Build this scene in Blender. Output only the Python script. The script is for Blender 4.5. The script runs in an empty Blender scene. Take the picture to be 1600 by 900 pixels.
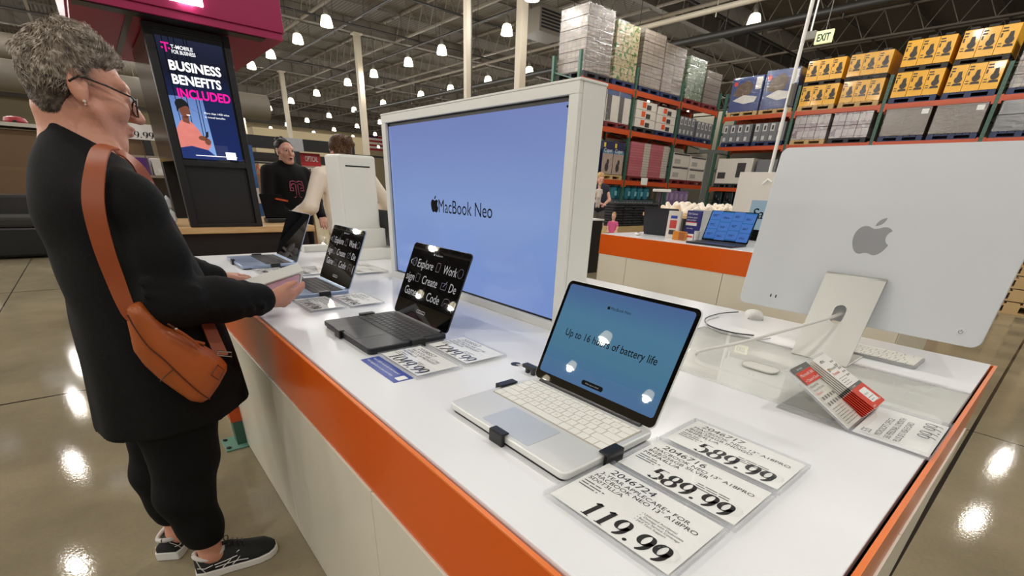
import bpy, bmesh, math, random
import numpy as np
from mathutils import Vector, Matrix
random.seed(7); rng = np.random.default_rng(5)
PI = math.pi
SC = bpy.context.scene
COL = SC.collection

# ------------------------------------------------------------------ camera
cam_d = bpy.data.cameras.new('camera'); cam = bpy.data.objects.new('camera', cam_d); COL.objects.link(cam)
RC = ((0.7657475818606113, -0.6420071088652033, 0.03817738913504999),
      (-0.24724430676726758, -0.3486581746869033, -0.904050734193148),
      (0.5937178569369457, 0.6828355214768339, -0.42571675673346576))      # rows: image right, image down, forward
FPX, PPX, PPY = 710.30, 800.0, 627.66
CAM = Vector((0, 0, 1.186))
r_, d_, f_ = (Vector(v) for v in RC)
m = Matrix((r_, -d_, -f_)).transposed().to_4x4(); m.translation = CAM
cam.matrix_world = m
cam_d.sensor_fit = 'HORIZONTAL'; cam_d.sensor_width = 36.0
cam_d.lens = FPX / 1600 * 36.0
cam_d.shift_x = 0.0
cam_d.shift_y = (PPY - 450.0) / 1600.0
cam_d.clip_start = 0.02; cam_d.clip_end = 300
SC.camera = cam

# ------------------------------------------------------------------ light and exposure
w = bpy.data.worlds.new('world'); SC.world = w; w.use_nodes = True
bg = w.node_tree.nodes['Background']; bg.inputs[0].default_value = (1.0, 0.96, 0.90, 1); bg.inputs[1].default_value = 0.20
LAMP_W = 110.0          # each high-bay lamp
LAMP_COL = (1.0, 0.97, 0.925)
SC.view_settings.view_transform = 'Standard'; SC.view_settings.look = 'None'
SC.view_settings.exposure = 0.0; SC.view_settings.gamma = 1.0; SC.view_settings.use_curve_mapping = False
try:
    SC.cycles.use_denoising = True
    SC.cycles.max_bounces = 6; SC.cycles.transparent_max_bounces = 16
    SC.cycles.sample_clamp_indirect = 4.0
except Exception: pass

def ray(x, y):
    a, b = (x - PPX) / FPX, (y - PPY) / FPX
    return r_ * a + d_ * b + f_
def atz(x, y, z): d = ray(x, y); return CAM + d * ((z - CAM.z) / d.z)
def aty(x, y, Y): d = ray(x, y); return CAM + d * (Y / d.y)
def atx(x, y, X): d = ray(x, y); return CAM + d * (X / d.x)

# ------------------------------------------------------------------ materials
def lin(c):
    return tuple(((v / 255) / 12.92 if v / 255 <= .04045 else ((v / 255 + .055) / 1.055) ** 2.4) for v in c) + (1,)
MATS = {}
def mat(name, rgb, rough=.5, metal=0.0, var=.06, scale=14.0, bump=0.0, bscale=120.0, emit=None, estr=0.0, coat=0.0, spec=.5, sub=0.0):
    if name in MATS: return MATS[name]
    m = bpy.data.materials.new(name); m.use_nodes = True; MATS[name] = m
    nt = m.node_tree; b = nt.nodes['Principled BSDF']
    c = lin(rgb)
    b.inputs['Roughness'].default_value = rough; b.inputs['Metallic'].default_value = metal
    b.inputs['Specular IOR Level'].default_value = spec
    b.inputs['Coat Weight'].default_value = coat; b.inputs['Coat Roughness'].default_value = .08
    if sub: b.inputs['Subsurface Weight'].default_value = sub; b.inputs['Subsurface Radius'].default_value = (.012, .005, .003); b.inputs['Subsurface Scale'].default_value = .5
    tc = nt.nodes.new('ShaderNodeTexCoord')
    if var > 0:
        n = nt.nodes.new('ShaderNodeTexNoise'); n.inputs['Scale'].default_value = scale; n.inputs['Detail'].default_value = 4
        nt.links.new(tc.outputs['Object'], n.inputs['Vector'])
        mx = nt.nodes.new('ShaderNodeMix'); mx.data_type = 'RGBA'
        mx.inputs[6].default_value = tuple(v * (1 - var) for v in c[:3]) + (1,)
        mx.inputs[7].default_value = tuple(min(1, v * (1 + var)) for v in c[:3]) + (1,)
        nt.links.new(n.outputs['Fac'], mx.inputs[0]); nt.links.new(mx.outputs[2], b.inputs['Base Color'])
    else: b.inputs['Base Color'].default_value = c
    if bump:
        n2 = nt.nodes.new('ShaderNodeTexNoise'); n2.inputs['Scale'].default_value = bscale; n2.inputs['Detail'].default_value = 3
        nt.links.new(tc.outputs['Object'], n2.inputs['Vector'])
        bp = nt.nodes.new('ShaderNodeBump'); bp.inputs['Strength'].default_value = bump; bp.inputs['Distance'].default_value = .004
        nt.links.new(n2.outputs['Fac'], bp.inputs['Height']); nt.links.new(bp.outputs['Normal'], b.inputs['Normal'])
    if emit is not None:
        b.inputs['Emission Color'].default_value = lin(emit); b.inputs['Emission Strength'].default_value = estr
    return m

def clear_mat(name, tint=(255, 255, 255), gloss=.12, rough=.02):
    """thin clear acrylic: transparent with a fresnel gloss"""
    if name in MATS: return MATS[name]
    m = bpy.data.materials.new(name); m.use_nodes = True; MATS[name] = m
    nt = m.node_tree; nt.nodes.remove(nt.nodes['Principled BSDF']); out = nt.nodes['Material Output']
    t = nt.nodes.new('ShaderNodeBsdfTransparent'); t.inputs[0].default_value = lin(tint)
    g = nt.nodes.new('ShaderNodeBsdfGlossy'); g.inputs['Roughness'].default_value = rough
    lw = nt.nodes.new('ShaderNodeFresnel'); lw.inputs[0].default_value = 1.45
    mx = nt.nodes.new('ShaderNodeMixShader')
    ge = nt.nodes.new('ShaderNodeNewGeometry'); fb = nt.nodes.new('ShaderNodeMath'); fb.operation = 'SUBTRACT'; fb.inputs[0].default_value = 1.0; nt.links.new(ge.outputs['Backfacing'], fb.inputs[1])
    fm = nt.nodes.new('ShaderNodeMath'); fm.operation = 'MULTIPLY'; fm.name = 'gloss_amount'; nt.links.new(lw.outputs[0], fm.inputs[0]); nt.links.new(fb.outputs[0], fm.inputs[1])
    nt.links.new(fm.outputs[0], mx.inputs[0]); nt.links.new(t.outputs[0], mx.inputs[1]); nt.links.new(g.outputs[0], mx.inputs[2])
    nt.links.new(mx.outputs[0], out.inputs[0]); return m

def screen_mat(name, stops, strength=1.0, axis='Y', rough=.018, base=(6, 6, 8), lo=0.0, hi=1.0):
    """a lit display: colour ramp along a generated axis, glossy front glass"""
    if name in MATS: return MATS[name]
    m = bpy.data.materials.new(name); m.use_nodes = True; MATS[name] = m
    nt = m.node_tree; b = nt.nodes['Principled BSDF']; b.inputs['Base Color'].default_value = lin(base); b.inputs['Roughness'].default_value = rough
    tc = nt.nodes.new('ShaderNodeTexCoord'); sp = nt.nodes.new('ShaderNodeSeparateXYZ'); nt.links.new(tc.outputs['Generated'], sp.inputs[0])
    cr = nt.nodes.new('ShaderNodeValToRGB'); nt.links.new(sp.outputs[axis], cr.inputs[0])
    e = cr.color_ramp.elements
    while len(e) < len(stops): e.new(.5)
    for k, (p, c) in enumerate(stops): e[k].position = p; e[k].color = lin(c)
    nt.links.new(cr.outputs[0], b.inputs['Emission Color']); b.inputs['Emission Strength'].default_value = strength
    return m

def brick_mat(name, c1, c2, mort, bw=.4, bh=.2, ms=.006, rough=.35, coat=.5, axes='XZ', extra=None, bump=.25):
    """stacked cartons or cases seen through stretch film"""
    if name in MATS: return MATS[name]
    m = bpy.data.materials.new(name); m.use_nodes = True; MATS[name] = m
    nt = m.node_tree; b = nt.nodes['Principled BSDF']; b.inputs['Roughness'].default_value = rough; b.inputs['Coat Weight'].default_value = coat; b.inputs['Coat Roughness'].default_value = .12
    tc = nt.nodes.new('ShaderNodeTexCoord'); sp = nt.nodes.new('ShaderNodeSeparateXYZ'); nt.links.new(tc.outputs['Object'], sp.inputs[0])
    ad = nt.nodes.new('ShaderNodeMath'); ad.operation = 'ADD'; nt.links.new(sp.outputs['X'], ad.inputs[0]); nt.links.new(sp.outputs['Y'], ad.inputs[1])
    cb = nt.nodes.new('ShaderNodeCombineXYZ'); nt.links.new(ad.outputs[0], cb.inputs['X']); nt.links.new(sp.outputs['Z'], cb.inputs['Y'])
    br = nt.nodes.new('ShaderNodeTexBrick'); br.offset = 0.0; nt.links.new(cb.outputs[0], br.inputs['Vector'])
    br.inputs['Color1'].default_value = lin(c1); br.inputs['Color2'].default_value = lin(c2); br.inputs['Mortar'].default_value = lin(mort)
    br.inputs['Scale'].default_value = 1.0; br.inputs['Mortar Size'].default_value = ms; br.inputs['Brick Width'].default_value = bw; br.inputs['Row Height'].default_value = bh
    br.inputs['Mortar Smooth'].default_value = .1
    n = nt.nodes.new('ShaderNodeTexNoise'); n.inputs['Scale'].default_value = 22; n.inputs['Detail'].default_value = 3; nt.links.new(cb.outputs[0], n.inputs['Vector'])
    mx = nt.nodes.new('ShaderNodeMix'); mx.data_type = 'RGBA'; mx.blend_type = 'MULTIPLY'; mx.inputs[0].default_value = .55
    nt.links.new(br.outputs['Color'], mx.inputs[6]); nt.links.new(n.outputs['Color'], mx.inputs[7])
    last = mx.outputs[2]
    if extra:                                   # printed blotches in the middle of every carton
        ec, th = extra
        n3 = nt.nodes.new('ShaderNodeTexNoise'); n3.inputs['Scale'].default_value = 9; n3.inputs['Detail'].default_value = 2; nt.links.new(cb.outputs[0], n3.inputs['Vector'])
        gt = nt.nodes.new('ShaderNodeMath'); gt.operation = 'GREATER_THAN'; gt.inputs[1].default_value = th; nt.links.new(n3.outputs['Fac'], gt.inputs[0])
        m2 = nt.nodes.new('ShaderNodeMix'); m2.data_type = 'RGBA'; m2.inputs[7].default_value = lin(ec)
        nt.links.new(gt.outputs[0], m2.inputs[0]); nt.links.new(last, m2.inputs[6]); last = m2.outputs[2]
    nt.links.new(last, b.inputs['Base Color'])
    bp = nt.nodes.new('ShaderNodeBump'); bp.inputs['Strength'].default_value = bump; bp.inputs['Distance'].default_value = .02
    n4 = nt.nodes.new('ShaderNodeTexNoise'); n4.inputs['Scale'].default_value = 9; n4.inputs['Detail'].default_value = 4; nt.links.new(tc.outputs['Object'], n4.inputs['Vector'])
    nt.links.new(n4.outputs['Fac'], bp.inputs['Height']); nt.links.new(bp.outputs['Normal'], b.inputs['Normal']); nt.links.new(bp.outputs['Normal'], b.inputs['Coat Normal'])
    return m

# ------------------------------------------------------------------ mesh builder
def V(*a): return Vector(a[0] if len(a) == 1 else a)
def rrect(w, h, r, n=6, cx=0, cy=0):
    out = []
    for (sx, sy, a0) in ((1, 1, 0), (-1, 1, 90), (-1, -1, 180), (1, -1, 270)):
        for k in range(n + 1):
            a = math.radians(a0 + 90 * k / n)
            out.append((cx + sx * (w / 2 - r) + r * math.cos(a), cy + sy * (h / 2 - r) + r * math.sin(a)))
    return out
class MB:
    def __init__(s): s.v = []; s.f = []; s.mi = []
    def add(s, vs, fs, mi=0, M=None):
        o = len(s.v)
        s.v += [tuple(M @ V(p)) if M is not None else tuple(p) for p in vs]
        s.f += [tuple(i + o for i in f) for f in fs]; s.mi += [mi] * len(fs); return s
    def box(s, x0, x1, y0, y1, z0, z1, mi=0, M=None):
        vs = [(x, y, z) for z in (z0, z1) for y in (y0, y1) for x in (x0, x1)]
        return s.add(vs, [(0, 2, 3, 1), (4, 5, 7, 6), (0, 1, 5, 4), (2, 6, 7, 3), (0, 4, 6, 2), (1, 3, 7, 5)], mi, M)
    def bar(s, a, b, w, h, up=(0, 0, 1), mi=0):
        a, b = V(a), V(b); t = (b - a).normalized(); u = V(up)
        if abs(t.dot(u)) > .98: u = V(1, 0, 0)
        sd = t.cross(u).normalized(); u = sd.cross(t).normalized()
        vs = [p + sd * (sx * w / 2) + u * (sz * h / 2) for p in (a, b) for (sx, sz) in ((-1, -1), (1, -1), (1, 1), (-1, 1))]
        return s.add(vs, [(0, 1, 2, 3), (7, 6, 5, 4), (0, 4, 5, 1), (1, 5, 6, 2), (2, 6, 7, 3), (3, 7, 4, 0)], mi)
    def prism(s, poly, z0, z1, mi=0, M=None):
        n = len(poly)
        vs = [(x, y, z0) for x, y in poly] + [(x, y, z1) for x, y in poly]
        fs = [tuple(range(n - 1, -1, -1)), tuple(range(n, 2 * n))] + [(k, (k + 1) % n, n + (k + 1) % n, n + k) for k in range(n)]
        return s.add(vs, fs, mi, M)
    def tube(s, pts, r, n=8, mi=0, caps=True, flat=1.0, up=None):
        pts = [V(p) for p in pts]; rr = r if isinstance(r, (list, tuple)) else [r] * len(pts)
        vs = []; nrm = None
        for i, p in enumerate(pts):
            t = (pts[min(i + 1, len(pts) - 1)] - pts[max(i - 1, 0)]).normalized()
            if nrm is None:
                nrm = V(up) if up is not None else V(0, 0, 1)
                if abs(nrm.dot(t)) > .95: nrm = V(1, 0, 0)
            nrm = (nrm - t * nrm.dot(t)).normalized(); bn = t.cross(nrm)
            vs += [p + (nrm * math.cos(2 * PI * k / n) * flat + bn * math.sin(2 * PI * k / n)) * rr[i] for k in range(n)]
        fs = [(i * n + k, i * n + (k + 1) % n, (i + 1) * n + (k + 1) % n, (i + 1) * n + k) for i in range(len(pts) - 1) for k in range(n)]
        if caps: fs += [tuple(range(n - 1, -1, -1)), tuple(range((len(pts) - 1) * n, len(pts) * n))]
        return s.add(vs, fs, mi)
    def cyl(s, a, b, r0, r1=None, n=16, mi=0): return s.tube([a, b], [r0, r0 if r1 is None else r1], n, mi)
    def lathe(s, prof, n=20, mi=0, M=None):
        vs = [(r * math.cos(2 * PI * k / n), r * math.sin(2 * PI * k / n), z) for r, z in prof for k in range(n)]
        fs = [(i * n + k, i * n + (k + 1) % n, (i + 1) * n + (k + 1) % n, (i + 1) * n + k) for i in range(len(prof) - 1) for k in range(n)]
        fs += [tuple(range(n - 1, -1, -1)), tuple(range((len(prof) - 1) * n, len(prof) * n))]
        return s.add(vs, fs, mi, M)
    def ball(s, c, r, n=12, mi=0, M=None):
        rx, ry, rz = (r, r, r) if not isinstance(r, (tuple, list)) else r
        vs = []; h = n // 2
        for i in range(h + 1):
            a = PI * i / h
            vs += [(c[0] + rx * math.sin(a) * math.cos(2 * PI * k / n), c[1] + ry * math.sin(a) * math.sin(2 * PI * k / n), c[2] + rz * math.cos(a)) for k in range(n)]
        fs = [((i + 1) * n + k, (i + 1) * n + (k + 1) % n, i * n + (k + 1) % n, i * n + k) for i in range(h) for k in range(n)]
        return s.add(vs, fs, mi, M)
    def ribbon(s, pts, nrms, w, th, mi=0):
        pts = [V(p) for p in pts]; vs = []; ww = w if isinstance(w, (list, tuple)) else [w] * len(pts)
        for i, p in enumerate(pts):
            t = (pts[min(i + 1, len(pts) - 1)] - pts[max(i - 1, 0)]).normalized(); n = V(nrms[i]); n = (n - t * n.dot(t)).normalized(); b = t.cross(n)
            vs += [p + b * (sx * ww[i] / 2) + n * (sz * th / 2) for sx, sz in ((-1, -1), (1, -1), (1, 1), (-1, 1))]
        L = len(pts)
        fs = [(i * 4 + k, i * 4 + (k + 1) % 4, (i + 1) * 4 + (k + 1) % 4, (i + 1) * 4 + k) for i in range(L - 1) for k in range(4)]
        fs += [(3, 2, 1, 0), (L * 4 - 4, L * 4 - 3, L * 4 - 2, L * 4 - 1)]
        return s.add(vs, fs, mi)
    def poly(s, pts, mi=0, M=None): return s.add(pts, [tuple(range(len(pts)))], mi, M)
    def obj(s, name, mats, parent=None, smooth=False, bevel=0.0, loc=None):
        me = bpy.data.meshes.new(name); me.from_pydata(s.v, [], s.f)
        mats = mats if isinstance(mats, (list, tuple)) else [mats]
        for m in mats: me.materials.append(m)
        if len(mats) > 1: me.polygons.foreach_set('material_index', s.mi)
        me.update()
        bm = bmesh.new(); bm.from_mesh(me); bmesh.ops.recalc_face_normals(bm, faces=bm.faces); bm.to_mesh(me); bm.free()
        if smooth is True: me.polygons.foreach_set('use_smooth', [True] * len(me.polygons))
        elif smooth: me.set_sharp_from_angle(angle=math.radians(smooth)); me.polygons.foreach_set('use_smooth', [True] * len(me.polygons)); me.set_sharp_from_angle(angle=math.radians(smooth))
        o = bpy.data.objects.new(name, me); COL.objects.link(o)
        if parent: o.parent = parent
        if loc: o.location = loc
        if bevel:
            b = o.modifiers.new('bevel', 'BEVEL'); b.width = bevel; b.segments = 2; b.limit_method = 'ANGLE'; b.angle_limit = math.radians(40)
        return o
def tag(o, label=None, cat=None, group=None, kind=None):
    if label: o['label'] = label
    if cat: o['category'] = cat
    if group: o['group'] = group
    if kind: o['kind'] = kind
    return o
def thing(name, label, cat, loc=(0, 0, 0), rz=0.0, group=None, rot=None):
    o = bpy.data.objects.new(name, None); COL.objects.link(o); o.location = loc; o.rotation_euler = rot if rot else (0, 0, rz)
    o.empty_display_size = .05
    return tag(o, label, cat, group)
def dup(root, loc, rz=None, label=None, group=None):
    r = root.copy(); COL.objects.link(r); r.location = loc
    if rz is not None: r.rotation_euler = (0, 0, rz)
    if label: r['label'] = label
    if group: r['group'] = group
    for ch in list(root.children):
        c = ch.copy(); COL.objects.link(c); c.parent = r
        for g in list(ch.children):
            d = g.copy(); COL.objects.link(d); d.parent = c
    return r
def lab(o, l): o['label'] = l; return o
def struct(o): o['kind'] = 'structure'; return o

# ------------------------------------------------------------------ lettering
_TX = {}
def text_geo(s, bold=0.0):
    k = (s, bold)
    if k not in _TX:
        cu = bpy.data.curves.new('t', 'FONT'); cu.body = s; cu.size = 1.0; cu.resolution_u = 3; cu.offset = bold
        o = bpy.data.objects.new('t', cu); me = o.to_mesh()
        vs = [tuple(v.co) for v in me.vertices]; fs = [tuple(p.vertices) for p in me.polygons]
        o.to_mesh_clear(); bpy.data.objects.remove(o); bpy.data.curves.remove(cu)
        _TX[k] = (vs, fs)
    return _TX[k]
def text(mb, s, x, y, size, z=0.0, M=None, mi=0, align='L', sx=1.0, shear=0.0, bold=0.0, width=None):
    vs, fs = text_geo(s, bold)
    if not vs: return mb
    x0 = min(v[0] for v in vs); x1 = max(v[0] for v in vs); wd = (x1 - x0) * size * sx
    if width: sx *= width / wd; wd = width
    off = {'L': 0, 'C': -wd / 2, 'R': -wd}[align]
    return mb.add([(x + off + ((v[0] - x0) * sx + v[1] * shear) * size, y + v[1] * size, z) for v in vs], fs, mi, M)

def arcpts(cx, cy, rx, ry, a0, a1, n=14): return [(cx + rx * math.cos(math.radians(a0 + (a1 - a0) * k / n)), cy + ry * math.sin(math.radians(a0 + (a1 - a0) * k / n))) for k in range(n + 1)]
DIG = {
 '0': [arcpts(.3, .5, .25, .5, 90, 450, 28)],
 '1': [[(.30, 1.0), (.30, 0)], [(.12, .86), (.30, 1.0)], [(.12, 0), (.48, 0)]],
 '2': [arcpts(.29, .72, .22, .28, 165, -30, 16) + [(.06, .03)], [(.06, .04), (.52, .04)]],
 '4': [[(.40, 1.0), (.40, 0)], [(.40, 1.0), (.03, .3)], [(.03, .3), (.56, .3)], [(.26, 0), (.54, 0)]],
 '5': [[(.50, .97), (.14, .97)], [(.14, .97), (.10, .52)], [(.10, .52)] + arcpts(.27, .31, .24, .31, 125, -140, 18)],
 '8': [arcpts(.3, .75, .19, .25, 90, 450, 24), arcpts(.3, .26, .24, .27, 90, 450, 24)],
 '9': [arcpts(.28, .68, .22, .32, 0, 360, 26), [(.50, .68)] + [(.5, .62)] + arcpts(.2, .45, .3, .45, 10, -75, 12)],
 '3': [arcpts(.26, .75, .2, .25, 150, -90, 16), arcpts(.26, .26, .25, .27, 90, -150, 18)],
 '6': [arcpts(.3, .32, .22, .32, 0, 360, 26), [(.08, .32), (.08, .4)] + arcpts(.38, .55, .3, .45, 190, 105, 12)],
 '7': [[(.04, .97), (.52, .97)], [(.5, .97), (.22, 0)]],
}
def digits(mb, s, x, y, h, z=0.0, M=None, mi=0, sx=1.0, shear=.18, thick=.15, thin=.035, width=None, space=.66):
    """heavy price numerals drawn with a broad pen: thick stems, thin horizontals"""
    if width: sx = width / (h * (sum(space if c != '.' else .34 for c in s)))
    cx = 0.0
    def P(px, py): return (x + (px * sx + py * shear) * h, y + py * h, z)
    for c in s:
        if c == '.':
            pts = arcpts(.14, .08, .085, .085, 0, 360, 12)[:-1]; mb.add([P(cx + a, b) for a, b in pts], [tuple(range(len(pts)))], mi, M); cx += .34; continue
        for st in DIG[c]:
            L = []; R = []
            for i, p in enumerate(st):
                a = st[max(i - 1, 0)]; b = st[min(i + 1, len(st) - 1)]
                if len(st) > 8 and st[0] == st[-1] or (len(st) > 8 and abs(st[0][0] - st[-1][0]) + abs(st[0][1] - st[-1][1]) < 1e-6):
                    if i == 0: a = st[-2]
                    if i == len(st) - 1: b = st[1]
                dx, dy = b[0] - a[0], b[1] - a[1]; l = math.hypot(dx, dy) or 1
                wv = (thin + (thick - thin) * abs(dy / l) ** 1.5) / 2
                L.append((cx + p[0] - dy / l * wv, p[1] + dx / l * wv)); R.append((cx + p[0] + dy / l * wv, p[1] - dx / l * wv))
            n = len(L)
            mb.add([P(*p) for p in L + R], [(i, i + 1, n + i + 1, n + i) for i in range(n - 1)], mi, M)
        cx += space
    return mb
def fine_lines(mb, x, y, w, n, lh, z=0.0, M=None, mi=0, th=.35, seed=1):
    """print too small to read: broken rules"""
    rg = random.Random(seed)
    for k in range(n):
        px = x; end = x + w * rg.uniform(.6, 1)
        while px < end:
            l = rg.uniform(1.2, 4.5) * lh
            e = min(px + l, end); mb.add([(px, y - k * lh, z), (e, y - k * lh, z), (e, y - k * lh + lh * th, z), (px, y - k * lh + lh * th, z)], [(0, 1, 2, 3)], mi, M); px = e + lh * .45
    return mb
def bez(p0, p1, p2, p3, n=8):
    return [tuple((1 - t) ** 3 * a + 3 * (1 - t) ** 2 * t * b + 3 * (1 - t) * t * t * c + t ** 3 * d for a, b, c, d in zip(p0, p1, p2, p3)) for t in [k / n for k in range(n)]]
def apple_polys():
    """bitten-fruit emblem, unit height about 1, centred"""
    body = []
    seg = [((0, .30), (.10, .30), (.17, .37), (.28, .37)), ((.28, .37), (.36, .37), (.43, .33), (.47, .27)), ((.47, .27), (.31, .17), (.33, -.07), (.50, -.14)),
           ((.50, -.14), (.44, -.32), (.32, -.48), (.20, -.48)), ((.20, -.48), (.12, -.48), (.10, -.43), (0, -.43)), ((0, -.43), (-.10, -.43), (-.13, -.48), (-.20, -.48)),
           ((-.20, -.48), (-.36, -.48), (-.50, -.20), (-.50, .02)), ((-.50, .02), (-.50, .26), (-.36, .37), (-.24, .37)), ((-.24, .37), (-.14, .37), (-.08, .30), (0, .30))]
    for sg in seg: body += bez(*sg)
    leaf = bez((-.02, .38), (-.02, .50), (.08, .62), (.22, .64)) + bez((.22, .64), (.22, .52), (.12, .39), (-.02, .38))
    return body, leaf
def tri_poly(poly):
    from mathutils.geometry import tessellate_polygon
    return tessellate_polygon([[V(p[0], p[1], 0) for p in poly]])
def emblem(mb, x, y, h, z=0.0, M=None, mi=0):
    for poly in apple_polys():
        mb.add([(x + a * h * .88, y + b * h * .88, z) for a, b in poly], [tuple(t) for t in tri_poly(poly)], mi, M)
    return mb
# ================================================================== building
def floor_mat():
    m = mat('polished_concrete', (152, 144, 130), rough=.2, var=0, spec=.13); nt = m.node_tree; b = nt.nodes['Principled BSDF']
    tc = nt.nodes.new('ShaderNodeTexCoord'); sp = nt.nodes.new('ShaderNodeSeparateXYZ'); nt.links.new(tc.outputs['Object'], sp.inputs[0])
    n1 = nt.nodes.new('ShaderNodeTexNoise'); n1.inputs['Scale'].default_value = 1.1; n1.inputs['Detail'].default_value = 8; n1.inputs['Roughness'].default_value = .65
    n2 = nt.nodes.new('ShaderNodeTexNoise'); n2.inputs['Scale'].default_value = 90; n2.inputs['Detail'].default_value = 3
    for n in (n1, n2): nt.links.new(tc.outputs['Object'], n.inputs['Vector'])
    cr = nt.nodes.new('ShaderNodeValToRGB'); nt.links.new(n1.outputs['Fac'], cr.inputs[0])
    cr.color_ramp.elements[0].position = .3; cr.color_ramp.elements[0].color = lin((134, 124, 101)); cr.color_ramp.elements[1].position = .72; cr.color_ramp.elements[1].color = lin((168, 155, 127))
    mx = nt.nodes.new('ShaderNodeMix'); mx.data_type = 'RGBA'; mx.blend_type = 'MULTIPLY'; mx.inputs[0].default_value = .28
    nt.links.new(cr.outputs[0], mx.inputs[6]); nt.links.new(n2.outputs['Color'], mx.inputs[7])
    def joint(axis, off, step, w):
        a = nt.nodes.new('ShaderNodeMath'); a.operation = 'ADD'; a.inputs[1].default_value = 500 * step - off; nt.links.new(sp.outputs[axis], a.inputs[0])
        q = nt.nodes.new('ShaderNodeMath'); q.operation = 'PINGPONG'; q.inputs[1].default_value = step / 2; nt.links.new(a.outputs[0], q.inputs[0])
        l = nt.nodes.new('ShaderNodeMath'); l.operation = 'LESS_THAN'; l.inputs[1].default_value = w; nt.links.new(q.outputs[0], l.inputs[0]); return l
    j1, j2 = joint('X', -.9, 4.5, .005), joint('Y', .03, 3.47, .009)
    mxj = nt.nodes.new('ShaderNodeMath'); mxj.operation = 'MAXIMUM'; nt.links.new(j1.outputs[0], mxj.inputs[0]); nt.links.new(j2.outputs[0], mxj.inputs[1])
    m3 = nt.nodes.new('ShaderNodeMix'); m3.data_type = 'RGBA'; m3.inputs[7].default_value = lin((48, 43, 38)); nt.links.new(mxj.outputs[0], m3.inputs[0]); nt.links.new(mx.outputs[2], m3.inputs[6])
    nt.links.new(m3.outputs[2], b.inputs['Base Color'])
    rr = nt.nodes.new('ShaderNodeMapRange'); rr.inputs[3].default_value = .03; rr.inputs[4].default_value = .08; nt.links.new(n1.outputs['Fac'], rr.inputs[0]); nt.links.new(rr.outputs[0], b.inputs['Roughness'])
    bp = nt.nodes.new('ShaderNodeBump'); bp.inputs['Strength'].default_value = .04; bp.inputs['Distance'].default_value = .004; nt.links.new(n2.outputs['Fac'], bp.inputs['Height']); nt.links.new(bp.outputs[0], b.inputs['Normal'])
    return m
struct(MB().box(-22, 62, -9, 92, -.15, 0).obj('floor', floor_mat()))
def deck_mat():
    m = mat('roof_deck', (82, 75, 65), rough=.7, var=0); nt = m.node_tree; b = nt.nodes['Principled BSDF']
    tc = nt.nodes.new('ShaderNodeTexCoord'); wv = nt.nodes.new('ShaderNodeTexWave'); wv.bands_direction = 'X'; wv.inputs['Scale'].default_value = 1.6; wv.inputs['Distortion'].default_value = 0
    nt.links.new(tc.outputs['Object'], wv.inputs['Vector'])
    bp = nt.nodes.new('ShaderNodeBump'); bp.inputs['Strength'].default_value = .6; bp.inputs['Distance'].default_value = .05
    nt.links.new(wv.outputs['Fac'], bp.inputs['Height']); nt.links.new(bp.outputs[0], b.inputs['Normal']); return m
CEIL = 9.6
struct(MB().box(-22, 62, -9, 92, CEIL, CEIL + .15).obj('ceiling', deck_mat()))
M_wall = mat('painted_block_wall', (172, 157, 126), rough=.8, var=.05, scale=.8)
M_wallr = mat('grey_block_wall', (160, 154, 138), rough=.85, var=.05, scale=.8)
M_joist = mat('joist_paint', (112, 103, 90), rough=.55, var=.08, scale=3)
M_dark = mat('dark_pipe', (34, 32, 30), rough=.5)
M_girder = mat('girder_paint', (88, 81, 71), rough=.6, var=.1, scale=1.5)
M_col = mat('column_paint', (164, 155, 138), rough=.5, var=.05, scale=2)
M_white = mat('white_paint', (228, 226, 220), rough=.45, var=.02)
struct(MB().box(-22, 62, 91.8, 92, 0, CEIL).obj('wall_back', M_wall))
struct(MB().box(61.8, 62, -9, 92, 0, CEIL).obj('wall_right', M_wall))
struct(MB().box(20.3, 20.45, -9, 12.6, 0, 4.3).obj('wall_partition', M_wallr)); struct(MB().box(13.0, 20.3, 12.45, 12.6, 0, 4.2).obj('wall_partition', M_wallr))
struct(MB().box(-22, -21.8, 12, 92, 0, CEIL).obj('wall_left', M_wall))
# columns on a 13.9 m grid, with girders over them
for y in (15.45, 29.3, 43.2, 57.1, 71.0, 84.9):
    c = MB(); c.box(13.0, 13.3, y - .15, y + .15, 0, 8.45); c.box(12.9, 13.4, y - .25, y + .25, 8.38, 8.45); c.box(12.85, 13.45, y - .3, y + .3, 0, .03)
    struct(c.obj('column', M_col, bevel=.01))
    g = MB(); g.box(-20, 61.8, y - .16, y + .16, 8.45, 8.5); g.box(-20, 61.8, y - .16, y + .16, 9.1, 9.15); g.box(-20, 61.8, y - .02, y + .02, 8.5, 9.1)
    for k in range(53): g.box(-19 + 1.5 * k - .02, -19 + 1.5 * k + .02, y - .15, y + .15, 8.5, 9.1)
    struct(g.obj('roof_girder', M_girder))
c = MB(); c.box(10.7, 10.88, 15.36, 15.54, 0, 8.45); c.box(10.9, 10.96, 15.40, 15.46, 0, 8.45, 1); struct(c.obj('column', [M_col, M_dark], bevel=.01))
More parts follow.
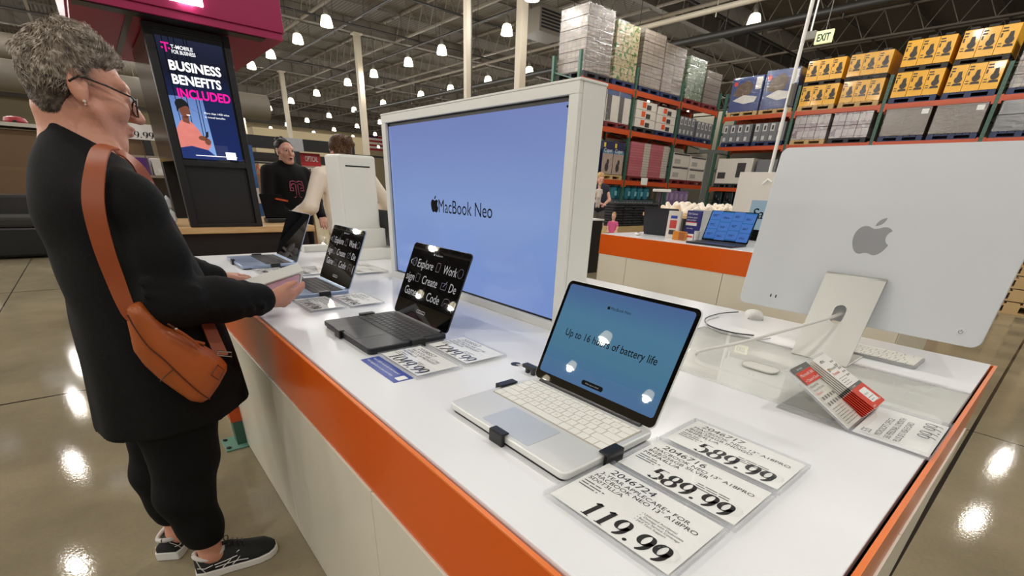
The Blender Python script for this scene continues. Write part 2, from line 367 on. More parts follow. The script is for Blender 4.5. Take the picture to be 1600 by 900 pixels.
# open-web joists running along Y between girders
def joist(x, y0, y1, zb=8.42, zt=9.5):
    mb = MB(); mb.box(x - .06, x + .06, y0, y1, zb, zb + .07); mb.box(x - .06, x + .06, y0, y1, zt, zt + .08)
    n = max(2, int((y1 - y0) / 1.15)); st = (y1 - y0) / n
    for k in range(n):
        a = y0 + k * st; mb.bar((x, a, zb + .04), (x, a + st / 2, zt), .035, .035, up=(1, 0, 0)); mb.bar((x, a + st / 2, zt), (x, a + st, zb + .04), .035, .035, up=(1, 0, 0))
    struct(mb.obj('roof_joist', M_joist))
for k in range(14):
    x = -10.6 + 5.2 * k
    if x > 60: break
    for (a, b) in ((2.0, 15.3), (15.6, 29.1), (29.5, 43.0), (43.4, 56.9), (57.3, 70.8), (71.2, 84.7)): joist(x, a, b)
mb = MB()
for y in np.arange(3.2, 90, 2.8): mb.bar((-20, y, 9.52), (61.8, y, 9.52), .05, .09)
struct(mb.obj('roof_purlin', M_girder))
# sprinkler mains and conduits
for (x, z, r, mtl, y0, y1) in ((16.6, 6.55, .085, M_col, 2, 13), (17.3, 6.05, .11, M_dark, 2, 40), (11.2, 7.9, .05, M_dark, 2, 60), (6.3, 8.0, .05, M_dark, 8, 60), (2.0, 7.9, .05, M_dark, 12, 60), (19.2, 7.6, .07, M_joist, -2, 40), (14.9, 7.7, .05, M_dark, 2, 60)):
    mb = MB(); mb.cyl((x, y0, z), (x, y1, z), r, n=10)
    for y in np.arange(y0 + 1, y1, 3.5): mb.cyl((x, y, z), (x, y, 9.5), .012, n=5); mb.cyl((x, y, z - r), (x, y, z - r - .12), .02, n=5)
    tag(mb.obj('sprinkler_pipe' if mtl is not M_col else 'duct_pipe', mtl, smooth=40), kind='structure')
for (y, z) in ((12.5, 7.75), (20.4, 7.75), (25.5, 7.8), (35.6, 7.8)):
    mb = MB(); mb.cyl((-15, y, z), (41, y, z), .045, n=8)
    tag(mb.obj('sprinkler_pipe', M_dark, smooth=40), kind='structure')

# ------------------------------------------------------------------ high-bay lamps
M_glow = mat('lamp_dome', (255, 250, 235), rough=.4, var=0, emit=(255, 240, 205), estr=6.0)
M_ball = mat('ballast_grey', (92, 88, 82), rough=.5, metal=.4)
def make_lamp():
    t = thing('high_bay_lamp', 'glowing bell shaped warehouse lamp hanging from the dark roof structure', 'lamp', (0, 0, 0), group='bell lamps in a grid under the roof')
    b = MB(); b.lathe([(.09, .34), (.14, .32), (.175, .26), (.20, .16), (.222, .04), (.225, .0), (.21, .0), (.15, .10), (.02, .14)], 20)
    b.obj('diffuser', M_glow, t, smooth=True)
    b = MB(); b.lathe([(.07, .33), (.075, .36), (.075, .56), (.05, .60), (.02, .62)], 16); b.obj('ballast', M_ball, t, smooth=40)
    b = MB(); b.cyl((0, 0, .6), (0, 0, 3.1), .012, n=6); b.obj('hanger', M_ball, t)
    return t
LAMP0 = make_lamp(); first = True
ld = bpy.data.lights.new('lamp_light', 'POINT'); ld.shadow_soft_size = .13; ld.energy = LAMP_W; ld.color = LAMP_COL[:3]
GX = [-17.6, -12.5, -7.3, -2.1, 3.1, 8.4, 13.7, 18.75, 24.0, 29.2, 34.4, 39.4]
GY = [-6.0, -1.0, 4.6, 9.9, 13.6, 17.1, 21.4, 24.8, 28.8, 32.3, 38.0, 43.5, 49.5, 55.5, 62.0, 69.0, 76.0, 83.0]
MOVED = {(-2.1, 9.9): (-2.2, 11.3), (-2.1, 13.6): (-2.3, 16.3), (-2.1, 17.1): (-2.3, 21.4), (-2.1, 21.4): (-2.3, 26.2), (-2.1, 24.8): (-2.2, 30.0), (-2.1, 28.8): (-5.0, 38.1), (13.7, -1.0): (16.03, -.74), (18.75, -1.0): (20.9, -.81),
         (-12.5, 9.9): (-10.5, 9.48), (-17.6, 9.9): (-14.1, 8.9), (-17.6, 13.6): (-14.2, 13.1), (-12.5, 13.6): (-11.0, 17.0), (13.7, 13.6): (12.0, 13.65)}
for gx in GX:
    for gy in GY:
        if gx < -5 and gy > 30: continue
        if gx < 8 and gy > 58: continue
        if gx > 20 and gy < 20: continue
        if gx > 18 and -2 != int(gy) - 1 and gy < 9 and gy != -1.0: continue
        if gx < -13 and gy > 18: continue
        loc = (gx + random.uniform(-.08, .08), gy + random.uniform(-.1, .1), 6.5)
        if (gx, gy) in MOVED: loc = MOVED[(gx, gy)] + (6.5,)
        if first: o = LAMP0; o.location = loc; first = False
        else: o = dup(LAMP0, loc)
        if gy > 60: continue
        l = bpy.data.objects.new('lamp_light', ld); COL.objects.link(l); l.parent = o; l.location = (0, 0, -.07)
# row of strip lights in front of the far wall
M_tube = mat('strip_tube', (255, 252, 240), var=0, emit=(255, 246, 222), estr=5.0)
t0 = None
for k in range(8):
    px = 484 + 16 * k; q = aty(px, 213 - .10 * (px - 484), 86.0); q.z = 8.9
    if t0 is None:
        t0 = thing('strip_light', 'white fluorescent strip light hanging before the beige far wall', 'lamp', q, math.radians(20), group='strip lights along the far wall')
        MB().box(-.6, .6, -.3, .3, -.10, 0).obj('tube', M_tube, t0); MB().box(-.65, .65, -.35, .35, 0, .08).obj('housing', M_white, t0)
        b = MB(); b.cyl((.4, 0, .08), (.4, 0, 9.6 - q.z), .01, n=5); b.cyl((-.4, 0, .08), (-.4, 0, 9.6 - q.z), .01, n=5); b.obj('hanger', M_ball, t0)
    else: dup(t0, q)

# ================================================================== main display table
TOP = .806; FX0, FX1, FY0, FY1 = .285, 1.745, .030, 2.905
M_top = mat('white_laminate_top', (240, 241, 242), rough=.22, var=.012, scale=3, spec=.5)
M_or = mat('orange_panel', (222, 92, 12), rough=.25, var=.05, scale=2, coat=.12)
M_ored = mat('orange_edge', (236, 122, 52), rough=.3, var=.03)
M_panel = mat('warm_white_panel', (224, 218, 200), rough=.28, var=.03, scale=1.5)
M_black = mat('black_plastic', (14, 14, 15), rough=.35, var=0)
tb = thing('display_table', 'long white topped display table wrapped in an orange band', 'table', ((FX0 + FX1) / 2, (FY0 + FY1) / 2, 0))
hx, hy = (FX1 - FX0) / 2, (FY1 - FY0) / 2
MB().box(-hx + .012, hx - .012, -hy + .012, hy - .012, TOP - .03, TOP).obj('table_top', M_top, tb, bevel=.0015)
MB().box(-hx + .02, hx - .02, -hy + .02, hy - .02, TOP - .05, TOP - .031).obj('top_core', M_black, tb)
def band(mb, x0, x1, y0, y1, z0, z1, th):   # four boards round a rectangle
    mb.box(x0, x1, y0, y0 + th, z0, z1); mb.box(x0, x1, y1 - th, y1, z0, z1); mb.box(x0, x0 + th, y0 + th, y1 - th, z0, z1); mb.box(x1 - th, x1, y0 + th, y1 - th, z0, z1)
b = MB(); band(b, -hx, hx, -hy, hy, TOP - .186, TOP - .004, .006); b.obj('orange_band', M_or, tb, bevel=.001)
b = MB(); band(b, -hx - .0006, hx + .0006, -hy - .0006, hy + .0006, TOP - .0065, TOP - .0032, .0072); b.obj('band_edge', M_ored, tb)
# lower panels with seams
ys = [-hy + .004, -.72, .02, .72, hy - .004]
for s in (-1, 1):
    for a, c in zip(ys[:-1], ys[1:]):
        b = MB(); b.box(s * hx - s * .004 - .008, s * hx - s * .004 + .008 - .004, a + .0015, c - .0015, .004, TOP - .187); b.obj('side_panel', M_panel, tb, bevel=.001)
for s in (-1, 1):
    for a, c in ((-hx + .012, 0), (0, hx - .012)):
        b = MB(); b.box(a + .0015, c - .0015, s * hy - s * .004 - .008, s * hy - s * .004 + .004, .004, TOP - .187); b.obj('side_panel', M_panel, tb, bevel=.001)
# green rack foot standing beyond the near side of the table
M_rgreen = mat('rack_green', (52, 92, 76), rough=.45, var=.08)
M_ror = mat('rack_orange', (190, 72, 22), rough=.4, var=.08, scale=6)
ft = thing('rack_foot', 'green steel rack foot plate bolted to the floor beside the orange table', 'foot', (.245, 2.32, 0))
b = MB(); b.box(-.06, .05, -.07, .07, 0, .008); b.obj('base_plate', mat('foot_green', (96, 138, 120), rough=.5), ft, bevel=.002)
b = MB(); b.box(-.005, .035, -.035, .035, .008, .26); b.obj('post', M_rgreen, ft)
b = MB(); b.box(-.01, .036, -.038, .038, .13, .20); b.obj('guard', M_ror, ft)
b = MB()
for sx, sy in ((-.045, -.045), (-.045, .045)): b.cyl((sx, sy, .008), (sx, sy, .013), .010, n=6)
b.obj('bolt', M_black, ft)

# ------------------------------------------------------------------ laptops
def keyboard_mesh(w, d, h=.0012):
    mb = MB(); rows = [(.55, [1.0] * 14), (1, [1] * 13 + [1.5]), (1, [1.5] + [1] * 13), (1, [1.75] + [1] * 11 + [1.75]), (1, [2.25] + [1] * 10 + [2.25]), (1.0, [1, 1, 1, 1.25, 5, 1.25, 1, 1, 1, 1])]
    tot = sum(r[0] for r in rows); y = d / 2; g = .0016
    for rh, ks in rows:
        hh = d * rh / tot; u = w / sum(ks); x = -w / 2
        for k in ks:
            kw = k * u; mb.box(x + g / 2, x + kw - g / 2, y - hh + g / 2, y - g / 2, 0, h); x += kw
        y -= hh
    return mb
def key_legends(w, d, z):
    mb = MB(); rows = ['', "1234567890-=", 'QWERTYUIOP[]', "ASDFGHJKL;'", 'ZXCVBNM,./']; offs = [0, 1, 1.5, 1.75, 2.25]
    hh = d / 5.55; u = w / 14.5
    for r, s in enumerate(rows):
        for k, c in enumerate(s): text(mb, c, -w / 2 + (offs[r] + k + .5) * u, d / 2 - hh * (.55 + r - 1 + .62), .005, z, align='C')
    return mb
def laptop(label, loc, rz, w, d, body, keys, kbed, bezelm, scrmat, content, legends=None, tilt=23.6, t=.0125, rad=.012, group=None, back_emblem=False):
    t0 = thing('laptop', label, 'laptop', loc, rz, group)
    b = MB(); b.prism(rrect(w, d, rad), 0, t); b.obj('base', body, t0, smooth=35, bevel=.0022)
    kw, kd = w * .915, d * .47; ky = d * .175
    b = MB(); b.prism(rrect(kw + .004, kd + .004, .004), t + .00005, t + .0004); kb = b.obj('keyboard_well', kbed, t0, loc=(0, ky, 0))
    kk = keyboard_mesh(kw, kd).obj('keyboard', keys, t0, loc=(0, ky, t + .0004), bevel=.0004)
    if legends: key_legends(kw, kd, .0013).obj('key_legend', legends, kk)
    b = MB(); b.prism(rrect(w * .40, d * .345, .004), t + .0001, t + .0005); b.obj('trackpad', MATS.get('trackpad_' + body.name) or body, t0, loc=(0, -d * .285, 0))
    b = MB(); b.cyl((-w * .42, 0, 0), (w * .42, 0, 0), .0055, n=10); b.obj('hinge', bezelm if bezelm else body, t0, loc=(0, d / 2 - .005, t - .001))
    # lid: local x right, z up along lid, y thickness; leans back by tilt
    ln = d * .985
    lid = bpy.data.objects.new('screen_lid', None)
    M = Matrix.Translation((0, d / 2 - .003, t + .001)) @ Matrix.Rotation(-math.radians(tilt), 4, 'X')
    P = M @ Matrix.Rotation(PI / 2, 4, 'X')           # polygon x,y -> x,z ; extrude -> -y
    b = MB(); b.prism(rrect(w, ln, rad, cy=ln / 2), -.0035, 0); L = b.obj('screen_lid', body, t0, smooth=35, bevel=.001); L.matrix_local = P
    b = MB(); b.prism(rrect(w - .003, ln - .003, rad - .001, cy=ln / 2), .0001, .0006); B = b.obj('bezel', MATS['screen_bezel'], L, smooth=35)
    sw, sh = w - .018, ln - .026
    b = MB(); b.add([(x, y, .0008) for x, y in rrect(sw, sh, .006, cy=ln / 2 + .005)], [tuple(range(28))]); S = b.obj('display', scrmat, L)
    if content:
        for nm, mm, mb in content(sw, sh, ln / 2 + .005, .0012): mb.obj(nm, mm, L)
    if back_emblem:
        b = MB(); emblem(b, 0, 0, .045); o = b.obj('emblem', back_emblem, L); o.matrix_local = Matrix.Translation((0, ln / 2, -.0038)) @ Matrix.Rotation(PI, 4, 'Y')
    b = MB()
    for sx in (-1, 1):
        for sy in (-1, 1): b.cyl((sx * w * .42, sy * d * .4, -.002), (sx * w * .42, sy * d * .4, 0), .008, n=12)
    b.obj('rubber_foot', M_black, t0)
    return t0
def mount(label, loc, rz, w, d, clips):
    t0 = thing('laptop_mount', label, 'security mount', loc, rz, 'black security mounts under the laptops')
    b = MB(); b.prism(rrect(w * .97, d * .97, .012), 0, .0042); b.obj('base_plate', M_black, t0, smooth=35)
    for (side, p) in clips:
        b = MB()
        if side == 'F': b.box(p - .017, p + .017, -d / 2 - .008, -d / 2 - .001, .0, .021); b.box(p - .017, p + .017, -d / 2 - .008, -d / 2 + .008, .0195, .023)
        elif side == 'R': b.box(w / 2 + .001, w / 2 + .009, p - .02, p + .02, .0, .021); b.box(w / 2 - .010, w / 2 + .009, p - .02, p + .02, .0195, .023)
        elif side == 'L': b.box(-w / 2 - .009, -w / 2 - .001, p - .022, p + .022, .0, .021); b.box(-w / 2 - .009, -w / 2 + .010, p - .022, p + .022, .0195, .023)
        elif side == 'B': b.box(p - .016, p + .016, d / 2 + .006, d / 2 + .018, .0, .012)
        b.obj('clip', M_black, t0, bevel=.0015)
    return t0
mat('screen_bezel', (5, 5, 6), rough=.02, var=0)
M_silver = mat('silver_aluminium', (226, 226, 222), rough=.38, metal=.35, var=.02)
mat('trackpad_silver_aluminium', (206, 211, 214), rough=.3, metal=.3, var=.01)
M_keyw = mat('cream_white_key', (238, 236, 226), rough=.5, var=.01); M_keywell = mat('key_gap_cream', (178, 172, 158), rough=.6, var=0)
M_leg = mat('grey_legend', (120, 116, 108), rough=.6, var=0)
M_mid = mat('midnight_aluminium', (46, 47, 51), rough=.38, metal=.5, var=.03); mat('trackpad_midnight_aluminium', (40, 41, 45), rough=.32, metal=.4, var=.01)
M_keyb = mat('black_key', (20, 21, 22), rough=.5, var=0); M_keywb = mat('black_key_gap', (52, 54, 57), rough=.6, var=0)
M_legw = mat('white_legend', (190, 192, 195), rough=.6, var=0)
M_sky = mat('sky_blue_aluminium', (150, 165, 190), rough=.36, metal=.45, var=.02); mat('trackpad_sky_blue_aluminium', (142, 158, 184), rough=.3, metal=.4, var=.01)
S_neo = screen_mat('teal_wallpaper', [(0, (74, 112, 156)), (.35, (78, 124, 152)), (.7, (80, 126, 156)), (1, (76, 104, 152))], .85)
S_dark = screen_mat('black_display', [(0, (3, 3, 4)), (1, (5, 5, 6))], .3)
I_dark = mat('dark_print', (5, 6, 9), rough=.6, var=0, spec=.1)
I_grey = mat('grey_screen_text', (20, 20, 20), rough=.4, var=0, emit=(168, 168, 171), estr=.62)
I_dim = mat('dim_screen_icon', (12, 12, 14), rough=.4, var=0, emit=(70, 70, 110), estr=.35)
I_dimr = mat('dim_red_icon', (12, 12, 14), rough=.4, var=0, emit=(110, 60, 80), estr=.35)
I_pale = mat('pale_pill_outline', (40, 40, 40), rough=.4, var=0, emit=(205, 200, 200), estr=.6)
def outline(mb, poly, wd, z):
    n = len(poly); cx = sum(p[0] for p in poly) / n; cy = sum(p[1] for p in poly) / n
    q = []
    for i in range(n):
        a, b, c = poly[i - 1], poly[i], poly[(i + 1) % n]; tx, ty = c[0] - a[0], c[1] - a[1]; l = math.hypot(tx, ty) or 1
        q.append((b[0] - ty / l * wd, b[1] + tx / l * wd))
    mb.add([(x, y, z) for x, y in list(poly) + q], [(i, (i + 1) % n, n + (i + 1) % n, n + i) for i in range(n)])
def neo_content(sw, sh, cy, z):
    a = MB(); text(a, 'Up to 16 hours of battery life', 0, cy - .008, .0205, z, align='C', width=sw * .77, bold=.008); emblem(a, -.029, cy + sh * .335 + .0026, .0075, z); text(a, 'MacBook Neo', -.0235, cy + sh * .335, .0078, z)
    b = MB(); b.add([(x, y, z) for x, y in rrect(.052, .0095, .0045, cy=cy - sh * .44)], [tuple(range(28))])
    c = MB(); text(c, 'Swipe up to unlock', 0, cy - sh * .44 - .0014, .0042, z + .0003, align='C')
    return (('lettering', I_dark, a), ('button', I_dark, b), ('button_lettering', I_grey, c))
def air_content(sw, sh, cy, z):
    a = MB(); ic = MB(); ir = MB(); pl = MB(); s = .035
    y1, y2, y3 = cy + sh * .18, cy - sh * .045, cy - sh * .262
    text(a, 'Explore', -sw * .335, y1, s, z, width=sw * .30); text(a, 'Work', sw * .155, y1, s, z, width=sw * .235); text(a, '<', -sw * .487, y1, s, z, sx=.5)
    text(a, 'sign', -sw * .487, y2, s, z, width=sw * .165); text(a, 'Create', -sw * .16, y2, s, z, width=sw * .29); text(a, 'De', sw * .345, y2, s, z, width=sw * .115)
    text(a, 'Game', -sw * .43, y3, s, z, width=sw * .235); text(a, 'Code', .0 + sw * .015, y3, s, z, width=sw * .235); text(a, '(', sw * .47, y3, s, z)
    text(a, 'MacBook Air', .003, cy + sh * .40, .007, z, align='C'); emblem(a, -.0235, cy + sh * .40 + .0025, .007, z)
    h = s * .36
    outline(ic, arcpts(-sw * .405, y1 + h, .013, .013, 0, 360, 20)[:-1], .0013, z); outline(ic, arcpts(-sw * .405, y1 + h, .006, .013, 0, 360, 20)[:-1], .001, z)
    outline(ir, rrect(.019, .026, .003, cx=sw * .055, cy=y1 + h), .0013, z)
    outline(ic, arcpts(sw * .445, y1 + h, .013, .013, 20, 340, 20), .0013, z)
    outline(ic, rrect(.022, .024, .004, cx=-sw * .255, cy=y2 + h), .0013, z)
    outline(ic, rrect(.028, .019, .003, cx=sw * .245, cy=y2 + h - .002), .0013, z); ic.bar((sw * .235, y2 + h - .004, z), (sw * .285, y2 + h + .013, z), .002, .0002)
    outline(ic, rrect(.024, .024, .003, cx=-sw * .115, cy=y3 + h), .0013, z); text(ic, '>_', -sw * .14, y3 + h, .009, z)
    outline(ir, [(sw * .37 + x * .019, y3 + h + y * .013) for x, y in ((-1, -.9), (-.75, .6), (-.3, .9), (.3, .9), (.75, .6), (1, -.9), (.6, -.9), (.35, -.2), (-.35, -.2), (-.6, -.9))][::-1], .0013, z)
    outline(pl, rrect(.046, .0088, .0043, cy=cy - sh * .455), .0011, z); text(pl, 'Swipe up to unlock', 0, cy - sh * .455 - .0013, .0038, z, align='C')
    return (('lettering', I_grey, a), ('screen_icon', I_dim, ic), ('red_screen_icon', I_dimr, ir), ('button', I_pale, pl))
RZ = -PI / 2                                     # things facing the shopper side (-X)
Z0 = TOP + .0055
laptop('silver laptop with white keys and a teal battery life screen', (.519, .5015, Z0), RZ, .298, .2165, M_silver, M_keyw, M_keywell, M_black, S_neo, neo_content, M_leg)
mount('black security mount under the silver laptop with white keys', (.519, .5015, TOP + .0002), RZ, .298, .2165, (('F', .0), ('R', -.005), ('L', .03), ('B', -.05)))
laptop('dark midnight laptop showing Explore Work Create Game Code in grey', (.524, 1.157, Z0), RZ, .304, .222, M_mid, M_keyb, M_keywb, M_mid, S_dark, air_content, M_legw)
mount('black security mount under the dark midnight laptop', (.524, 1.157, TOP + .0002), RZ, .304, .222, (('F', -.03), ('R', .02), ('L', .02), ('B', -.1)))
laptop('sky blue laptop beside the pink phone box, Create and Code on screen', (.524, 1.815, Z0), RZ, .304, .222, M_sky, M_keyb, M_keywb, M_sky, S_dark, air_content, M_legw)
mount('black security mount under the sky blue laptop near the pink phone box', (.524, 1.815, TOP + .0002), RZ, .304, .222, (('F', -.03), ('R', .02), ('L', .02), ('B', -.1)))
laptop('sky blue laptop at the far end of the table, screen blank and dark', (.548, 2.53, Z0), RZ, .335, .235, M_sky, M_keyb, M_keywb, M_sky, S_dark, None, M_legw)
mount('black security mount under the blank sky blue laptop', (.548, 2.53, TOP + .0002), RZ, .335, .235, (('F', -.02), ('R', .02), ('L', .02), ('B', -.1)))
# black cable tag behind the silver laptop
t = thing('cable_sensor', 'small black sensor plug and cable beside a hole behind the silver laptop', 'sensor', (.66, .70, TOP))
b = MB(); b.box(-.008, .008, -.02, .02, .012, .02); b.box(-.005, .005, -.016, -.006, 0, .014); b.box(-.005, .005, .004, .012, 0, .014); b.obj('plug', M_black, t, bevel=.001)
b = MB(); b.tube([(0, .015, .013), (.005, .04, .008), (.01, .06, .001)], .0016, 6); b.obj('cable', mat('grey_cable', (180, 180, 180), rough=.5), t)
b = MB(); b.lathe([(.012, .0004), (.012, .001), (.008, .001)], 20); o = b.obj('grommet', M_black, t, loc=(.012, .065, 0))

# ------------------------------------------------------------------ acrylic price tags
A_clear = clear_mat('clear_acrylic', (255, 255, 255))
A_edge = mat('acrylic_edge', (220, 222, 228), rough=.08, var=0); A_edge.node_tree.nodes['Principled BSDF'].inputs['Alpha'].default_value = .20
M_paper = mat('price_paper', (243, 243, 239), rough=.6, var=.01)
I_price = mat('price_ink', (22, 20, 20), rough=.6, var=0); I_fine = mat('fine_ink', (105, 102, 98), rough=.6, var=0)
def price_tag(label, loc, rz, w, d, num, lines, price, bul=(), rot=0.0, pw=.80, notch=True, group=None, dens=1.0):
    t = thing('price_tag', label, 'price tag', loc, rz + rot, group)
    h = .010
    b = MB(); b.box(-w / 2, w / 2, -d / 2, d / 2, h - .0016, h); b.obj('holder', A_clear, t)
    b = MB(); e = .0022
    band(b, -w / 2, w / 2, -d / 2, d / 2, .0014, h - .0016, e); b.obj('holder_edge', A_edge, t)
    b = MB(); b.box(-w / 2 + .008, w / 2 - .006, -d / 2 + .006, d / 2 - .006, h - .0032, h - .0026); p = b.obj('card', M_paper, t)
    z = h - .0023
    b = MB(); x0 = -w / 2 + .022; y = d / 2 - .026
    text(b, num, x0 + .004, y, .0185, z, sx=1.15, shear=.05)
    for k, ln in enumerate(lines): text(b, ln, x0 - .004 - .002 * k, y - .0125 - k * .0108, .0112, z, sx=1.12)
    digits(b, price, -w / 2 + (.055 if len(price) < 7 else .03), -d / 2 + .010, .033, z, width=w * (pw - .18), shear=.10, thick=.20, thin=.04)
    b.obj('lettering', I_price, t)
    b = MB(); yb = y - .0125 - len(lines) * .0108 + .003
    fine_lines(b, x0 - .008, yb, w * .22, 3, .0062, z, seed=len(label))
    if bul:
        for k, s in enumerate(bul): text(b, '\u2022 ' + s, w * .06, yb + .002 - k * .0058, .0056, z)
    else: fine_lines(b, w * .08, yb - .002, w * .25, 3, .0056, z, seed=3 + len(label))
    b.obj('small_print', I_fine, t)
    if notch:
        b = MB(); b.lathe([(.0105, h - .0008), (.0125, h + .0006), (.0145, h - .0008)], 18); b.obj('thumb_notch', A_clear, t, loc=(w / 2 - .022, -d / 2 + .03, 0))
    return t
Zt = TOP + .0004
price_tag('price tag reading 119.99 for a three year care plan', (.437, .254, Zt), RZ, .196, .136, '2046724', ['3-YEAR APPLECARE+ FOR', 'MACBOOK NEO 13" A18PRO', 'SD0T3LL/A'], '119.99', ('Unlimited Accidental', '  Damage with Deductible', 'Battery Service Coverage', '24/7 Tech Support'), rot=.0)
price_tag('price tag reading 589.99 for item 2046716 in silver', (.569, .2485, Zt), RZ, .196, .122, '2046716', ['MACBOOK NEO 13" A18PRO', '8GB/256GB SILVER', 'MHFA4LL/A'], '589.99')
price_tag('price tag reading 589.99 for item 2046717 in indigo', (.692, .247, Zt), RZ, .196, .117, '2046717', ['MACBOOK NEO 13" A18PRO', '8GB/256GB INDIGO', 'MHFE4LL/A'], '589.99')
price_tag('price tag reading 1049.99 beside the blue card strip', (.490, .902, Zt), RZ, .186, .118, '2028557', ['MACBOOK AIR 13" M5', '16GB/512GB MIDNIGHT', 'MDH84LL/A'], '1049.99', pw=.95)
price_tag('price tag reading 1249.99 behind the dark laptop corner', (.622, .905, Zt), RZ, .186, .122, '2028567', ['MACBOOK AIR 13" M5', '16GB/1TB MIDNIGHT', 'MDHE4LL/A'], '1249.99', pw=.95)
price_tag('price tag reading 1149.99 beside the sky blue laptop, front one of two', (.488, 1.567, Zt), RZ, .19, .118, '2028570', ['MACBOOK AIR 13" M5', '16GB/512GB SKY BLUE', 'MDVW4LL/A'], '1149.99', pw=.95)
price_tag('price tag reading 1349.99 beside the sky blue laptop, rear one of two', (.617, 1.562, Zt), RZ, .19, .122, '2028572', ['MACBOOK AIR 13" M5', '16GB/1TB SKY BLUE', 'MDVX4LL/A'], '1349.99', pw=.95)
price_tag('price tag half hidden behind the pink phone box, front one', (.52, 2.24, Zt), RZ, .19, .118, '2028580', ['MACBOOK AIR 15" M5', '16GB/512GB SKY BLUE'], '1299.99', pw=.95)
price_tag('price tag half hidden behind the sky blue laptop screen', (.66, 2.19, Zt), RZ, .19, .122, '2028582', ['MACBOOK AIR 15" M5', '16GB/1TB SKY BLUE'], '1449.99', pw=.95)
price_tag('price tag lying below the white display tower near the big screen', (.89, 2.14, Zt), RZ, .24, .15, '2028511', ['PHONE DISPLAY'], '829.99')
price_tag('clear price tag lying behind the silver laptop screen corner', (1.36, .86, Zt), RZ + PI, .19, .12, '2038544', ['IMAC 24" M4'], '1199.99')
t = thing('card_strip', 'blue card strip with white lettering under the 1049.99 price tag', 'card', (.408, .905, TOP + .0002), RZ)
MB().box(-.088, .082, -.022, .024, 0, .0006).obj('card', mat('blue_card', (36, 66, 158), rough=.35), t)
b = MB(); text(b, 'Save $50 instantly and more!', -.08, .006, .0092, .0008, width=.125); text(b, 'Add AppleCare to your purchase', -.08, -.010, .0092, .0008, width=.125)
b.add([(x, y, .0008) for x, y in rrect(.02, .024, .003, cx=.068, cy=.002)], [tuple(range(28))]); b.obj('lettering', M_paper, t)

# ------------------------------------------------------------------ big screen in its white housing
tv = thing('display_screen', 'large blue advertising screen in a thick white housing on the table', 'screen', (.942, 1.415, TOP), RZ)
M_house = mat('white_housing', (226, 225, 218), rough=.35, var=.02, scale=4)
W2 = .527; H = 1.421 - TOP + .0
b = MB(); fr = .0015
iw0, iw1, iz0, iz1 = -.497, .495, .832 - TOP, 1.395 - TOP       # opening, local x along -Y
iw0, iw1 = -(1.908 - 1.415), 1.415 - .921
for (x0, x1, z0, z1) in ((-W2, W2, 0, iz0), (-W2, W2, iz1, H), (-W2, iw0, iz0, iz1), (iw1, W2, iz0, iz1)): b.box(x0, x1, 0, .012, z0, z1)
b.box(-W2, W2, .014, .098, 0, H); b.box(-W2 - .002, W2 + .002, -.001, .1, H, H + .006)
b.obj('housing', M_house, tv, bevel=.0015)
b = MB(); b.box(iw0, iw1, .0115, .0135, iz0, iz1); b.obj('bezel', M_black, tv)
S_tv = screen_mat('periwinkle_wallpaper', [(0, (112, 136, 192)), (.5, (122, 146, 196)), (1, (108, 124, 178))], 1.05, axis='Z', rough=.12)
b = MB(); b.add([(iw0 + .006, .011, iz0 + .006), (iw1 - .004, .011, iz0 + .006), (iw1 - .004, .011, iz1 - .012), (iw0 + .006, .011, iz1 - .012)], [(0, 1, 2, 3)]); b.obj('display', S_tv, tv)
b = MB(); F = Matrix.Translation((0, .0105, 0)) @ Matrix.Rotation(PI / 2, 4, 'X')
text(b, 'MacBook Neo', -.132, 1.095 - TOP, .062, 0, F, width=.318); emblem(b, -.160, 1.117 - TOP, .058, 0, F); b.obj('lettering', I_dark, tv)
b = MB(); b.ball((iw1 - .012, .0105, iz1 - .022), .003, 8); b.obj('camera_dot', I_dark, tv)

# ------------------------------------------------------------------ desktop computer seen from behind
im = thing('desktop_computer', 'silver all-in-one computer seen from behind on its slanted stand', 'computer', (1.352, .338, TOP), PI / 2)
M_alu = mat('bright_aluminium', (206, 208, 211), rough=.42, metal=.12, var=.015, scale=3); M_alud = mat('stand_aluminium', (196, 195, 188), rough=.36, metal=.45, var=.02)
M_logo = mat('emblem_grey', (150, 151, 153), rough=.3, metal=.2, var=0)
# local: user side is -y, back toward +y (world -X)
dw, dh = .547, .415
tl_ = math.radians(5)
# lower edge centre of display in local coords
DM = Matrix.Translation((0, -.085, .092)) @ Matrix.Rotation(tl_, 4, 'X') @ Matrix.Rotation(PI / 2, 4, 'X')   # polygon xy -> x,z
b = MB(); b.prism(rrect(dw, dh, .018, 8, cy=dh / 2), -.0057, .0057)
dsp = b.obj('display_body', M_alu, im, smooth=35, bevel=.0015); dsp.matrix_local = DM
BK = Matrix.Rotation(PI, 4, 'Y')
b = MB(); emblem(b, 0, dh * .50, .088, .0061, BK.copy() @ Matrix.Identity(4)); b.obj('emblem', M_logo, dsp)
b = MB()
for x in (-.188, -.174): b.prism(rrect(.0032, .0085, .0015, cx=x, cy=.034), .0058, .0063, 0, BK)
b.obj('port', M_black, dsp)
b = MB(); b.lathe([(.0085, .0058), (.0085, .0068), (.0075, .0070), (.0005, .0070)], 24, 0, BK.copy() @ Matrix.Translation((.232, .03, 0)))
b.obj('power_button', M_alu, dsp, smooth=40)
b = MB(); pp = arcpts(.232, .03, .0042, .0042, 120, 420, 18); q = arcpts(.232, .03, .0034, .0034, 120, 420, 18); n = len(pp)
b.add([(x, y, .0073) for x, y in pp + q], [(i, i + 1, n + i + 1, n + i) for i in range(n - 1)], 0, BK); b.box(.2315, .2325, .0305, .0350, .0072, .0074, 0, BK); b.obj('power_symbol', M_black, dsp)
b = MB(); b.prism(rrect(dw - .012, dh - .012, .014, cy=dh / 2), .0056, .0062); b.obj('front_glass', MATS['screen_bezel'], dsp)
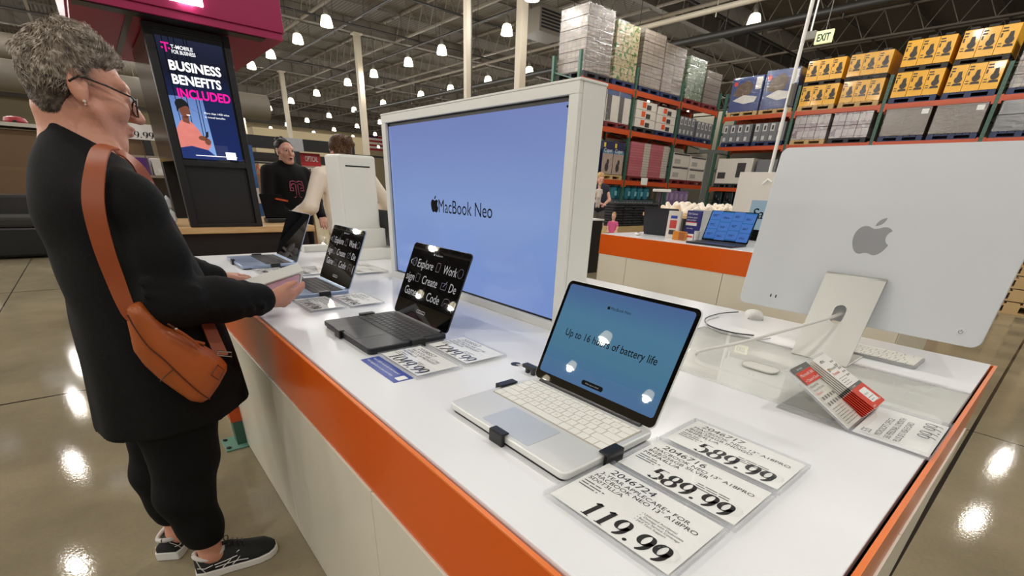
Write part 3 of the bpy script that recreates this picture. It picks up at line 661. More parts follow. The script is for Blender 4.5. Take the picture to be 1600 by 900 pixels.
# stand: foot plate forward, bent upright leaning toward the display, with a cable hole
sw_ = .132
b = MB(); b.box(-sw_ / 2, sw_ / 2, -.135, 0.0, 0.0, .0045); b.obj('stand_foot', M_alud, im, bevel=.0015)
top_y, top_z = -.076, .205
lean = math.atan2(-top_y, top_z); LL = math.hypot(top_y, top_z)
SM = Matrix.Translation((0, 0, .002)) @ Matrix.Rotation(lean, 4, 'X') @ Matrix.Rotation(PI / 2, 4, 'X')
outer = [(-sw_ / 2, 0), (sw_ / 2, 0), (sw_ / 2, LL), (-sw_ / 2, LL)]
hole = [(x, y) for x, y in rrect(.027, .048, .0134, 8, cx=.0, cy=LL * .56)]
b = MB()
def plate_with_hole(mb, ow, oh, hole, z0, z1):
    n = len(hole); cx = sum(p[0] for p in hole) / n; cy = sum(p[1] for p in hole) / n
    out = []
    for x, y in hole:
        dx, dy = x - cx, y - cy
        ks = []
        if dx > 1e-9: ks.append((ow / 2 - cx) / dx)
        if dx < -1e-9: ks.append((-ow / 2 - cx) / dx)
        if dy > 1e-9: ks.append((oh - cy) / dy)
        if dy < -1e-9: ks.append((0 - cy) / dy)
        k = min(ks); out.append((cx + dx * k, cy + dy * k))
    corners = [(-ow / 2, 0), (ow / 2, 0), (ow / 2, oh), (-ow / 2, oh)]
    for c in corners:                            # snap the closest outline vertex on to each corner
        i = min(range(n), key=lambda k: (out[k][0] - c[0]) ** 2 + (out[k][1] - c[1]) ** 2); out[i] = c
    for (z, fl) in ((z0, 1), (z1, 0)):
        mb.add([(x, y, z) for x, y in out + hole], [(i, (i + 1) % n, n + (i + 1) % n, n + i) for i in range(n)])
    mb.add([(x, y, z) for z in (z0, z1) for x, y in out], [(i, (i + 1) % n, n + (i + 1) % n, n + i) for i in range(n)])
    mb.add([(x, y, z) for z in (z0, z1) for x, y in hole], [(i, (i + 1) % n, n + (i + 1) % n, n + i) for i in range(n)])
plate_with_hole(b, sw_, LL, hole, -.0022, .0022); st = b.obj('stand_upright', M_alud, im); st.matrix_local = SM
b = MB(); b.cyl((-sw_ / 2, top_y - .004, top_z + .002), (sw_ / 2, top_y - .004, top_z + .002), .006, n=14); b.obj('stand_hinge', M_alud, im, smooth=True)
M_cord = mat('white_cord', (214, 212, 206), rough=.5, var=0)
cord = [atz(1088, 553, TOP + .004), V(1.10, .53, TOP + .02), V(1.17, .47, TOP + .045), V(1.27, .395, TOP + .085), V(1.36, .345, TOP + .112), V(1.43, .335, TOP + .118)]
def smooth_path(pts, n=6):
    pts = [V(p) for p in pts]; out = []
    for i in range(len(pts) - 1):
        p0, p1, p2, p3 = pts[max(i - 1, 0)], pts[i], pts[i + 1], pts[min(i + 2, len(pts) - 1)]
        for k in range(n):
            t = k / n; out.append(.5 * ((2 * p1) + (p2 - p0) * t + (2 * p0 - 5 * p1 + 4 * p2 - p3) * t * t + (3 * p1 - p0 - 3 * p2 + p3) * t ** 3))
    return out + [pts[-1]]
tag(MB().tube(smooth_path(cord), .0042, 10).obj('power_cord', M_cord, smooth=True), 'white power cord running through the hole in the computer stand', 'cord')
# mouse, keyboard, cables
ms = thing('computer_mouse', 'white wired mouse with a black cable on the table', 'mouse', (1.685, .655, TOP), math.radians(-60))
b = MB(); prof = []
for i in range(9):
    t_ = i / 8; yy = -.056 + .112 * t_; ww = .029 * (1 - (2 * t_ - 1) ** 4 * .45); hh = .021 * math.sin(PI * (.12 + .80 * t_)) ** .8 + .003
    prof.append([(ww * math.cos(PI * k / 10), yy, hh * math.sin(PI * k / 10) ** .7 if 0 < k < 10 else 0) for k in range(11)])
vs = [p for r in prof for p in r]; fs = [(i * 11 + k, i * 11 + k + 1, (i + 1) * 11 + k + 1, (i + 1) * 11 + k) for i in range(8) for k in range(10)]
b.add(vs, fs + [tuple(range(11)), tuple(range(88, 99))]); b.obj('shell', M_white, ms, smooth=True)
b = MB(); b.box(-.024, .024, -.05, .05, 0, .004); b.obj('skid_base', M_alud, ms)
blk = smooth_path([(1.66, .70, TOP + .01), (1.60, .735, TOP + .005), (1.50, .735, TOP + .002), (1.42, .68, TOP + .002), (1.405, .60, TOP + .002), (1.43, .54, TOP + .003)])
tag(MB().tube(blk, .0018, 6).obj('mouse_cable', M_black, smooth=True), 'thin black mouse cable looping over the white table behind the stand', 'cable')
gry = smooth_path([(1.56, .72, TOP + .002), (1.47, .715, TOP + .002), (1.40, .67, TOP + .002), (1.37, .60, TOP + .002), (1.40, .52, TOP + .002), (1.45, .50, TOP + .002)])
tag(MB().tube(gry, .0016, 6).obj('keyboard_cable', mat('pale_grey_cable', (186, 186, 184), rough=.5)), 'thin pale grey cable beside the black mouse cable', 'cable')
kb = thing('computer_keyboard', 'slim white desktop keyboard partly hidden by the computer stand', 'keyboard', (1.545, .302, TOP), PI / 2)
b = MB(); b.prism(rrect(.285, .112, .010), 0, .0085); b.obj('case', mat('key_gap_grey', (168, 168, 166), rough=.4), kb, smooth=35, bevel=.001)
kk = keyboard_mesh(.275, .103).obj('keyboard', M_keyw, kb, loc=(0, 0, .0085), bevel=.0004); key_legends(.275, .103, .0013).obj('key_legend', M_leg, kk)
# clear puck and plate on the table, in front of the stand
M_frost = clear_mat('frosted_acrylic', (254, 254, 252))
t = thing('acrylic_plate', 'clear acrylic plate lying flat under the computer stand', 'plate', (1.17, .36, TOP + .0003), RZ)
MB().box(-.32, .32, -.20, .22, 0, .0035).obj('sheet', M_frost, t)
b = MB(); band(b, -.3202, .3202, -.2002, .2202, .0001, .0036, .0016); b.obj('polished_edge', A_edge, t)
t = thing('adhesive_pad', 'rounded clear pad stuck on the table beside the stand foot', 'pad', (1.15, .40, TOP + .004), RZ)
b = MB(); b.prism(rrect(.085, .05, .022), 0, .002); b.obj('pad', mat('pale_pad', (226, 226, 218), rough=.25), t, smooth=35)
b = MB(); outline(b, rrect(.0855, .0505, .022), .0012, .0022); b.obj('pad_rim', M_leg, t)

# ------------------------------------------------------------------ brochure stand with gift cards
bs = thing('card_stand', 'clear acrylic easel with a red and white leaflet panel and a 99.99 price card', 'card stand', (1.085, .065, TOP), RZ)
M_leaflet = mat('leaflet_paper', (236, 233, 222), rough=.5, var=.01)
M_red = mat('leaflet_red', (214, 66, 44), rough=.45, var=.01); M_greyink = mat('leaflet_grey', (104, 104, 98), rough=.5, var=0)
bs.location = (1.037, .153, TOP); bs.rotation_euler = (0, 0, 0)
sl = math.radians(30.6)
SMx = Matrix.Translation((0, 0, .003)) @ Matrix.Rotation(sl, 4, 'X')         # local xy on the slanted panel: x right, y up the slope
b = MB(); b.box(-.092, .092, -.118, 0, 0, .0025); b.box(-.092, .092, -.118, 0, .0085, .010); b.obj('tray', A_clear, bs)
b = MB(); b.box(-.092, .092, .0, .150, -.002, .0, 0, SMx); b.box(-.092, .092, 0, .150, .004, .0052, 0, SMx); b.obj('slanted_panel', A_clear, bs)
b = MB(); band(b, -.0922, .0922, -.1182, .0, .0002, .0098, .0018); band(b, -.0922, .0922, 0, .1502, -.0018, .005, .0018)
b2 = MB(); band(b2, -.0922, .0922, -.1182, .0, .0002, .0098, .0018); vs = list(b2.v)
b2 = MB(); band(b2, -.0922, .0922, -.1182, .0, .0002, .0098, .0018); t_ = MB(); band(t_, -.0922, .0922, 0, .1502, -.0018, .005, .0018); b2.add(t_.v, t_.f, 0, SMx); b2.obj('polished_edge', A_edge, bs)
b = MB(); b.box(-.09, .09, 0, .128, 0, .002); b.bar((-.088, .128, .002), (-.088, .128, .074), .003, .003); b.bar((.088, .128, .002), (.088, .128, .074), .003, .003); b.box(-.09, .09, .126, .129, .001, .074); b.obj('support', A_clear, bs)
b = MB(); b.box(-.088, .088, -.114, -.004, .0035, .0042); c = b.obj('price_card', M_paper, bs)
b = MB()
text(b, '535', -.083, -.028, .020, .0106, sx=.62); text(b, 'MICROSOFT OFFICE', -.083, -.043, .0135, .0106, width=.105); text(b, '365 PERSONAL 12 MONTH', -.083, -.057, .0135, .0106, width=.125); text(b, 'PLUS $15 VISA E CARD', -.083, -.071, .0135, .0106, width=.115)
digits(b, '99.99', -.028, -.110, .026, .0106, width=.085, shear=.12, thick=.10)
b.obj('price_lettering', I_price, c)
b = MB(); b.box(-.089, -.008, .003, .147, .001, .0016, 0, SMx); lf = b.obj('leaflet', M_leaflet, bs)
b = MB(); b.box(-.083, -.012, .105, .134, .0054, .0056, 0, SMx); b.obj('red_block', M_red, lf)
b = MB(); b.box(-.089, -.008, .135, .147, .0054, .0056, 0, SMx); b.obj('grey_heading', M_greyink, lf)
b = MB(); text(b, 'Microsoft 365', -.078, .122, .0095, .0059, SMx, width=.060); text(b, '+ Classic+Cloud', -.078, .109, .0085, .0059, SMx, width=.062); text(b, 'Save today', -.07, .138, .006, .0059, SMx); b.obj('white_lettering', M_paper, lf)
b = MB(); text(b, 'Microsoft 365', -.083, .096, .007, .0056, SMx); text(b, 'for your life today', -.083, .088, .007, .0056, SMx)
for r in range(2):
    for k in range(5): b.box(-.08 + k * .013, -.075 + k * .013, .066 - r * .014, .073 - r * .014, .0055, .0057, 0, SMx)
fine_lines(b, -.083, .044, .07, 7, .0056, .0056, SMx, th=.18, seed=4); b.obj('print', I_fine, lf)
b = MB(); text(b, 'Personal', -.083, .079, .0075, .0057, SMx); b.obj('red_lettering', M_red, lf)
# gift cards: every card of the little stack
CW, CL = .070, .140
CM0 = Matrix.Translation((1.03 + CW / 2, .141, .8345)) @ Matrix.Rotation(math.radians(25.5), 4, 'X')
for k in range(8):
    off = (7 - k) * -.0036
    t = thing('gift_card', 'topmost white and red subscription card in the leaflet easel stack' if k == 7 else 'white and red subscription card below the topmost one in the easel', 'card', (0, 0, 0), group=None if k == 7 else 'subscription cards stacked on the easel')
    t.matrix_world = CM0 @ Matrix.Translation((-(7 - k) * .0005, 0, off))
    b = MB(); b.prism(rrect(CW, CL, .004, 4, cy=CL / 2), -.0008, 0); b.obj('card', mat('card_white', (240, 237, 230), rough=.3, var=.01), t)
    b = MB(); b.prism(rrect(CW + .0003, CL * .37, .004, 4, cy=CL * .187), -.00082, .00015); b.obj('red_panel', M_red, t)
    b = MB(); b.box(-CW / 2 - .0001, CW / 2 + .0001, CL * .365, CL * .415, -.00081, .00016); b.obj('grey_strip', M_greyink, t)
    if k == 7:
        b = MB(); b.prism(rrect(.036, .032, .003, cx=.004, cy=CL * .19), .0002, .0004); pnl = b.obj('white_panel', M_paper, t)
        b = MB(); text(b, 'Microsoft 365', -.02, CL * .73, .0085, .0003); fine_lines(b, -.028, CL * .57, .05, 4, .0055, .0003, th=.18, seed=9)
        for r in range(5): b.box(.016, .020, CL * (.83 - .07 * r), CL * (.86 - .07 * r), .0002, .0004); b.box(.025, .029, CL * (.83 - .07 * r), CL * (.86 - .07 * r), .0002, .0004)
        text(b, 'Personal', -.010, CL * .205, .0055, .0006); fine_lines(b, -.010, CL * .15, .028, 2, .006, .0006, th=.2, seed=2)
        for q in range(5): b.box(-.022 + q * .004, -.0195 + q * .004, CL * .90, CL * (.915 + .008 * (q % 3)), .0002, .0004)
        b.box(-.024, .0, CL * .885, CL * .893, .0002, .0004); b.obj('print', I_fine, t)
        b = MB(); text(b, 'Personal', -.028, CL * .645, .0095, .0003); b.obj('red_lettering', M_red, t)
        b = MB(); text(b, '12 month', -.022, CL * .375, .0055, .0004); text(b, 'Microsoft', .008, CL * .06, .0055, .0004); text(b, '$99.99', -.030, CL * .02, .005, .0004); b.obj('white_lettering', M_paper, t)
        for dx, dy, cc in ((0, 0, (230, 90, 40)), (.0042, 0, (120, 170, 50)), (0, -.0042, (40, 140, 210)), (.0042, -.0042, (245, 185, 40))):
            pass
        b = MB()
        for q, (dx, dy) in enumerate(((0, 0), (.0042, 0), (0, -.0042), (.0042, -.0042))): b.box(-.0285 + dx, -.0247 + dx, CL * .75 + dy, CL * .75 + .0038 + dy, .0002, .0004, q)
        b.obj('colour_squares', [mat('sq_orange', (230, 90, 40), var=0), mat('sq_green', (120, 170, 50), var=0), mat('sq_blue', (40, 140, 210), var=0), mat('sq_yellow', (245, 185, 40), var=0)], t)

# ------------------------------------------------------------------ white display tower and things by it
tw = thing('display_tower', 'tall white display tower with a thin dark slot near its top', 'display stand', (1.05, 2.62, TOP))
b = MB(); b.box(-.070, .130, -.09, .10, .14, .50); b.obj('tower_body', M_house, tw, bevel=.012)
b = MB(); b.box(-.065, .138, -.13, .12, .055, .15); b.obj('shoulder_block', M_house, tw, bevel=.004)
b = MB(); b.box(-.06, .165, -.20, .13, 0, .056); b.obj('base_block', M_house, tw, bevel=.003)
b = MB(); b.box(-.035, .095, -.0915, -.0895, .445, .451); b.obj('slot', M_black, tw)
t = thing('white_block', 'small white block on the table beyond the sky blue laptop screen', 'block', (.915, 2.86, TOP)); MB().box(-.07, .07, -.03, .03, 0, .035).obj('block', M_house, t, bevel=.003)
lp = laptop('dark laptop seen from behind with a grey emblem, beside the white tower', (1.39, 2.50, TOP + .003), PI / 2 , .33, .235, M_mid, M_keyb, M_keywb, M_mid, S_dark, None, None, tilt=14, back_emblem=M_alud)

# ================================================================== phone-shop kiosk behind the far end of the table
M_mag = mat('magenta_panel', (150, 4, 72), rough=.42, var=.03, scale=2); M_kblk = mat('kiosk_black', (13, 13, 14), rough=.45, var=.05, scale=6); M_kbrn = mat('kiosk_side_gloss', (58, 48, 45), rough=.16, var=.05, scale=3)
M_wood = mat('pale_oak', (206, 170, 118), rough=.45, var=0)
def woodgrain(m):
    nt = m.node_tree; b = nt.nodes['Principled BSDF']; tc = nt.nodes.new('ShaderNodeTexCoord'); mp = nt.nodes.new('ShaderNodeMapping'); mp.inputs['Scale'].default_value = (2, 30, 30)
    n = nt.nodes.new('ShaderNodeTexNoise'); n.inputs['Scale'].default_value = 3; n.inputs['Detail'].default_value = 6; cr = nt.nodes.new('ShaderNodeValToRGB')
    nt.links.new(tc.outputs['Object'], mp.inputs[0]); nt.links.new(mp.outputs[0], n.inputs[0]); nt.links.new(n.outputs['Fac'], cr.inputs[0])
    cr.color_ramp.elements[0].position = .3; cr.color_ramp.elements[0].color = lin((186, 146, 94)); cr.color_ramp.elements[1].position = .7; cr.color_ramp.elements[1].color = lin((222, 188, 138)); nt.links.new(cr.outputs[0], b.inputs['Base Color'])
woodgrain(M_wood)
KY = 3.6
kc = thing('service_counter', 'long black service counter with a pale oak top behind the display table', 'counter', (.25, KY, 0))
MB().box(-.24, .92, 0, .95, .845, .885).obj('counter_top', M_wood, kc, bevel=.003)
b = MB(); b.box(-.20, .88, .04, .90, 0, .842); b.obj('cabinet', M_kblk, kc)
for x in (.10, .64):
    b = MB(); b.box(x - .26, x + .23, .028, .042, .06, .66); b.obj('cabinet_panel', mat('counter_panel', (30, 32, 31), rough=.5), kc, bevel=.003)
kk = thing('kiosk_tower', 'black kiosk tower with an upright advertising screen on the oak counter', 'kiosk', (.625, KY, .886))
b = MB(); b.box(-.19, .19, .03, .9, .37, 1.025); b.obj('tower_body', M_kbrn, kk, bevel=.004)
MB().box(-.19, .19, .78, .90, 0, .37).obj('lower_body', M_kblk, kk); MB().box(-.19, .19, .02, .05, 0, .37).obj('front_panel', M_kblk, kk)
b = MB(); b.box(-.205, -.165, -.005, .05, 0, 1.028); b.box(.17, .205, -.005, .05, 0, 1.028); b.box(-.165, .17, -.005, .05, 1.0, 1.028); b.box(-.165, .17, -.005, .05, .345, .375); b.box(-.165, .17, -.005, .05, 0, .02); b.obj('front_frame', M_kblk, kk, bevel=.002)
b = MB(); b.box(-.17, .175, .005, .02, .375, 1.0); b.obj('screen_bezel', MATS['screen_bezel'], kk)
sx0, sx1, sz0, sz1 = -.158, .160, .385, .975
S_ad = screen_mat('navy_advert', [(0, (18, 40, 100)), (.5, (20, 36, 84)), (.75, (10, 14, 34)), (1, (30, 36, 62))], .9, axis='Z')
b = MB(); b.add([(sx0, .004, sz0), (sx1, .004, sz0), (sx1, .004, sz1), (sx0, .004, sz1)], [(0, 1, 2, 3)]); dsp = b.obj('display', S_ad, kk)
FA = Matrix.Translation((0, .0035, 0)) @ Matrix.Rotation(PI / 2, 4, 'X')
S_light = screen_mat('pale_blue_wall_image', [(0, (150, 190, 250)), (1, (110, 140, 205))], .85, axis='Z')
b = MB(); b.add([(sx0, sz0, 0), (.02, sz0, 0), (.005, .70, 0), (sx0, .70, 0)], [(0, 1, 2, 3)], 0, FA); b.obj('image_wall', S_light, dsp)
b = MB()
for x in (-.13, -.10, -.075, -.03, -.015): b.box(x, x + .0035, .40 + (0 if x < -.05 else .05), sz1, .0006, .0008, 0, FA)
b.bar(FA @ V(-.158, .70, .0007), FA @ V(-.02, .62, .0007), .003, .0004); b.obj('image_lines', I_dark, dsp)
def emi(n, rgb, s):
    m = mat(n, rgb, var=.22, scale=26, emit=rgb, estr=s, rough=.3); b = m.node_tree.nodes['Principled BSDF']; m.node_tree.links.new(b.inputs['Base Color'].links[0].from_socket, b.inputs['Emission Color']); return m
E_white = emi('ad_white', (240, 246, 255), 1.0); E_pink = emi('ad_pink', (226, 10, 150), .8); E_shirt = emi('ad_shirt', (214, 126, 118), .55); E_skin = emi('ad_skin', (120, 72, 54), .5); E_hair = emi('ad_hair', (18, 20, 28), .4); E_trous = emi('ad_trousers', (24, 44, 106), .6)
b = MB(); Z1 = .0012
text(b, 'T-MOBILE', -.095, .925, .024, Z1, FA, bold=.02); text(b, 'FOR BUSINESS', -.095, .902, .024, Z1, FA, width=.112, bold=.02)
text(b, 'BUSINESS', -.122, .825, .062, Z1, FA, width=.252, bold=.03); text(b, 'BENEFITS', -.122, .760, .062, Z1, FA, width=.240, bold=.03)
text(b, 'More than 1400 value', .0, .625, .0145, Z1, FA, width=.13); text(b, 'in travel benefits', .0, .605, .0145, Z1, FA, width=.105); b.box(-.09, .13, .402, .406, Z1, Z1 + .0002, 0, FA); b.box(.07, .125, .39, .43, Z1 - .0003, Z1 - .0001, 0, FA); b.obj('white_lettering', E_white, dsp)
b = MB(); text(b, 'INCLUDED', -.112, .695, .062, Z1, FA, width=.265, bold=.03); text(b, 'T', -.138, .905, .062, Z1, FA, bold=.015); b.box(-.140, -.131, .918, .926, Z1, Z1 + .0002, 0, FA); b.box(-.108, -.099, .918, .926, Z1, Z1 + .0002, 0, FA); b.obj('pink_lettering', E_pink, dsp)
def blob(mb, pts, z): mb.add([(x, y, z) for x, y in pts], [tuple(t) for t in tri_poly(pts)], 0, FA)
b = MB(); blob(b, [(-.158, .385), (-.158, .44), (-.10, .452), (-.02, .435), (.03, .392), (.03, .385)], .0010); b.obj('image_trousers', E_trous, dsp)
b = MB(); blob(b, [(-.158, .44), (-.158, .535), (-.132, .575), (-.112, .59), (-.075, .575), (-.045, .535), (-.036, .51), (-.055, .488), (-.022, .494), (.002, .462), (-.02, .435), (-.10, .452)], .0013); b.obj('image_shirt', E_shirt, dsp)
b = MB(); blob(b, arcpts(-.098, .632, .026, .038, 0, 360, 20)[:-1], .0014); blob(b, [(-.118, .60), (-.118, .575), (-.085, .565), (-.085, .605)], .0014); blob(b, arcpts(-.035, .497, .022, .013, 0, 360, 14)[:-1], .0015); blob(b, arcpts(-.012, .480, .016, .018, 0, 360, 14)[:-1], .0015); b.obj('image_skin', E_skin, dsp)
b = MB(); blob(b, arcpts(-.106, .660, .032, .028, -15, 205, 18) + [(-.135, .62), (-.122, .64), (-.09, .655)], .0016); blob(b, [(-.022, .50), (-.012, .53), (.0, .535), (-.004, .505)], .0017); b.obj('image_hair', E_hair, dsp)
b = MB(); blob(b, arcpts(-.083, .612, .010, .005, 180, 360, 8), .0017); b.obj('image_smile', E_white, dsp)
b = MB(); b.add([(sx0 - .004 + .19, .0032, sz0), (sx0 + .192, .0032, sz0), (sx0 + .192, .0032, sz0 + .002), (sx0 + .19, .0032, sz0 + .002)], [(0, 1, 2, 3)])
# canopy: magenta front, black recess strip, magenta underside
cp = thing('kiosk_canopy', 'magenta canopy box over the kiosk with a glowing white letter', 'canopy', (.0, 3.45, 1.92))
b = MB(); b.box(.13, 1.10, 0, 1.55, .035, .95); b.obj('fascia', M_mag, cp, bevel=.004)
b = MB(); b.box(.14, 1.09, .01, 1.52, .0, .034); b.obj('underside', M_mag, cp)
b = MB(); b.box(.15, 1.0, .03, .13, -.004, .0); b.box(.36, .39, .13, 1.5, -.004, .0) ; b.obj('recess_strip', M_black, cp)
FM = Matrix.Translation((0, -.004, 0)) @ Matrix.Rotation(PI / 2, 4, 'X')
E_sign = mat('sign_white', (255, 255, 255), var=0, emit=(255, 250, 252), estr=3.0)
bp_ = aty(291, 6, 3.446) - V(0, 3.45, 1.92)
b = MB(); cx, cy = bp_.x, bp_.z
for (x0, x1, y0, y1) in ((-.075, .075, -.0, .06), (-.035, .035, 0, .42), (-.16, .16, .37, .43), (-.16, -.12, .25, .37), (.12, .16, .25, .37), (-.15, -.09, .15, .20), (.09, .15, .15, .20)): b.box(cx + x0, cx + x1, cy + y0, cy + y1, 0, .02, 0, FM)
b.obj('letter', E_sign, cp)
# black card-reader bag and papers, sanitiser and small goods on the counter
M_blackm = mat('black_cloth_case', (10, 10, 10), rough=.9, var=0, spec=.2)
t = thing('card_terminal', 'black tilted payment terminal on the oak counter in front of the employee', 'terminal', (1.0, 3.92, .886))
b = MB(); b.box(-.07, .07, -.05, .05, 0, .03); b.obj('foot', M_black, t, bevel=.006)
b = MB(); b.box(-.075, .075, -.012, .012, -.08, .09, 0, Matrix.Translation((0, 0, .105)) @ Matrix.Rotation(math.radians(-24), 4, 'X')); b.obj('screen_back', M_blackm, t, bevel=.004)
b = MB(); b.bar((.02, 0, .16), (.11, .02, .145), .012, .012); b.obj('orange_strap', M_ror, t)
t = thing('leaflet_pile', 'red and white leaflets lying at the front of the oak counter', 'leaflet', (.70, 3.63, .886), math.radians(4))
MB().box(-.09, .09, -.02, .10, 0, .010).obj('white_leaflet', M_paper, t); MB().box(-.075, .085, -.022, .098, .010, .016).obj('red_leaflet', mat('leaflet_dark_red', (176, 36, 40), rough=.35), t)
def bottle(label, loc, r, h, m, capm, grp=None):
    t = thing('pump_bottle', label, 'bottle', loc, group=grp)
    b = MB(); b.lathe([(r * .9, 0), (r, .006), (r, h * .7), (r * .75, h * .78), (r * .35, h * .82), (r * .35, h * .86)], 18); b.obj('body', m, t, smooth=40)
    b = MB(); b.lathe([(r * .42, h * .84), (r * .42, h * .90), (r * .16, h * .91), (r * .16, h)], 14); b.bar((0, 0, h * .99), (-r * 1.0, 0, h * .97), .010, .010); b.obj('pump', capm, t, smooth=40)
    return t
M_gclear = mat('hazy_bottle', (150, 152, 150), rough=.15, var=.05, coat=.4)
bottle('hazy sanitiser pump bottle in the kiosk opening', (.50, 3.86, .886), .036, .22, M_gclear, mat('bottle_pump', (190, 190, 186), rough=.3))
t = thing('gift_bow', 'small bright pink bow beside the kiosk tower foot', 'bow', (.49, 3.67, .886)); b = MB(); b.ball((-.018, 0, .02), (.022, .014, .018), 10); b.ball((.018, 0, .02), (.022, .014, .018), 10); b.obj('loop', mat('hot_pink', (220, 60, 140), rough=.4), t, smooth=True); b = MB(); b.ball((0, 0, .02), .009, 8); b.obj('knot', mat('hot_pink2', (190, 40, 110), rough=.4), t, smooth=True)
t = thing('plastic_bag', 'crumpled clear plastic bag beside the sanitiser bottle', 'bag', (.30, 3.72, .886)); b = MB()
for k in range(14): b.ball((random.uniform(-.05, .05), random.uniform(-.04, .04), random.uniform(.02, .16)), (random.uniform(.02, .04), .025, random.uniform(.02, .05)), 7)
b.obj('film', mat('bag_film', (196, 198, 200), rough=.2, coat=.6, var=.2, scale=30), t)
# ================================================================== people: smooth bodies from blended round cones
class Field:
    def __init__(s, lo, hi, vox):
        s.lo = np.array(lo, float); s.vox = vox
        s.n = np.ceil((np.array(hi, float) - s.lo) / vox).astype(int) + 1
        s.D = np.full(s.n, 1e3, np.float32)
        s.ax = [(s.lo[i] + np.arange(s.n[i]) * vox).astype(np.float32) for i in range(3)]
    def _sl(s, lo, hi):
        a = np.maximum(np.floor((np.array(lo) - s.lo) / s.vox).astype(int), 0); b = np.minimum(np.ceil((np.array(hi) - s.lo) / s.vox).astype(int) + 1, s.n)
        if np.any(a >= b): return None
        return tuple(slice(i, j) for i, j in zip(a, b))
    def _grid(s, sl): return np.meshgrid(*[s.ax[i][sl[i]] for i in range(3)], indexing='ij', sparse=True)
    def _mix(s, sl, d, k, op):
        A = s.D[sl]
        if op == '+':
            h = np.clip(.5 + .5 * (A - d) / k, 0, 1); s.D[sl] = A * (1 - h) + d * h - k * h * (1 - h)
        elif op == '-':
            h = np.clip(.5 - .5 * (A + d) / k, 0, 1); s.D[sl] = A * (1 - h) - d * h + k * h * (1 - h)
    def cone(s, a, b, ra, rb, k=.02, op='+', sq=None):
        """tapered capsule; sq=(unit vector, factor) squashes the section along that vector"""
        a = np.array(a, float); b = np.array(b, float); m = max(ra, rb) + k * 1.5 + s.vox * 3
        sl = s._sl(np.minimum(a, b) - m, np.maximum(a, b) + m)
        if sl is None: return s
        X, Y, Z = s._grid(sl); ab = b - a; L2 = max(ab @ ab, 1e-9)
        t = np.clip(((X - a[0]) * ab[0] + (Y - a[1]) * ab[1] + (Z - a[2]) * ab[2]) / L2, 0, 1)
        dx, dy, dz = X - a[0] - t * ab[0], Y - a[1] - t * ab[1], Z - a[2] - t * ab[2]
        q = dx * dx + dy * dy + dz * dz
        if sq is not None:
            n = np.array(sq[0], float); n /= np.linalg.norm(n); pr = dx * n[0] + dy * n[1] + dz * n[2]; q = q + pr * pr * (1 / sq[1] ** 2 - 1)
        s._mix(sl, np.sqrt(q) - (ra + t * (rb - ra)), k, op); return s
    def ell(s, c, r, R=None, k=.02, op='+'):
        c = np.array(c, float); r = np.array(r, float); m = r.max() + k * 1.5 + s.vox * 3
        sl = s._sl(c - m, c + m)
        if sl is None: return s
        X, Y, Z = s._grid(sl); dx, dy, dz = X - c[0], Y - c[1], Z - c[2]
        if R is not None:
            R = np.array(R); u = [dx * R[0, i] + dy * R[1, i] + dz * R[2, i] for i in range(3)]
        else: u = [dx, dy, dz]
        k0 = np.sqrt((u[0] / r[0]) ** 2 + (u[1] / r[1]) ** 2 + (u[2] / r[2]) ** 2); k1 = np.sqrt((u[0] / r[0] ** 2) ** 2 + (u[1] / r[1] ** 2) ** 2 + (u[2] / r[2] ** 2) ** 2)
        s._mix(sl, k0 * (k0 - 1) / np.maximum(k1, 1e-6), k, op); return s
    def stack(s, rows, k=.02, fold=None, cap=.008):
        """body of stacked ellipses; rows = (z, cx, cy, rx, ry)"""
        rows = sorted(rows); zz = np.array([r[0] for r in rows]); A = np.array(rows)
        m = .04; lo = (min(A[:, 1] - A[:, 3]) - m, min(A[:, 2] - A[:, 4]) - m, zz[0] - m); hi = (max(A[:, 1] + A[:, 3]) + m, max(A[:, 2] + A[:, 4]) + m, zz[-1] + m)
        sl = s._sl(lo, hi)
        if sl is None: return s
        X, Y, Z = s._grid(sl); z = Z.ravel()
        def ip(c):                                 # smooth (Catmull-Rom like) interpolation
            f = np.interp(np.clip(z, zz[0], zz[-1]), zz, A[:, c]); w = .03
            return (.5 * f + .25 * np.interp(np.clip(z - w, zz[0], zz[-1]), zz, A[:, c]) + .25 * np.interp(np.clip(z + w, zz[0], zz[-1]), zz, A[:, c])).reshape(1, 1, -1).astype(np.float32)
        cx, cy, rx, ry = ip(1), ip(2), ip(3), ip(4)
        u, v = (X - cx) / rx, (Y - cy) / ry
        e = np.sqrt(u * u + v * v); g = np.sqrt((u / rx) ** 2 + (v / ry) ** 2); d = e * (e - 1) / np.maximum(g, 1e-6)
        if fold is not None: d = d + fold(X, Y, Z, np.arctan2(v, u))
        d = np.maximum(d, np.maximum(zz[0] - Z, Z - zz[-1]))
        s._mix(sl, d.astype(np.float32), k, '+'); return s
    def cut(s, n, off):
        """remove everything where n.p > off"""
        n = np.array(n, float); X, Y, Z = np.meshgrid(*s.ax, indexing='ij', sparse=True); s.D = np.maximum(s.D, (X * n[0] + Y * n[1] + Z * n[2] - off).astype(np.float32)); return s
    def mesh(s):
        D = s.D; S = D < 0; nx, ny, nz = D.shape
        idx = np.zeros((nx - 1, ny - 1, nz - 1), np.uint8); cs = [(i, j, k) for i in (0, 1) for j in (0, 1) for k in (0, 1)]
        for i, j, k in cs: idx += S[i:nx - 1 + i, j:ny - 1 + j, k:nz - 1 + k]
        C = np.argwhere((idx > 0) & (idx < 8)); num = np.full(idx.shape, -1, np.int64); num[C[:, 0], C[:, 1], C[:, 2]] = np.arange(len(C))
        P = np.zeros((len(C), 3)); W = np.zeros(len(C))
        vals = {c: D[C[:, 0] + c[0], C[:, 1] + c[1], C[:, 2] + c[2]] for c in cs}
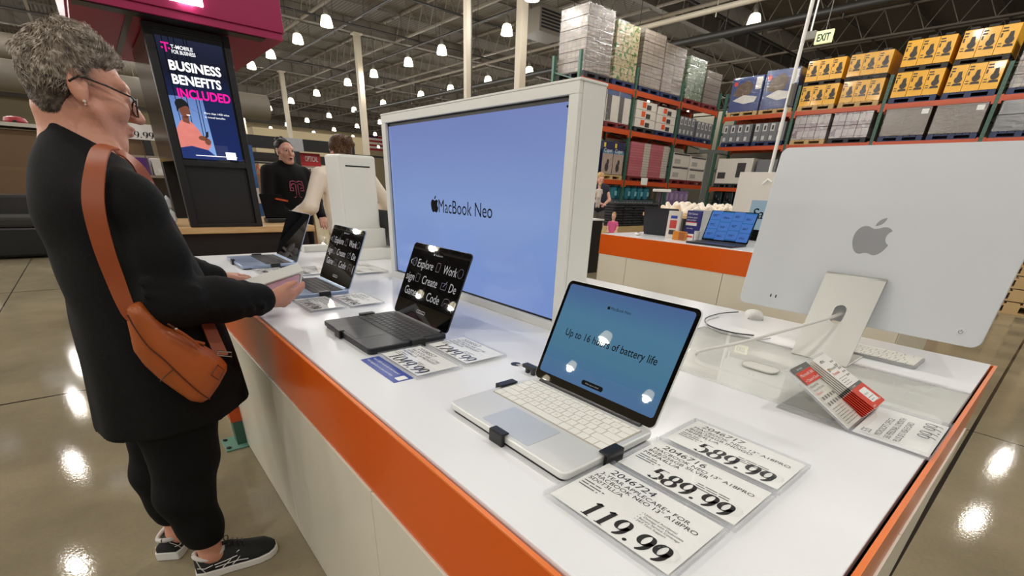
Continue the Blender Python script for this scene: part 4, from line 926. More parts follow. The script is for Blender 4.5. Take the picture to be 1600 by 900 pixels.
        for a in cs:
            for ax in range(3):
                if a[ax]: continue
                b = tuple(1 if q == ax else a[q] for q in range(3)); va, vb = vals[a], vals[b]; m = (va < 0) != (vb < 0)
                t = va[m] / (va[m] - vb[m]); p = np.tile(np.array(a, float), (m.sum(), 1)); p[:, ax] += t; P[m] += p; W[m] += 1
        P = (P / W[:, None] + C) * s.vox + s.lo
        F = []
        for ax in range(3):
            o1, o2 = [(1, 2), (2, 0), (0, 1)][ax]
            a = S; sh = [slice(None)] * 3; sh2 = [slice(None)] * 3; sh[ax] = slice(0, -1); sh2[ax] = slice(1, None)
            x = a[tuple(sh)] != a[tuple(sh2)]; E = np.argwhere(x)
            E = E[(E[:, o1] > 0) & (E[:, o2] > 0) & (E[:, o1] < s.n[o1] - 1) & (E[:, o2] < s.n[o2] - 1)]
            if not len(E): continue
            def cell(d1, d2): q = E.copy(); q[:, o1] -= d1; q[:, o2] -= d2; return num[q[:, 0], q[:, 1], q[:, 2]]
            q = np.stack([cell(1, 1), cell(0, 1), cell(0, 0), cell(1, 0)], 1); flip = ~S[E[:, 0], E[:, 1], E[:, 2]]
            q[flip] = q[flip][:, ::-1]; F.append(q)
        F = np.concatenate(F); F = F[(F >= 0).all(1)]
        return P, F
    def obj(s, name, mats, parent, relax=2, mi_fn=None):
        P, F = s.mesh()
        e = np.concatenate([F[:, [0, 1]], F[:, [1, 2]], F[:, [2, 3]], F[:, [3, 0]]])
        for _ in range(relax):
            acc = np.zeros_like(P); cnt = np.zeros(len(P)); np.add.at(acc, e[:, 0], P[e[:, 1]]); np.add.at(cnt, e[:, 0], 1); np.add.at(acc, e[:, 1], P[e[:, 0]]); np.add.at(cnt, e[:, 1], 1)
            P = P * .5 + .5 * acc / np.maximum(cnt, 1)[:, None]
        org = np.array(parent.matrix_world.translation if False else parent.location) if parent else 0
        me = bpy.data.meshes.new(name); me.from_pydata((P - org).tolist(), [], F.tolist())
        mats = mats if isinstance(mats, (list, tuple)) else [mats]
        for m in mats: me.materials.append(m)
        if mi_fn is not None: me.polygons.foreach_set('material_index', mi_fn(P[F].mean(1)).astype(np.int32))
        me.polygons.foreach_set('use_smooth', [True] * len(me.polygons)); me.update()
        o = bpy.data.objects.new(name, me); COL.objects.link(o)
        if parent: o.parent = parent
        return o
def frame(yaw, pitch, roll=0.0):
    """columns: forward, left, up"""
    M = (Matrix.Rotation(math.radians(yaw), 3, 'Z') @ Matrix.Rotation(math.radians(pitch), 3, 'Y') @ Matrix.Rotation(math.radians(roll), 3, 'X'))
    return np.array(M)
def head(F, C, R, s=1.0, k=.018, old=0):
    C = np.array(C, float); g = lambda *p: C + R @ (np.array(p) * s)
    def E(p, r, kk=k, op='+'): F.ell(g(*p), np.array(r) * s, R, kk * s, op)
    def N(a, b, ra, rb, kk=k, op='+', sq=None): F.cone(g(*a), g(*b), ra * s, rb * s, kk * s, op, None if sq is None else (R @ np.array(sq[0]), sq[1]))
    E((-.002, 0, .032), (.081, .074, .072)); E((.030, 0, -.012), (.058, .060, .082)); E((.036, 0, -.072), (.046, .046, .036))
    N((.060, -.012, -.100), (.060, .012, -.100), .018, .018, .02)
    for q in (-1, 1):
        E((.058, q * .036, -.028), (.026, .024, .026), .02); N((.084, q * .012, .022), (.070, q * .046, .024), .012, .012, .014)
        E((.092, q * .031, .002), (.014, .015, .012), .010, '-')
        E((.080, q * .031, .002), (.0125, .0125, .0125), .003)
        N((.015, q * .054, -.045), (.050, q * .030, -.098), .016, .014, .02)
    N((.088, 0, .008), (.109, 0, -.032), .009, .013, .010); E((.098, .010, -.036), (.010, .008, .007), .006); E((.098, -.010, -.036), (.010, .008, .007), .006)
    E((.087, 0, -.060), (.012, .024, .0065), .006); E((.085, 0, -.071), (.011, .020, .007), .006); E((.097, 0, -.0655), (.012, .019, .0016), .003, '-')
    for q in (-1, 1):
        Ez = frame(0, -8, 0)
        F.ell(g(-.008, q * .074, -.004), np.array((.019, .008, .033)) * s, R @ Ez, .006 * s)
        F.ell(g(-.004, q * .083, .004), np.array((.010, .007, .018)) * s, R @ Ez, .004 * s, '-')
        E((-.002, q * .073, -.030), (.009, .007, .012), .006)
def hand(F, wrist, d, pn, ln=.17, curl=(.3, .35, .4, .45), thumb=None, side=1, k=.006, spread=.10):
    """palm and five fingers. d: direction along the hand, pn: normal out of the palm, side: which way the thumb lies along d x pn"""
    d = np.array(d, float); d /= np.linalg.norm(d); pn = np.array(pn, float); pn -= d * (pn @ d); pn /= np.linalg.norm(pn); sd = np.cross(d, pn) * side
    w = np.array(wrist, float); pl = ln * .50
    F.cone(w, w + d * ln * .16, .021, .024, .012, sq=(pn, .72))
    for q, (o, r) in enumerate(((.026, .0125), (.009, .0130), (-.009, .0125), (-.026, .0115))):
        F.cone(w + d * ln * .10 + sd * o * .6, w + d * pl + sd * o, .0145, r, .012, sq=(pn, .85))
    F.cone(w + d * ln * .12 + sd * .014, w + d * ln * .30 + sd * .028 + pn * .008, .017, .014, .012)      # ball of the thumb
    for q, (o, l) in enumerate(((.028, .40), (.010, .45), (-.009, .42), (-.027, .33))):
        p = w + d * pl + sd * o; a = curl[q]; dr = d + sd * spread * (1.5 - q) * .7; dr /= np.linalg.norm(dr)
        for sgl, ra, rb in ((.45, .0095, .0088), (.31, .0088, .0080), (.24, .0080, .0068)):
            e = p + (dr * math.cos(a) + pn * math.sin(a)) * (ln * l * sgl); F.cone(p, e, ra, rb, k); p = e; a += curl[q] * .9
    th = np.array(thumb, float) if thumb is not None else d * .75 + sd * .6 + pn * .25
    th /= np.linalg.norm(th); p = w + d * ln * .26 + sd * .030 + pn * .006
    e = p + th * ln * .20; F.cone(p, e, .0115, .0100, k + .003); e2 = e + (th + d * .35) / np.linalg.norm(th + d * .35) * ln * .16; F.cone(e, e2, .0100, .0078, k)
def limb(F, pts, rr, k=.03, sq=None):
    for a, b, ra, rb in zip(pts[:-1], pts[1:], rr[:-1], rr[1:]): F.cone(a, b, ra, rb, k, sq=sq)
def hair_strands(mb, P, N, flow, n, l0, l1, r, rg, lift=.5, curl=.6, keep=None):
    pick = rg.choice(len(P), n)
    for i in pick:
        p = V(P[i]); nn = V(N[i]).normalized(); f = V(flow(P[i], N[i]))
        if f.length < 1e-6: continue
        f = (f - nn * f.dot(nn)).normalized(); L = rg.uniform(l0, l1); sd = nn.cross(f) * rg.uniform(-curl, curl)
        a = p - nn * .004; b = p + (nn * lift * .8 + f * .5 + sd * .3) * L * .5; c = b + (f * 1.0 + nn * (lift * .35 - .10) + sd) * L * .55
        if keep is not None and not keep(np.array(c)): continue
        mb.tube([a, b, c], [r, r * .9, r * .25], 3, 0, caps=False)
def normals(P, F):
    n = np.cross(P[F[:, 1]] - P[F[:, 0]], P[F[:, 3]] - P[F[:, 0]]); out = np.zeros_like(P)
    for c in range(4): np.add.at(out, F[:, c], n)
    return out / np.maximum(np.linalg.norm(out, axis=1), 1e-9)[:, None]
M_skin = mat('skin_fair', (206, 146, 120), rough=.45, var=.10, scale=38, bump=.25, bscale=160, sub=.12)
M_skin2 = mat('skin_light', (222, 170, 150), rough=.45, var=.08, scale=30, sub=.1)
M_coat = mat('black_knit', (10, 10, 10), rough=.85, var=.12, scale=40, bump=.35, bscale=420, spec=.25)
M_leggings = mat('black_leggings', (9, 9, 10), rough=.8, var=.05, spec=.2)
M_tan = mat('tan_leather', (166, 84, 34), rough=.42, var=.14, scale=9, bump=.15, bscale=200, coat=.08); M_tand = mat('tan_leather_edge', (84, 40, 20), rough=.5, var=.1)
M_tanr = mat('tan_strap', (150, 72, 32), rough=.45, var=.12, scale=14)
M_zip = mat('dull_metal', (150, 140, 124), rough=.3, metal=.9, var=0)
M_shoe = mat('black_mesh_shoe', (15, 15, 16), rough=.7, var=.2, scale=120, bump=.4, bscale=500); M_sole = mat('white_sole', (226, 222, 216), rough=.5, var=.02)
def hair_mat(name, c0, c1, c2):
    m = mat(name, c1, rough=.5, var=0, spec=.35); nt = m.node_tree; b = nt.nodes['Principled BSDF']; tc = nt.nodes.new('ShaderNodeTexCoord'); n = nt.nodes.new('ShaderNodeTexNoise'); n.inputs['Scale'].default_value = 100; n.inputs['Detail'].default_value = 4
    cr = nt.nodes.new('ShaderNodeValToRGB'); nt.links.new(tc.outputs['Object'], n.inputs[0]); nt.links.new(n.outputs['Fac'], cr.inputs[0]); e = cr.color_ramp.elements
    e[0].position = .32; e[0].color = lin(c0); e[1].position = .68; e[1].color = lin(c2); q = e.new(.5); q.color = lin(c1); nt.links.new(cr.outputs[0], b.inputs['Base Color']); return m
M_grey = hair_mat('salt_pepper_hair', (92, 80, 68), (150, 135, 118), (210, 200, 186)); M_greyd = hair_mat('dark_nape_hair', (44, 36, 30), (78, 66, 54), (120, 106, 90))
M_brown = hair_mat('brown_hair', (44, 30, 20), (84, 60, 42), (130, 98, 68)); M_dkhair = hair_mat('dark_hair', (10, 8, 7), (20, 15, 13), (38, 30, 26)); M_blond = hair_mat('blond_hair', (130, 96, 56), (190, 150, 96), (226, 196, 146))
M_cream = mat('cream_cotton', (244, 232, 216), rough=.8, var=.07, scale=18, bump=.5, bscale=40)
M_denim = mat('dark_denim', (34, 44, 72), rough=.8, var=.2, scale=60)
M_lens = clear_mat('spectacle_lens', (225, 228, 230)); M_eye = mat('eye_white', (235, 232, 228), rough=.15, var=0)

# ---------------------------------------------------------------- woman shopping at the table
wm = thing('person', 'grey haired woman in a long black coat with tan sling bag, holding a white box', 'person', (.03, 1.56, 0))
HC = np.array((.032, 1.592, 1.352)); HR = frame(7, 9, -3)
hs = 1.0
F = Field((-.28, 1.20, -.0), (.52, 2.08, 1.56), .0042)
head(F, HC, HR, hs)
nb = np.array((.004, 1.588, 1.185))
g = lambda *p: HC + HR @ (np.array(p) * hs)
limb(F, [nb, g(-.030, 0, -.055)], [.060, .052], .03); F.cone(g(.0, 0, -.075), nb + (.018, .0, .03), .036, .050, .025)
for q in np.linspace(-1, 1, 7):                                # loose folds down the side of the neck
    F.cone(g(.022 + .010 * q, -.047 - .004 * abs(q), -.062), nb + (.035 + .034 * q, -.058 + .012 * abs(q), .012), .0065, .0055, .006)
rsh, rel, rwr = np.array((.058, 1.408, 1.120)), np.array((.084, 1.368, .905)), np.array((.292, 1.442, .874))
lsh, lel, lwr = np.array((.045, 1.755, 1.125)), np.array((.09, 1.83, .92)), np.array((.256, 1.895, .866))
limb(F, [(.0, 1.585, 1.16), (.02, 1.585, .90), (.02, 1.575, .70)], [.09, .10, .12], .05)
limb(F, [nb, rsh, rel, rwr], [.05, .045, .036, .022]); limb(F, [nb, lsh, lel, lwr], [.05, .045, .036, .022])
rk, ra = np.array((.018, 1.485, .43)), np.array((.008, 1.467, .075)); lk, la = np.array((-.02, 1.655, .44)), np.array((-.062, 1.640, .075))
limb(F, [(.02, 1.50, .72), rk, (.002, 1.475, .28), ra], [.085, .052, .046, .031], .03); limb(F, [(.02, 1.65, .72), lk, (-.045, 1.655, .28), la], [.085, .052, .046, .031], .03)
F.cone(ra, (.09, 1.463, .028), .030, .020, .02); F.cone(la, (-.03, 1.72, .028), .030, .020, .02)
# near hand supports the box from below, thumb on its face; far hand rests on the table
hand(F, rwr + (.004, .004, -.008), (.93, .34, -.10), (-.10, .66, .74), .158, (.30, .34, .38, .42), thumb=(.88, .16, .44), side=1)
hand(F, lwr, (.66, .74, -.12), (.06, .08, -.99), .172, (.10, .13, .16, .2), thumb=(.95, .10, -.16), side=-1)
body = F.obj('body', M_skin, wm, 1)
# coat
def cfold(X, Y, Z, a): return (.0035 * np.sin(9 * a + 14 * Z + 3 * np.sin(5 * Z)) * np.clip((1.0 - Z) * 2.2, .15, 1) + .004 * np.sin(26 * Z + 5 * a) * np.exp(-((Z - .92) / .09) ** 2)).astype(np.float32)
F = Field((-.32, 1.20, .40), (.40, 2.02, 1.36), .0055)
F.stack([(.52, .038, 1.575, .196, .198), (.60, .040, 1.575, .188, .203), (.70, .042, 1.575, .178, .208), (.80, .040, 1.575, .168, .205), (.90, .034, 1.578, .154, .196), (1.0, .026, 1.58, .142, .186), (1.08, .018, 1.582, .130, .180), (1.15, .010, 1.584, .116, .168), (1.20, .004, 1.585, .094, .125), (1.235, .004, 1.586, .070, .086), (1.262, .006, 1.588, .057, .066), (1.288, .006, 1.588, .052, .060)], .02, cfold)
F.cone((-.006, 1.56, 1.165), (-.006, 1.62, 1.165), .072, .072, .05); F.cone((-.030, 1.54, 1.085), (-.030, 1.64, 1.085), .082, .082, .04)
limb(F, [(.02, 1.50, 1.150), rsh, (rsh + rel) / 2 + (.012, -.004, 0), rel], [.066, .061, .056, .055], .035); limb(F, [rel, (rel + rwr) / 2, rwr - (rwr - rel) * .02], [.060, .054, .043], .03)
limb(F, [(.02, 1.68, 1.150), lsh, lel], [.070, .066, .056], .035); limb(F, [lel, (lel + lwr) / 2, lwr - (lwr - lel) * .02], [.058, .050, .040], .03)
for t_, am in ((.15, .5), (.30, 1), (.42, .8), (.60, 1), (.74, .9), (.88, .7)):    # creases round the sleeves
    for A, B_, rr in ((rel, rwr, .051), (lel, lwr, .047)):
        c = A + (B_ - A) * t_; ax = (B_ - A) / np.linalg.norm(B_ - A); u = np.cross(ax, (0, 0, 1)); u /= np.linalg.norm(u); v = np.cross(ax, u)
        F.cone(c + u * rr + v * .015 * am, c + v * rr * .9 + ax * .022, .009, .006, .012); F.cone(c - u * rr, c - v * rr * .9 - ax * .018, .008, .006, .012)
for t_ in (.80, .92):
    c = rsh + (rel - rsh) * t_; F.cone(c + (-.045, -.050, .012), c + (.055, -.045, -.012), .008, .007, .014)
# slanting hem: lower at the front
F.cut((.10, 0, -1), -.567 + .02); F.cut(np.array((.62, 0, 1)), 1.262)
nbf = np.array((-.012, 1.588)); 
F.cone((.006, 1.588, 1.24), (.008, 1.588, 1.34), .046, .050, .004, '-')
F.obj('coat', M_coat, wm, 2)
F = Field((-.20, 1.34, .08), (.26, 1.80, .80), .006)
limb(F, [(.03, 1.51, .72), (.022, 1.487, .55), rk, (-.010, 1.480, .31), (.002, 1.472, .19), (.006, 1.468, .125)], [.115, .090, .076, .067, .052, .045], .055)
limb(F, [(.03, 1.65, .72), (.0, 1.657, .55), lk, (-.055, 1.658, .31), (-.058, 1.650, .20), (-.060, 1.645, .155)], [.115, .090, .076, .067, .050, .044], .055)
F.cut((0, 0, -1), -.128)
F.obj('leggings', M_leggings, wm, 1)
# hair: cropped nape, voluminous top
H = Field(HC - .17, HC + .17, .0036)
def HE(p, r, kk=.014, op='+', RR=None): H.ell(HC + HR @ (np.array(p) * hs), np.array(r) * hs, HR if RR is None else HR @ RR, kk, op)
HE((-.005, 0, .042), (.084, .080, .070)); HE((-.006, 0, .068), (.058, .066, .046), .03); HE((-.042, 0, .006), (.044, .072, .056), .03); HE((-.046, 0, -.045), (.034, .055, .044), .02)
HE((.036, 0, .074), (.040, .056, .026), .02)
for q in range(70):
    a, e = rng.uniform(-PI, PI), rng.uniform(.05, 1.45); dx, dy, dz = math.cos(a) * math.cos(e), math.sin(a) * math.cos(e), math.sin(e)
    HE((-.008 + .077 * dx, .077 * dy, .045 + .070 * dz), (rng.uniform(.010, .018),) * 2 + (rng.uniform(.005, .010),), .010)
HE((.106, 0, -.016), (.086, .14, .090), .006, '-'); HE((.066, -.088, .014), (.060, .044, .042), .008, '-'); HE((.066, .088, .014), (.060, .044, .042), .008, '-')
for q in (-1, 1): HE((-.004, q * .090, -.012), (.022, .030, .036), .006, '-'); HE((.02, q * .085, -.06), (.045, .035, .045), .006, '-')
n_ = HR @ np.array((-.25, 0, -1)); H.cut(n_, n_ @ (HC + HR @ (np.array((-.06, 0, -.075)) * hs)))
n_ = HR @ np.array((-.70, 0, .714)); H.cut(n_, n_ @ HC + .106 * hs)
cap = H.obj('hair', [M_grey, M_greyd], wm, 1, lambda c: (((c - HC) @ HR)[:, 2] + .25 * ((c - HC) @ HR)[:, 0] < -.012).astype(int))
P, FF = H.mesh(); N = normals(P, FF)
loc_ = (P - HC) @ HR / hs
def flow(p, n):
    q = (np.array(p) - HC) @ HR / hs
    w = np.sin(q * 60 + np.array((0, 2, 4))); v = np.array((q[0] + .05, q[1] * .8, -.02 - max(0, .06 - q[2]) * 1.2)) if q[0] < .02 else np.array((.3, q[1] * 2, .35));
    if q[0] < -.045: v = np.array((-.02, q[1] * .6, -.16))
    v = v / (np.linalg.norm(v) + 1e-6) + .55 * np.array((w[1], w[2], w[0])); return HR @ v
def keep_(c): q = (c - HC) @ HR / hs; return q[0] > -.108 and q[2] < .135 and -.70 * q[0] + .714 * q[2] < .116
mb = MB(); up = loc_[:, 2] > -.01
hair_strands(mb, P[up], N[up], flow, 6500, .016, .034, .0008, rng, .26, .5, keep_)
lowm = (loc_[:, 2] <= -.005)
st_ = MB(); hair_strands(st_, P[lowm], N[lowm], flow, 2200, .008, .016, .0006, rng, .12, .3)
o_ = V(wm.location); mb.v = [tuple(V(p) - o_) for p in mb.v]; st_.v = [tuple(V(p) - o_) for p in st_.v]
mb.obj('hair_lock', M_grey, cap, smooth=True); st_.obj('nape_lock', M_greyd, cap, smooth=True)
# spectacles, earring
def toW(p): return tuple(V(HC + HR @ (np.array(p) * hs)) - o_)
b = MB()
for q in (-1, 1):
    rim = [(.102 - .006 * abs(math.cos(a)), q * (.033 + .024 * math.cos(a)), -.014 + .019 * math.sin(a)) for a in np.linspace(0, 2 * PI, 25)]
    b.tube([toW(p) for p in rim], .0019, 6, caps=False); b.tube([toW(p) for p in ((.095, q * .058, -.004), (.084, q * .069, .000), (.040, q * .077, .008), (-.004, q * .080, .012), (-.022, q * .080, -.004))], .0022, 6)
b.tube([toW(p) for p in ((.103, -.010, -.006), (.108, 0, -.002), (.103, .010, -.006))], .0018, 6)
gl = b.obj('spectacles', mat('tortoise_frame', (40, 30, 24), rough=.25, var=.6, scale=90), wm, smooth=True)
b = MB()
for q in (-1, 1): b.add([toW((.1015 - .005 * abs(math.cos(a)), q * (.033 + .0235 * math.cos(a)), -.014 + .0185 * math.sin(a))) for a in np.linspace(0, 2 * PI, 20)[:-1]], [tuple(range(19))])
b.obj('lens', M_lens, gl)
b = MB()
for q in (-1, 1): b.ball(toW((.0845, q * .031, .002)), .0098 * hs, 12)
b.obj('eye', M_eye, wm, smooth=True)
b = MB(); b.ball(toW((-.001, -.0825, -.036)), .0035, 8); b.ball(toW((.0, -.0835, -.042)), .0022, 6); b.obj('earring', mat('pearl', (232, 214, 196), rough=.15, metal=.3), wm, smooth=True)
# sneakers
def shoe(heel, toe, parent_loc, nm='sneaker', hh=.066):
    heel, toe = V(heel), V(toe); L = (toe - heel).length; d = (toe - heel).normalized(); sd = V(0, 0, 1).cross(d)
    rows = [(0, .030, .066), (.08, .036, .070), (.22, .037, .074), (.34, .037, .092), (.46, .040, .088), (.60, .045, .070), (.74, .048, .056), (.88, .042, .048), (.96, .028, .036), (1.0, .010, .030)]
    root = MB(); vs = []; n = 14
    for t_, w, h in rows:
        for k in range(n):
            a = PI * k / (n - 1); vs.append(heel + d * (L * t_) + sd * (w * math.cos(a) * (1 if math.sin(a) < .5 else .86)) + V(0, 0, .020 + (h - .012) * max(0, math.sin(a)) ** .7))
    fs = [(i * n + k, i * n + k + 1, (i + 1) * n + k + 1, (i + 1) * n + k) for i in range(len(rows) - 1) for k in range(n - 1)] + [tuple(range(n)), tuple(range(len(vs) - n, len(vs)))]
    root.add([v - o_ for v in vs], fs); up = root.obj(nm, M_shoe, wm, smooth=True)
    poly = []
    out = []
    for t_, w, h in rows: out.append((t_, w + .004))
    lr = [heel + d * (L * (t_ * 1.03 - .015)) + sd * w for t_, w in out] + [heel + d * (L * (t_ * 1.03 - .015)) - sd * w for t_, w in reversed(out)]
    b = MB(); m = len(lr); zt = lambda i: .026 + .010 * max(0, .35 - (out[i if i < len(out) else m - 1 - i][0])) * 2
    b.add([p - o_ + V(0, 0, .001) for p in lr] + [p - o_ + V(0, 0, zt(i)) for i, p in enumerate(lr)], [tuple(range(m))[::-1], tuple(range(m, 2 * m))] + [(i, (i + 1) % m, m + (i + 1) % m, m + i) for i in range(m)])
    b.obj('sole', M_sole, up, smooth=40, bevel=.003)
    b = MB()
    for s_ in (-1, 1):
        def S(t_, z):                                  # point on the side wall
            w = np.interp(t_, [r[0] for r in rows], [r[1] for r in rows]); h = np.interp(t_, [r[0] for r in rows], [r[2] for r in rows]); q = min(1, max(0, (z - .020) / (h - .012)))
            a = math.asin(q ** (1 / .7)) if q < 1 else PI / 2
            return heel + d * (L * t_) + sd * s_ * (w * math.cos(a) * (1 if math.sin(a) < .5 else .86) + .0015) + V(0, 0, z) - o_
        for pts in (((.30, .030), (.40, .048), (.50, .066), (.54, .069)), ((.42, .030), (.50, .046), (.57, .060)), ((.22, .040), (.36, .040), (.52, .040), (.62, .036)), ((.22, .049), (.36, .052), (.50, .058)), ((.02, .052), (.10, .046), (.2, .050)), ((.10, .030), (.06, .05), (.03, .07))):
            b.tube([S(*p) for p in pts], .0021, 4, flat=.6)
    b.obj('side_stripe', M_sole, up)
    b = MB(); rim = [heel + d * (L * (.20 - .185 * math.cos(a))) + sd * (.030 * math.sin(a)) + V(0, 0, .080 + .006 * math.cos(2 * a) - .004 * math.cos(a)) - o_ for a in np.linspace(0, 2 * PI, 21)]
    b.tube(rim, .0075, 8, caps=False); b.obj('padded_collar', mat('pale_collar', (206, 200, 194), rough=.8), up, smooth=True)
    b = MB()
    for k in range(4):
        t_ = .44 + .055 * k; z = np.interp(t_, [r[0] for r in rows], [r[2] for r in rows]) + .010
        b.tube([heel + d * (L * t_) + sd * q * .022 + V(0, 0, z - abs(q) * .006) - o_ for q in (-1, 0, 1)], .0022, 5)
    for q in (-1, 1): b.tube([heel + d * (L * (.42 + .03 * math.sin(a * 2))) + sd * q * (.004 + .022 * math.sin(a)) + V(0, 0, .088 + .014 * math.sin(a)) - o_ for a in np.linspace(0, PI, 9)], .0017, 5)
    b.obj('lace', M_black, up)
shoe((-.042, 1.474, 0), (.190, 1.455, 0), None); shoe((-.108, 1.612, 0), (.0, 1.79, 0), None)

# sling bag
bg_ = thing('sling_bag', 'tan leather sling bag hanging at the hip of the woman in black', 'bag', (.08, 1.335, .75))
BY = 1.312; bo = V(bg_.location)
outl = [(196, 486), (204, 478), (222, 474), (243, 492), (262, 512), (300, 532), (330, 548), (349, 562), (359, 574), (359, 584), (346, 608), (332, 628), (318, 636), (300, 633), (275, 616), (250, 598), (226, 576), (209, 553), (204, 530), (199, 508)]
P2 = [aty(x, y, BY) for x, y in outl]; P2 = [(p.x, p.z) for p in P2]
def poly_sdf(X, Z, poly):
    d = np.full(np.broadcast(X, Z).shape, 1e9); s = np.ones_like(d); n = len(poly)
    for i in range(n):
        a = np.array(poly[i]); b = np.array(poly[i - 1]); e = b - a; wx, wz = X - a[0], Z - a[1]; t = np.clip((wx * e[0] + wz * e[1]) / (e @ e), 0, 1)
        bx, bz = wx - e[0] * t, wz - e[1] * t; d = np.minimum(d, bx * bx + bz * bz)
        c = (Z >= a[1]).astype(int) + (Z < b[1]).astype(int) * 0; c1 = Z >= a[1]; c2 = Z < b[1]; c3 = e[0] * wz > e[1] * wx
        s = np.where((c1 & c2 & c3) | (~c1 & ~c2 & ~c3), -s, s)
    return s * np.sqrt(d)
G = Field((-.08, 1.27, .57), (.24, 1.42, .94), .004); X, Y, Z = np.meshgrid(*G.ax, indexing='ij', sparse=True)
d2 = poly_sdf(X[:, :, :], Z, P2); th_ = .030; r0 = .024
q1, q2 = d2 + r0, np.abs(Y - 1.342) - th_ + r0 + .010 * np.clip(1 + d2 / .05, 0, 1)
G.D = (np.minimum(np.maximum(q1, q2), 0) + np.sqrt(np.maximum(q1, 0) ** 2 + np.maximum(q2, 0) ** 2) - r0).astype(np.float32)
bag = G.obj('bag_body', M_tan, bg_, 2)
def onbag(x, y, off=0.0): p = aty(x, y, 1.3125 - off); return p - bo
b = MB(); b.tube(smooth_path([onbag(*p) for p in ((199, 492), (212, 515), (232, 542), (256, 562), (285, 590), (310, 612), (328, 624))]), .0018, 5); b.tube(smooth_path([onbag(*p) for p in ((270, 578), (258, 588), (250, 596))]), .0014, 5); b.obj('seam', M_tand, bag)
b = MB(); q = [onbag(*p, .001) for p in ((340, 570), (350, 578), (342, 594), (330, 586))]; 
for i in range(4): b.tube([q[i], q[(i + 1) % 4]], .0012, 4)
b.obj('stitched_patch', M_tand, bag)
b = MB(); b.tube(smooth_path([onbag(*p) for p in ((262, 506), (280, 517), (300, 530), (318, 541))]), .0024, 6); b.obj('zip', M_tand, bag)
b = MB(); b.tube(smooth_path([onbag(*p, .006) for p in ((274, 514), (286, 521), (296, 528), (304, 534))]), .0034, 6); b.tube([onbag(304, 533, .006), onbag(312, 542, .007)], .0036, 6); b.tube([onbag(304, 533, .006), onbag(320, 537, .007)], .0032, 6); b.obj('zip_pull', M_tanr, bag)
b = MB(); b.ball(onbag(275, 514, .006), .004, 8); b.obj('zip_slider', M_zip, bag)
# straps
def strap(pts, ws, nm, th=.0035, nrm=None):
    b = MB(); p = smooth_path([V(q) for q in pts], 6); n = []
    L = len(p) - 1
    for i, q in enumerate(p):
        k = i / L * (len(nrm) - 1); a = int(min(k, len(nrm) - 2)); n.append((V(nrm[a]) * (1 - (k - a)) + V(nrm[a + 1]) * (k - a)).normalized())
    w_ = [float(np.interp(i / L, np.linspace(0, 1, len(ws)), ws)) for i in range(L + 1)]
    b.ribbon([q - bo for q in p], n, w_, th); return b.obj(nm, M_tanr, bg_, smooth=40)
strap([(.060, 1.425, 1.232), (.038, 1.405, 1.226), (.016, 1.364, 1.185), (-.004, 1.343, 1.12), (-.010, 1.342, 1.04), (-.008, 1.345, .965), (-.004, 1.338, .905), (.004, 1.336, .885)], [.030, .036, .038, .038, .036, .034, .030, .034], 'rear_strap', nrm=[(.0, -.35, 1), (-.3, -.6, .8), (-.5, -.85, .3), (-.4, -1, 0), (-.3, -1, 0), (-.2, -1, 0), (-.1, -1, 0), (0, -1, .1)])
fp = [V(.060, 1.425, 1.224)] + [aty(x, y, Y) for x, y, Y in ((196, 243, 1.43), (222, 270, 1.445), (250, 328, 1.448), (275, 388, 1.446), (300, 450, 1.436), (326, 510, 1.405), (346, 556, 1.365))]
strap(fp, [.030, .030, .030, .032, .032, .034, .036, .034], 'front_strap', nrm=[(.0, -.35, 1), (.3, -.5, .8), (.5, -.8, .5), (.6, -.8, .15), (.6, -.8, 0), (.6, -.8, 0), (.5, -.85, 0), (.3, -1, .1)])
b = MB(); k0 = aty(350, 556, 1.34) - bo
b.tube([k0 + V(x, -.004, z) for x, z in ((-.014, .006), (.016, -.004), (.018, .008), (-.012, .016), (-.014, .006))], .0022, 6); b.obj('buckle', mat('bright_metal', (190, 188, 182), rough=.2, metal=1, var=0), bg_)
b = MB(); b.ribbon([V(.130, 1.352, 1.045) - bo, V(.150, 1.43, 1.06) - bo], [(1, -.3, 0)] * 2, .03, .006); 
b = MB(); c_ = aty(236, 292, 1.425) - bo; b.ball(c_, (.008, .008, .014), 8); b.obj('strap_ring', M_zip, bg_, smooth=True)
# phone box in her hands
bx = thing('phone_box', 'white phone box with a pink phone pictured on its face, held in hand', 'box', (0, 0, 0))
ux, vy, wz = (V(.967, .145, .208), V(-.252, .656, .712), V(-.033, -.741, .671))
BM = Matrix((ux, vy, wz)).transposed().to_4x4(); BM.translation = V(.288, 1.520, .889); bx.matrix_world = BM
b = MB(); b.box(0, .168, 0, .032, -.088, 0); b.obj('carton', mat('box_white', (240, 238, 228), rough=.35, var=.01), bx, bevel=.0015)
FB = Matrix.Translation((0, -.0006, 0)) @ Matrix.Rotation(PI / 2, 4, 'X')
S_pink = mat('pink_phone_print', (255, 190, 204), rough=.25, var=.22, scale=22); M_pinkd = mat('phone_outline_print', (96, 40, 62), rough=.3, var=0)
b = MB(); b.prism(rrect(.150, .073, .013, 6, cx=.084, cy=-.044), -.0002, .0002, 0, FB); pr = b.obj('phone_outline', M_pinkd, bx)
b = MB(); b.prism(rrect(.145, .068, .011, 6, cx=.084, cy=-.044), .0002, .0004, 0, FB); b.obj('phone_picture', S_pink, bx)

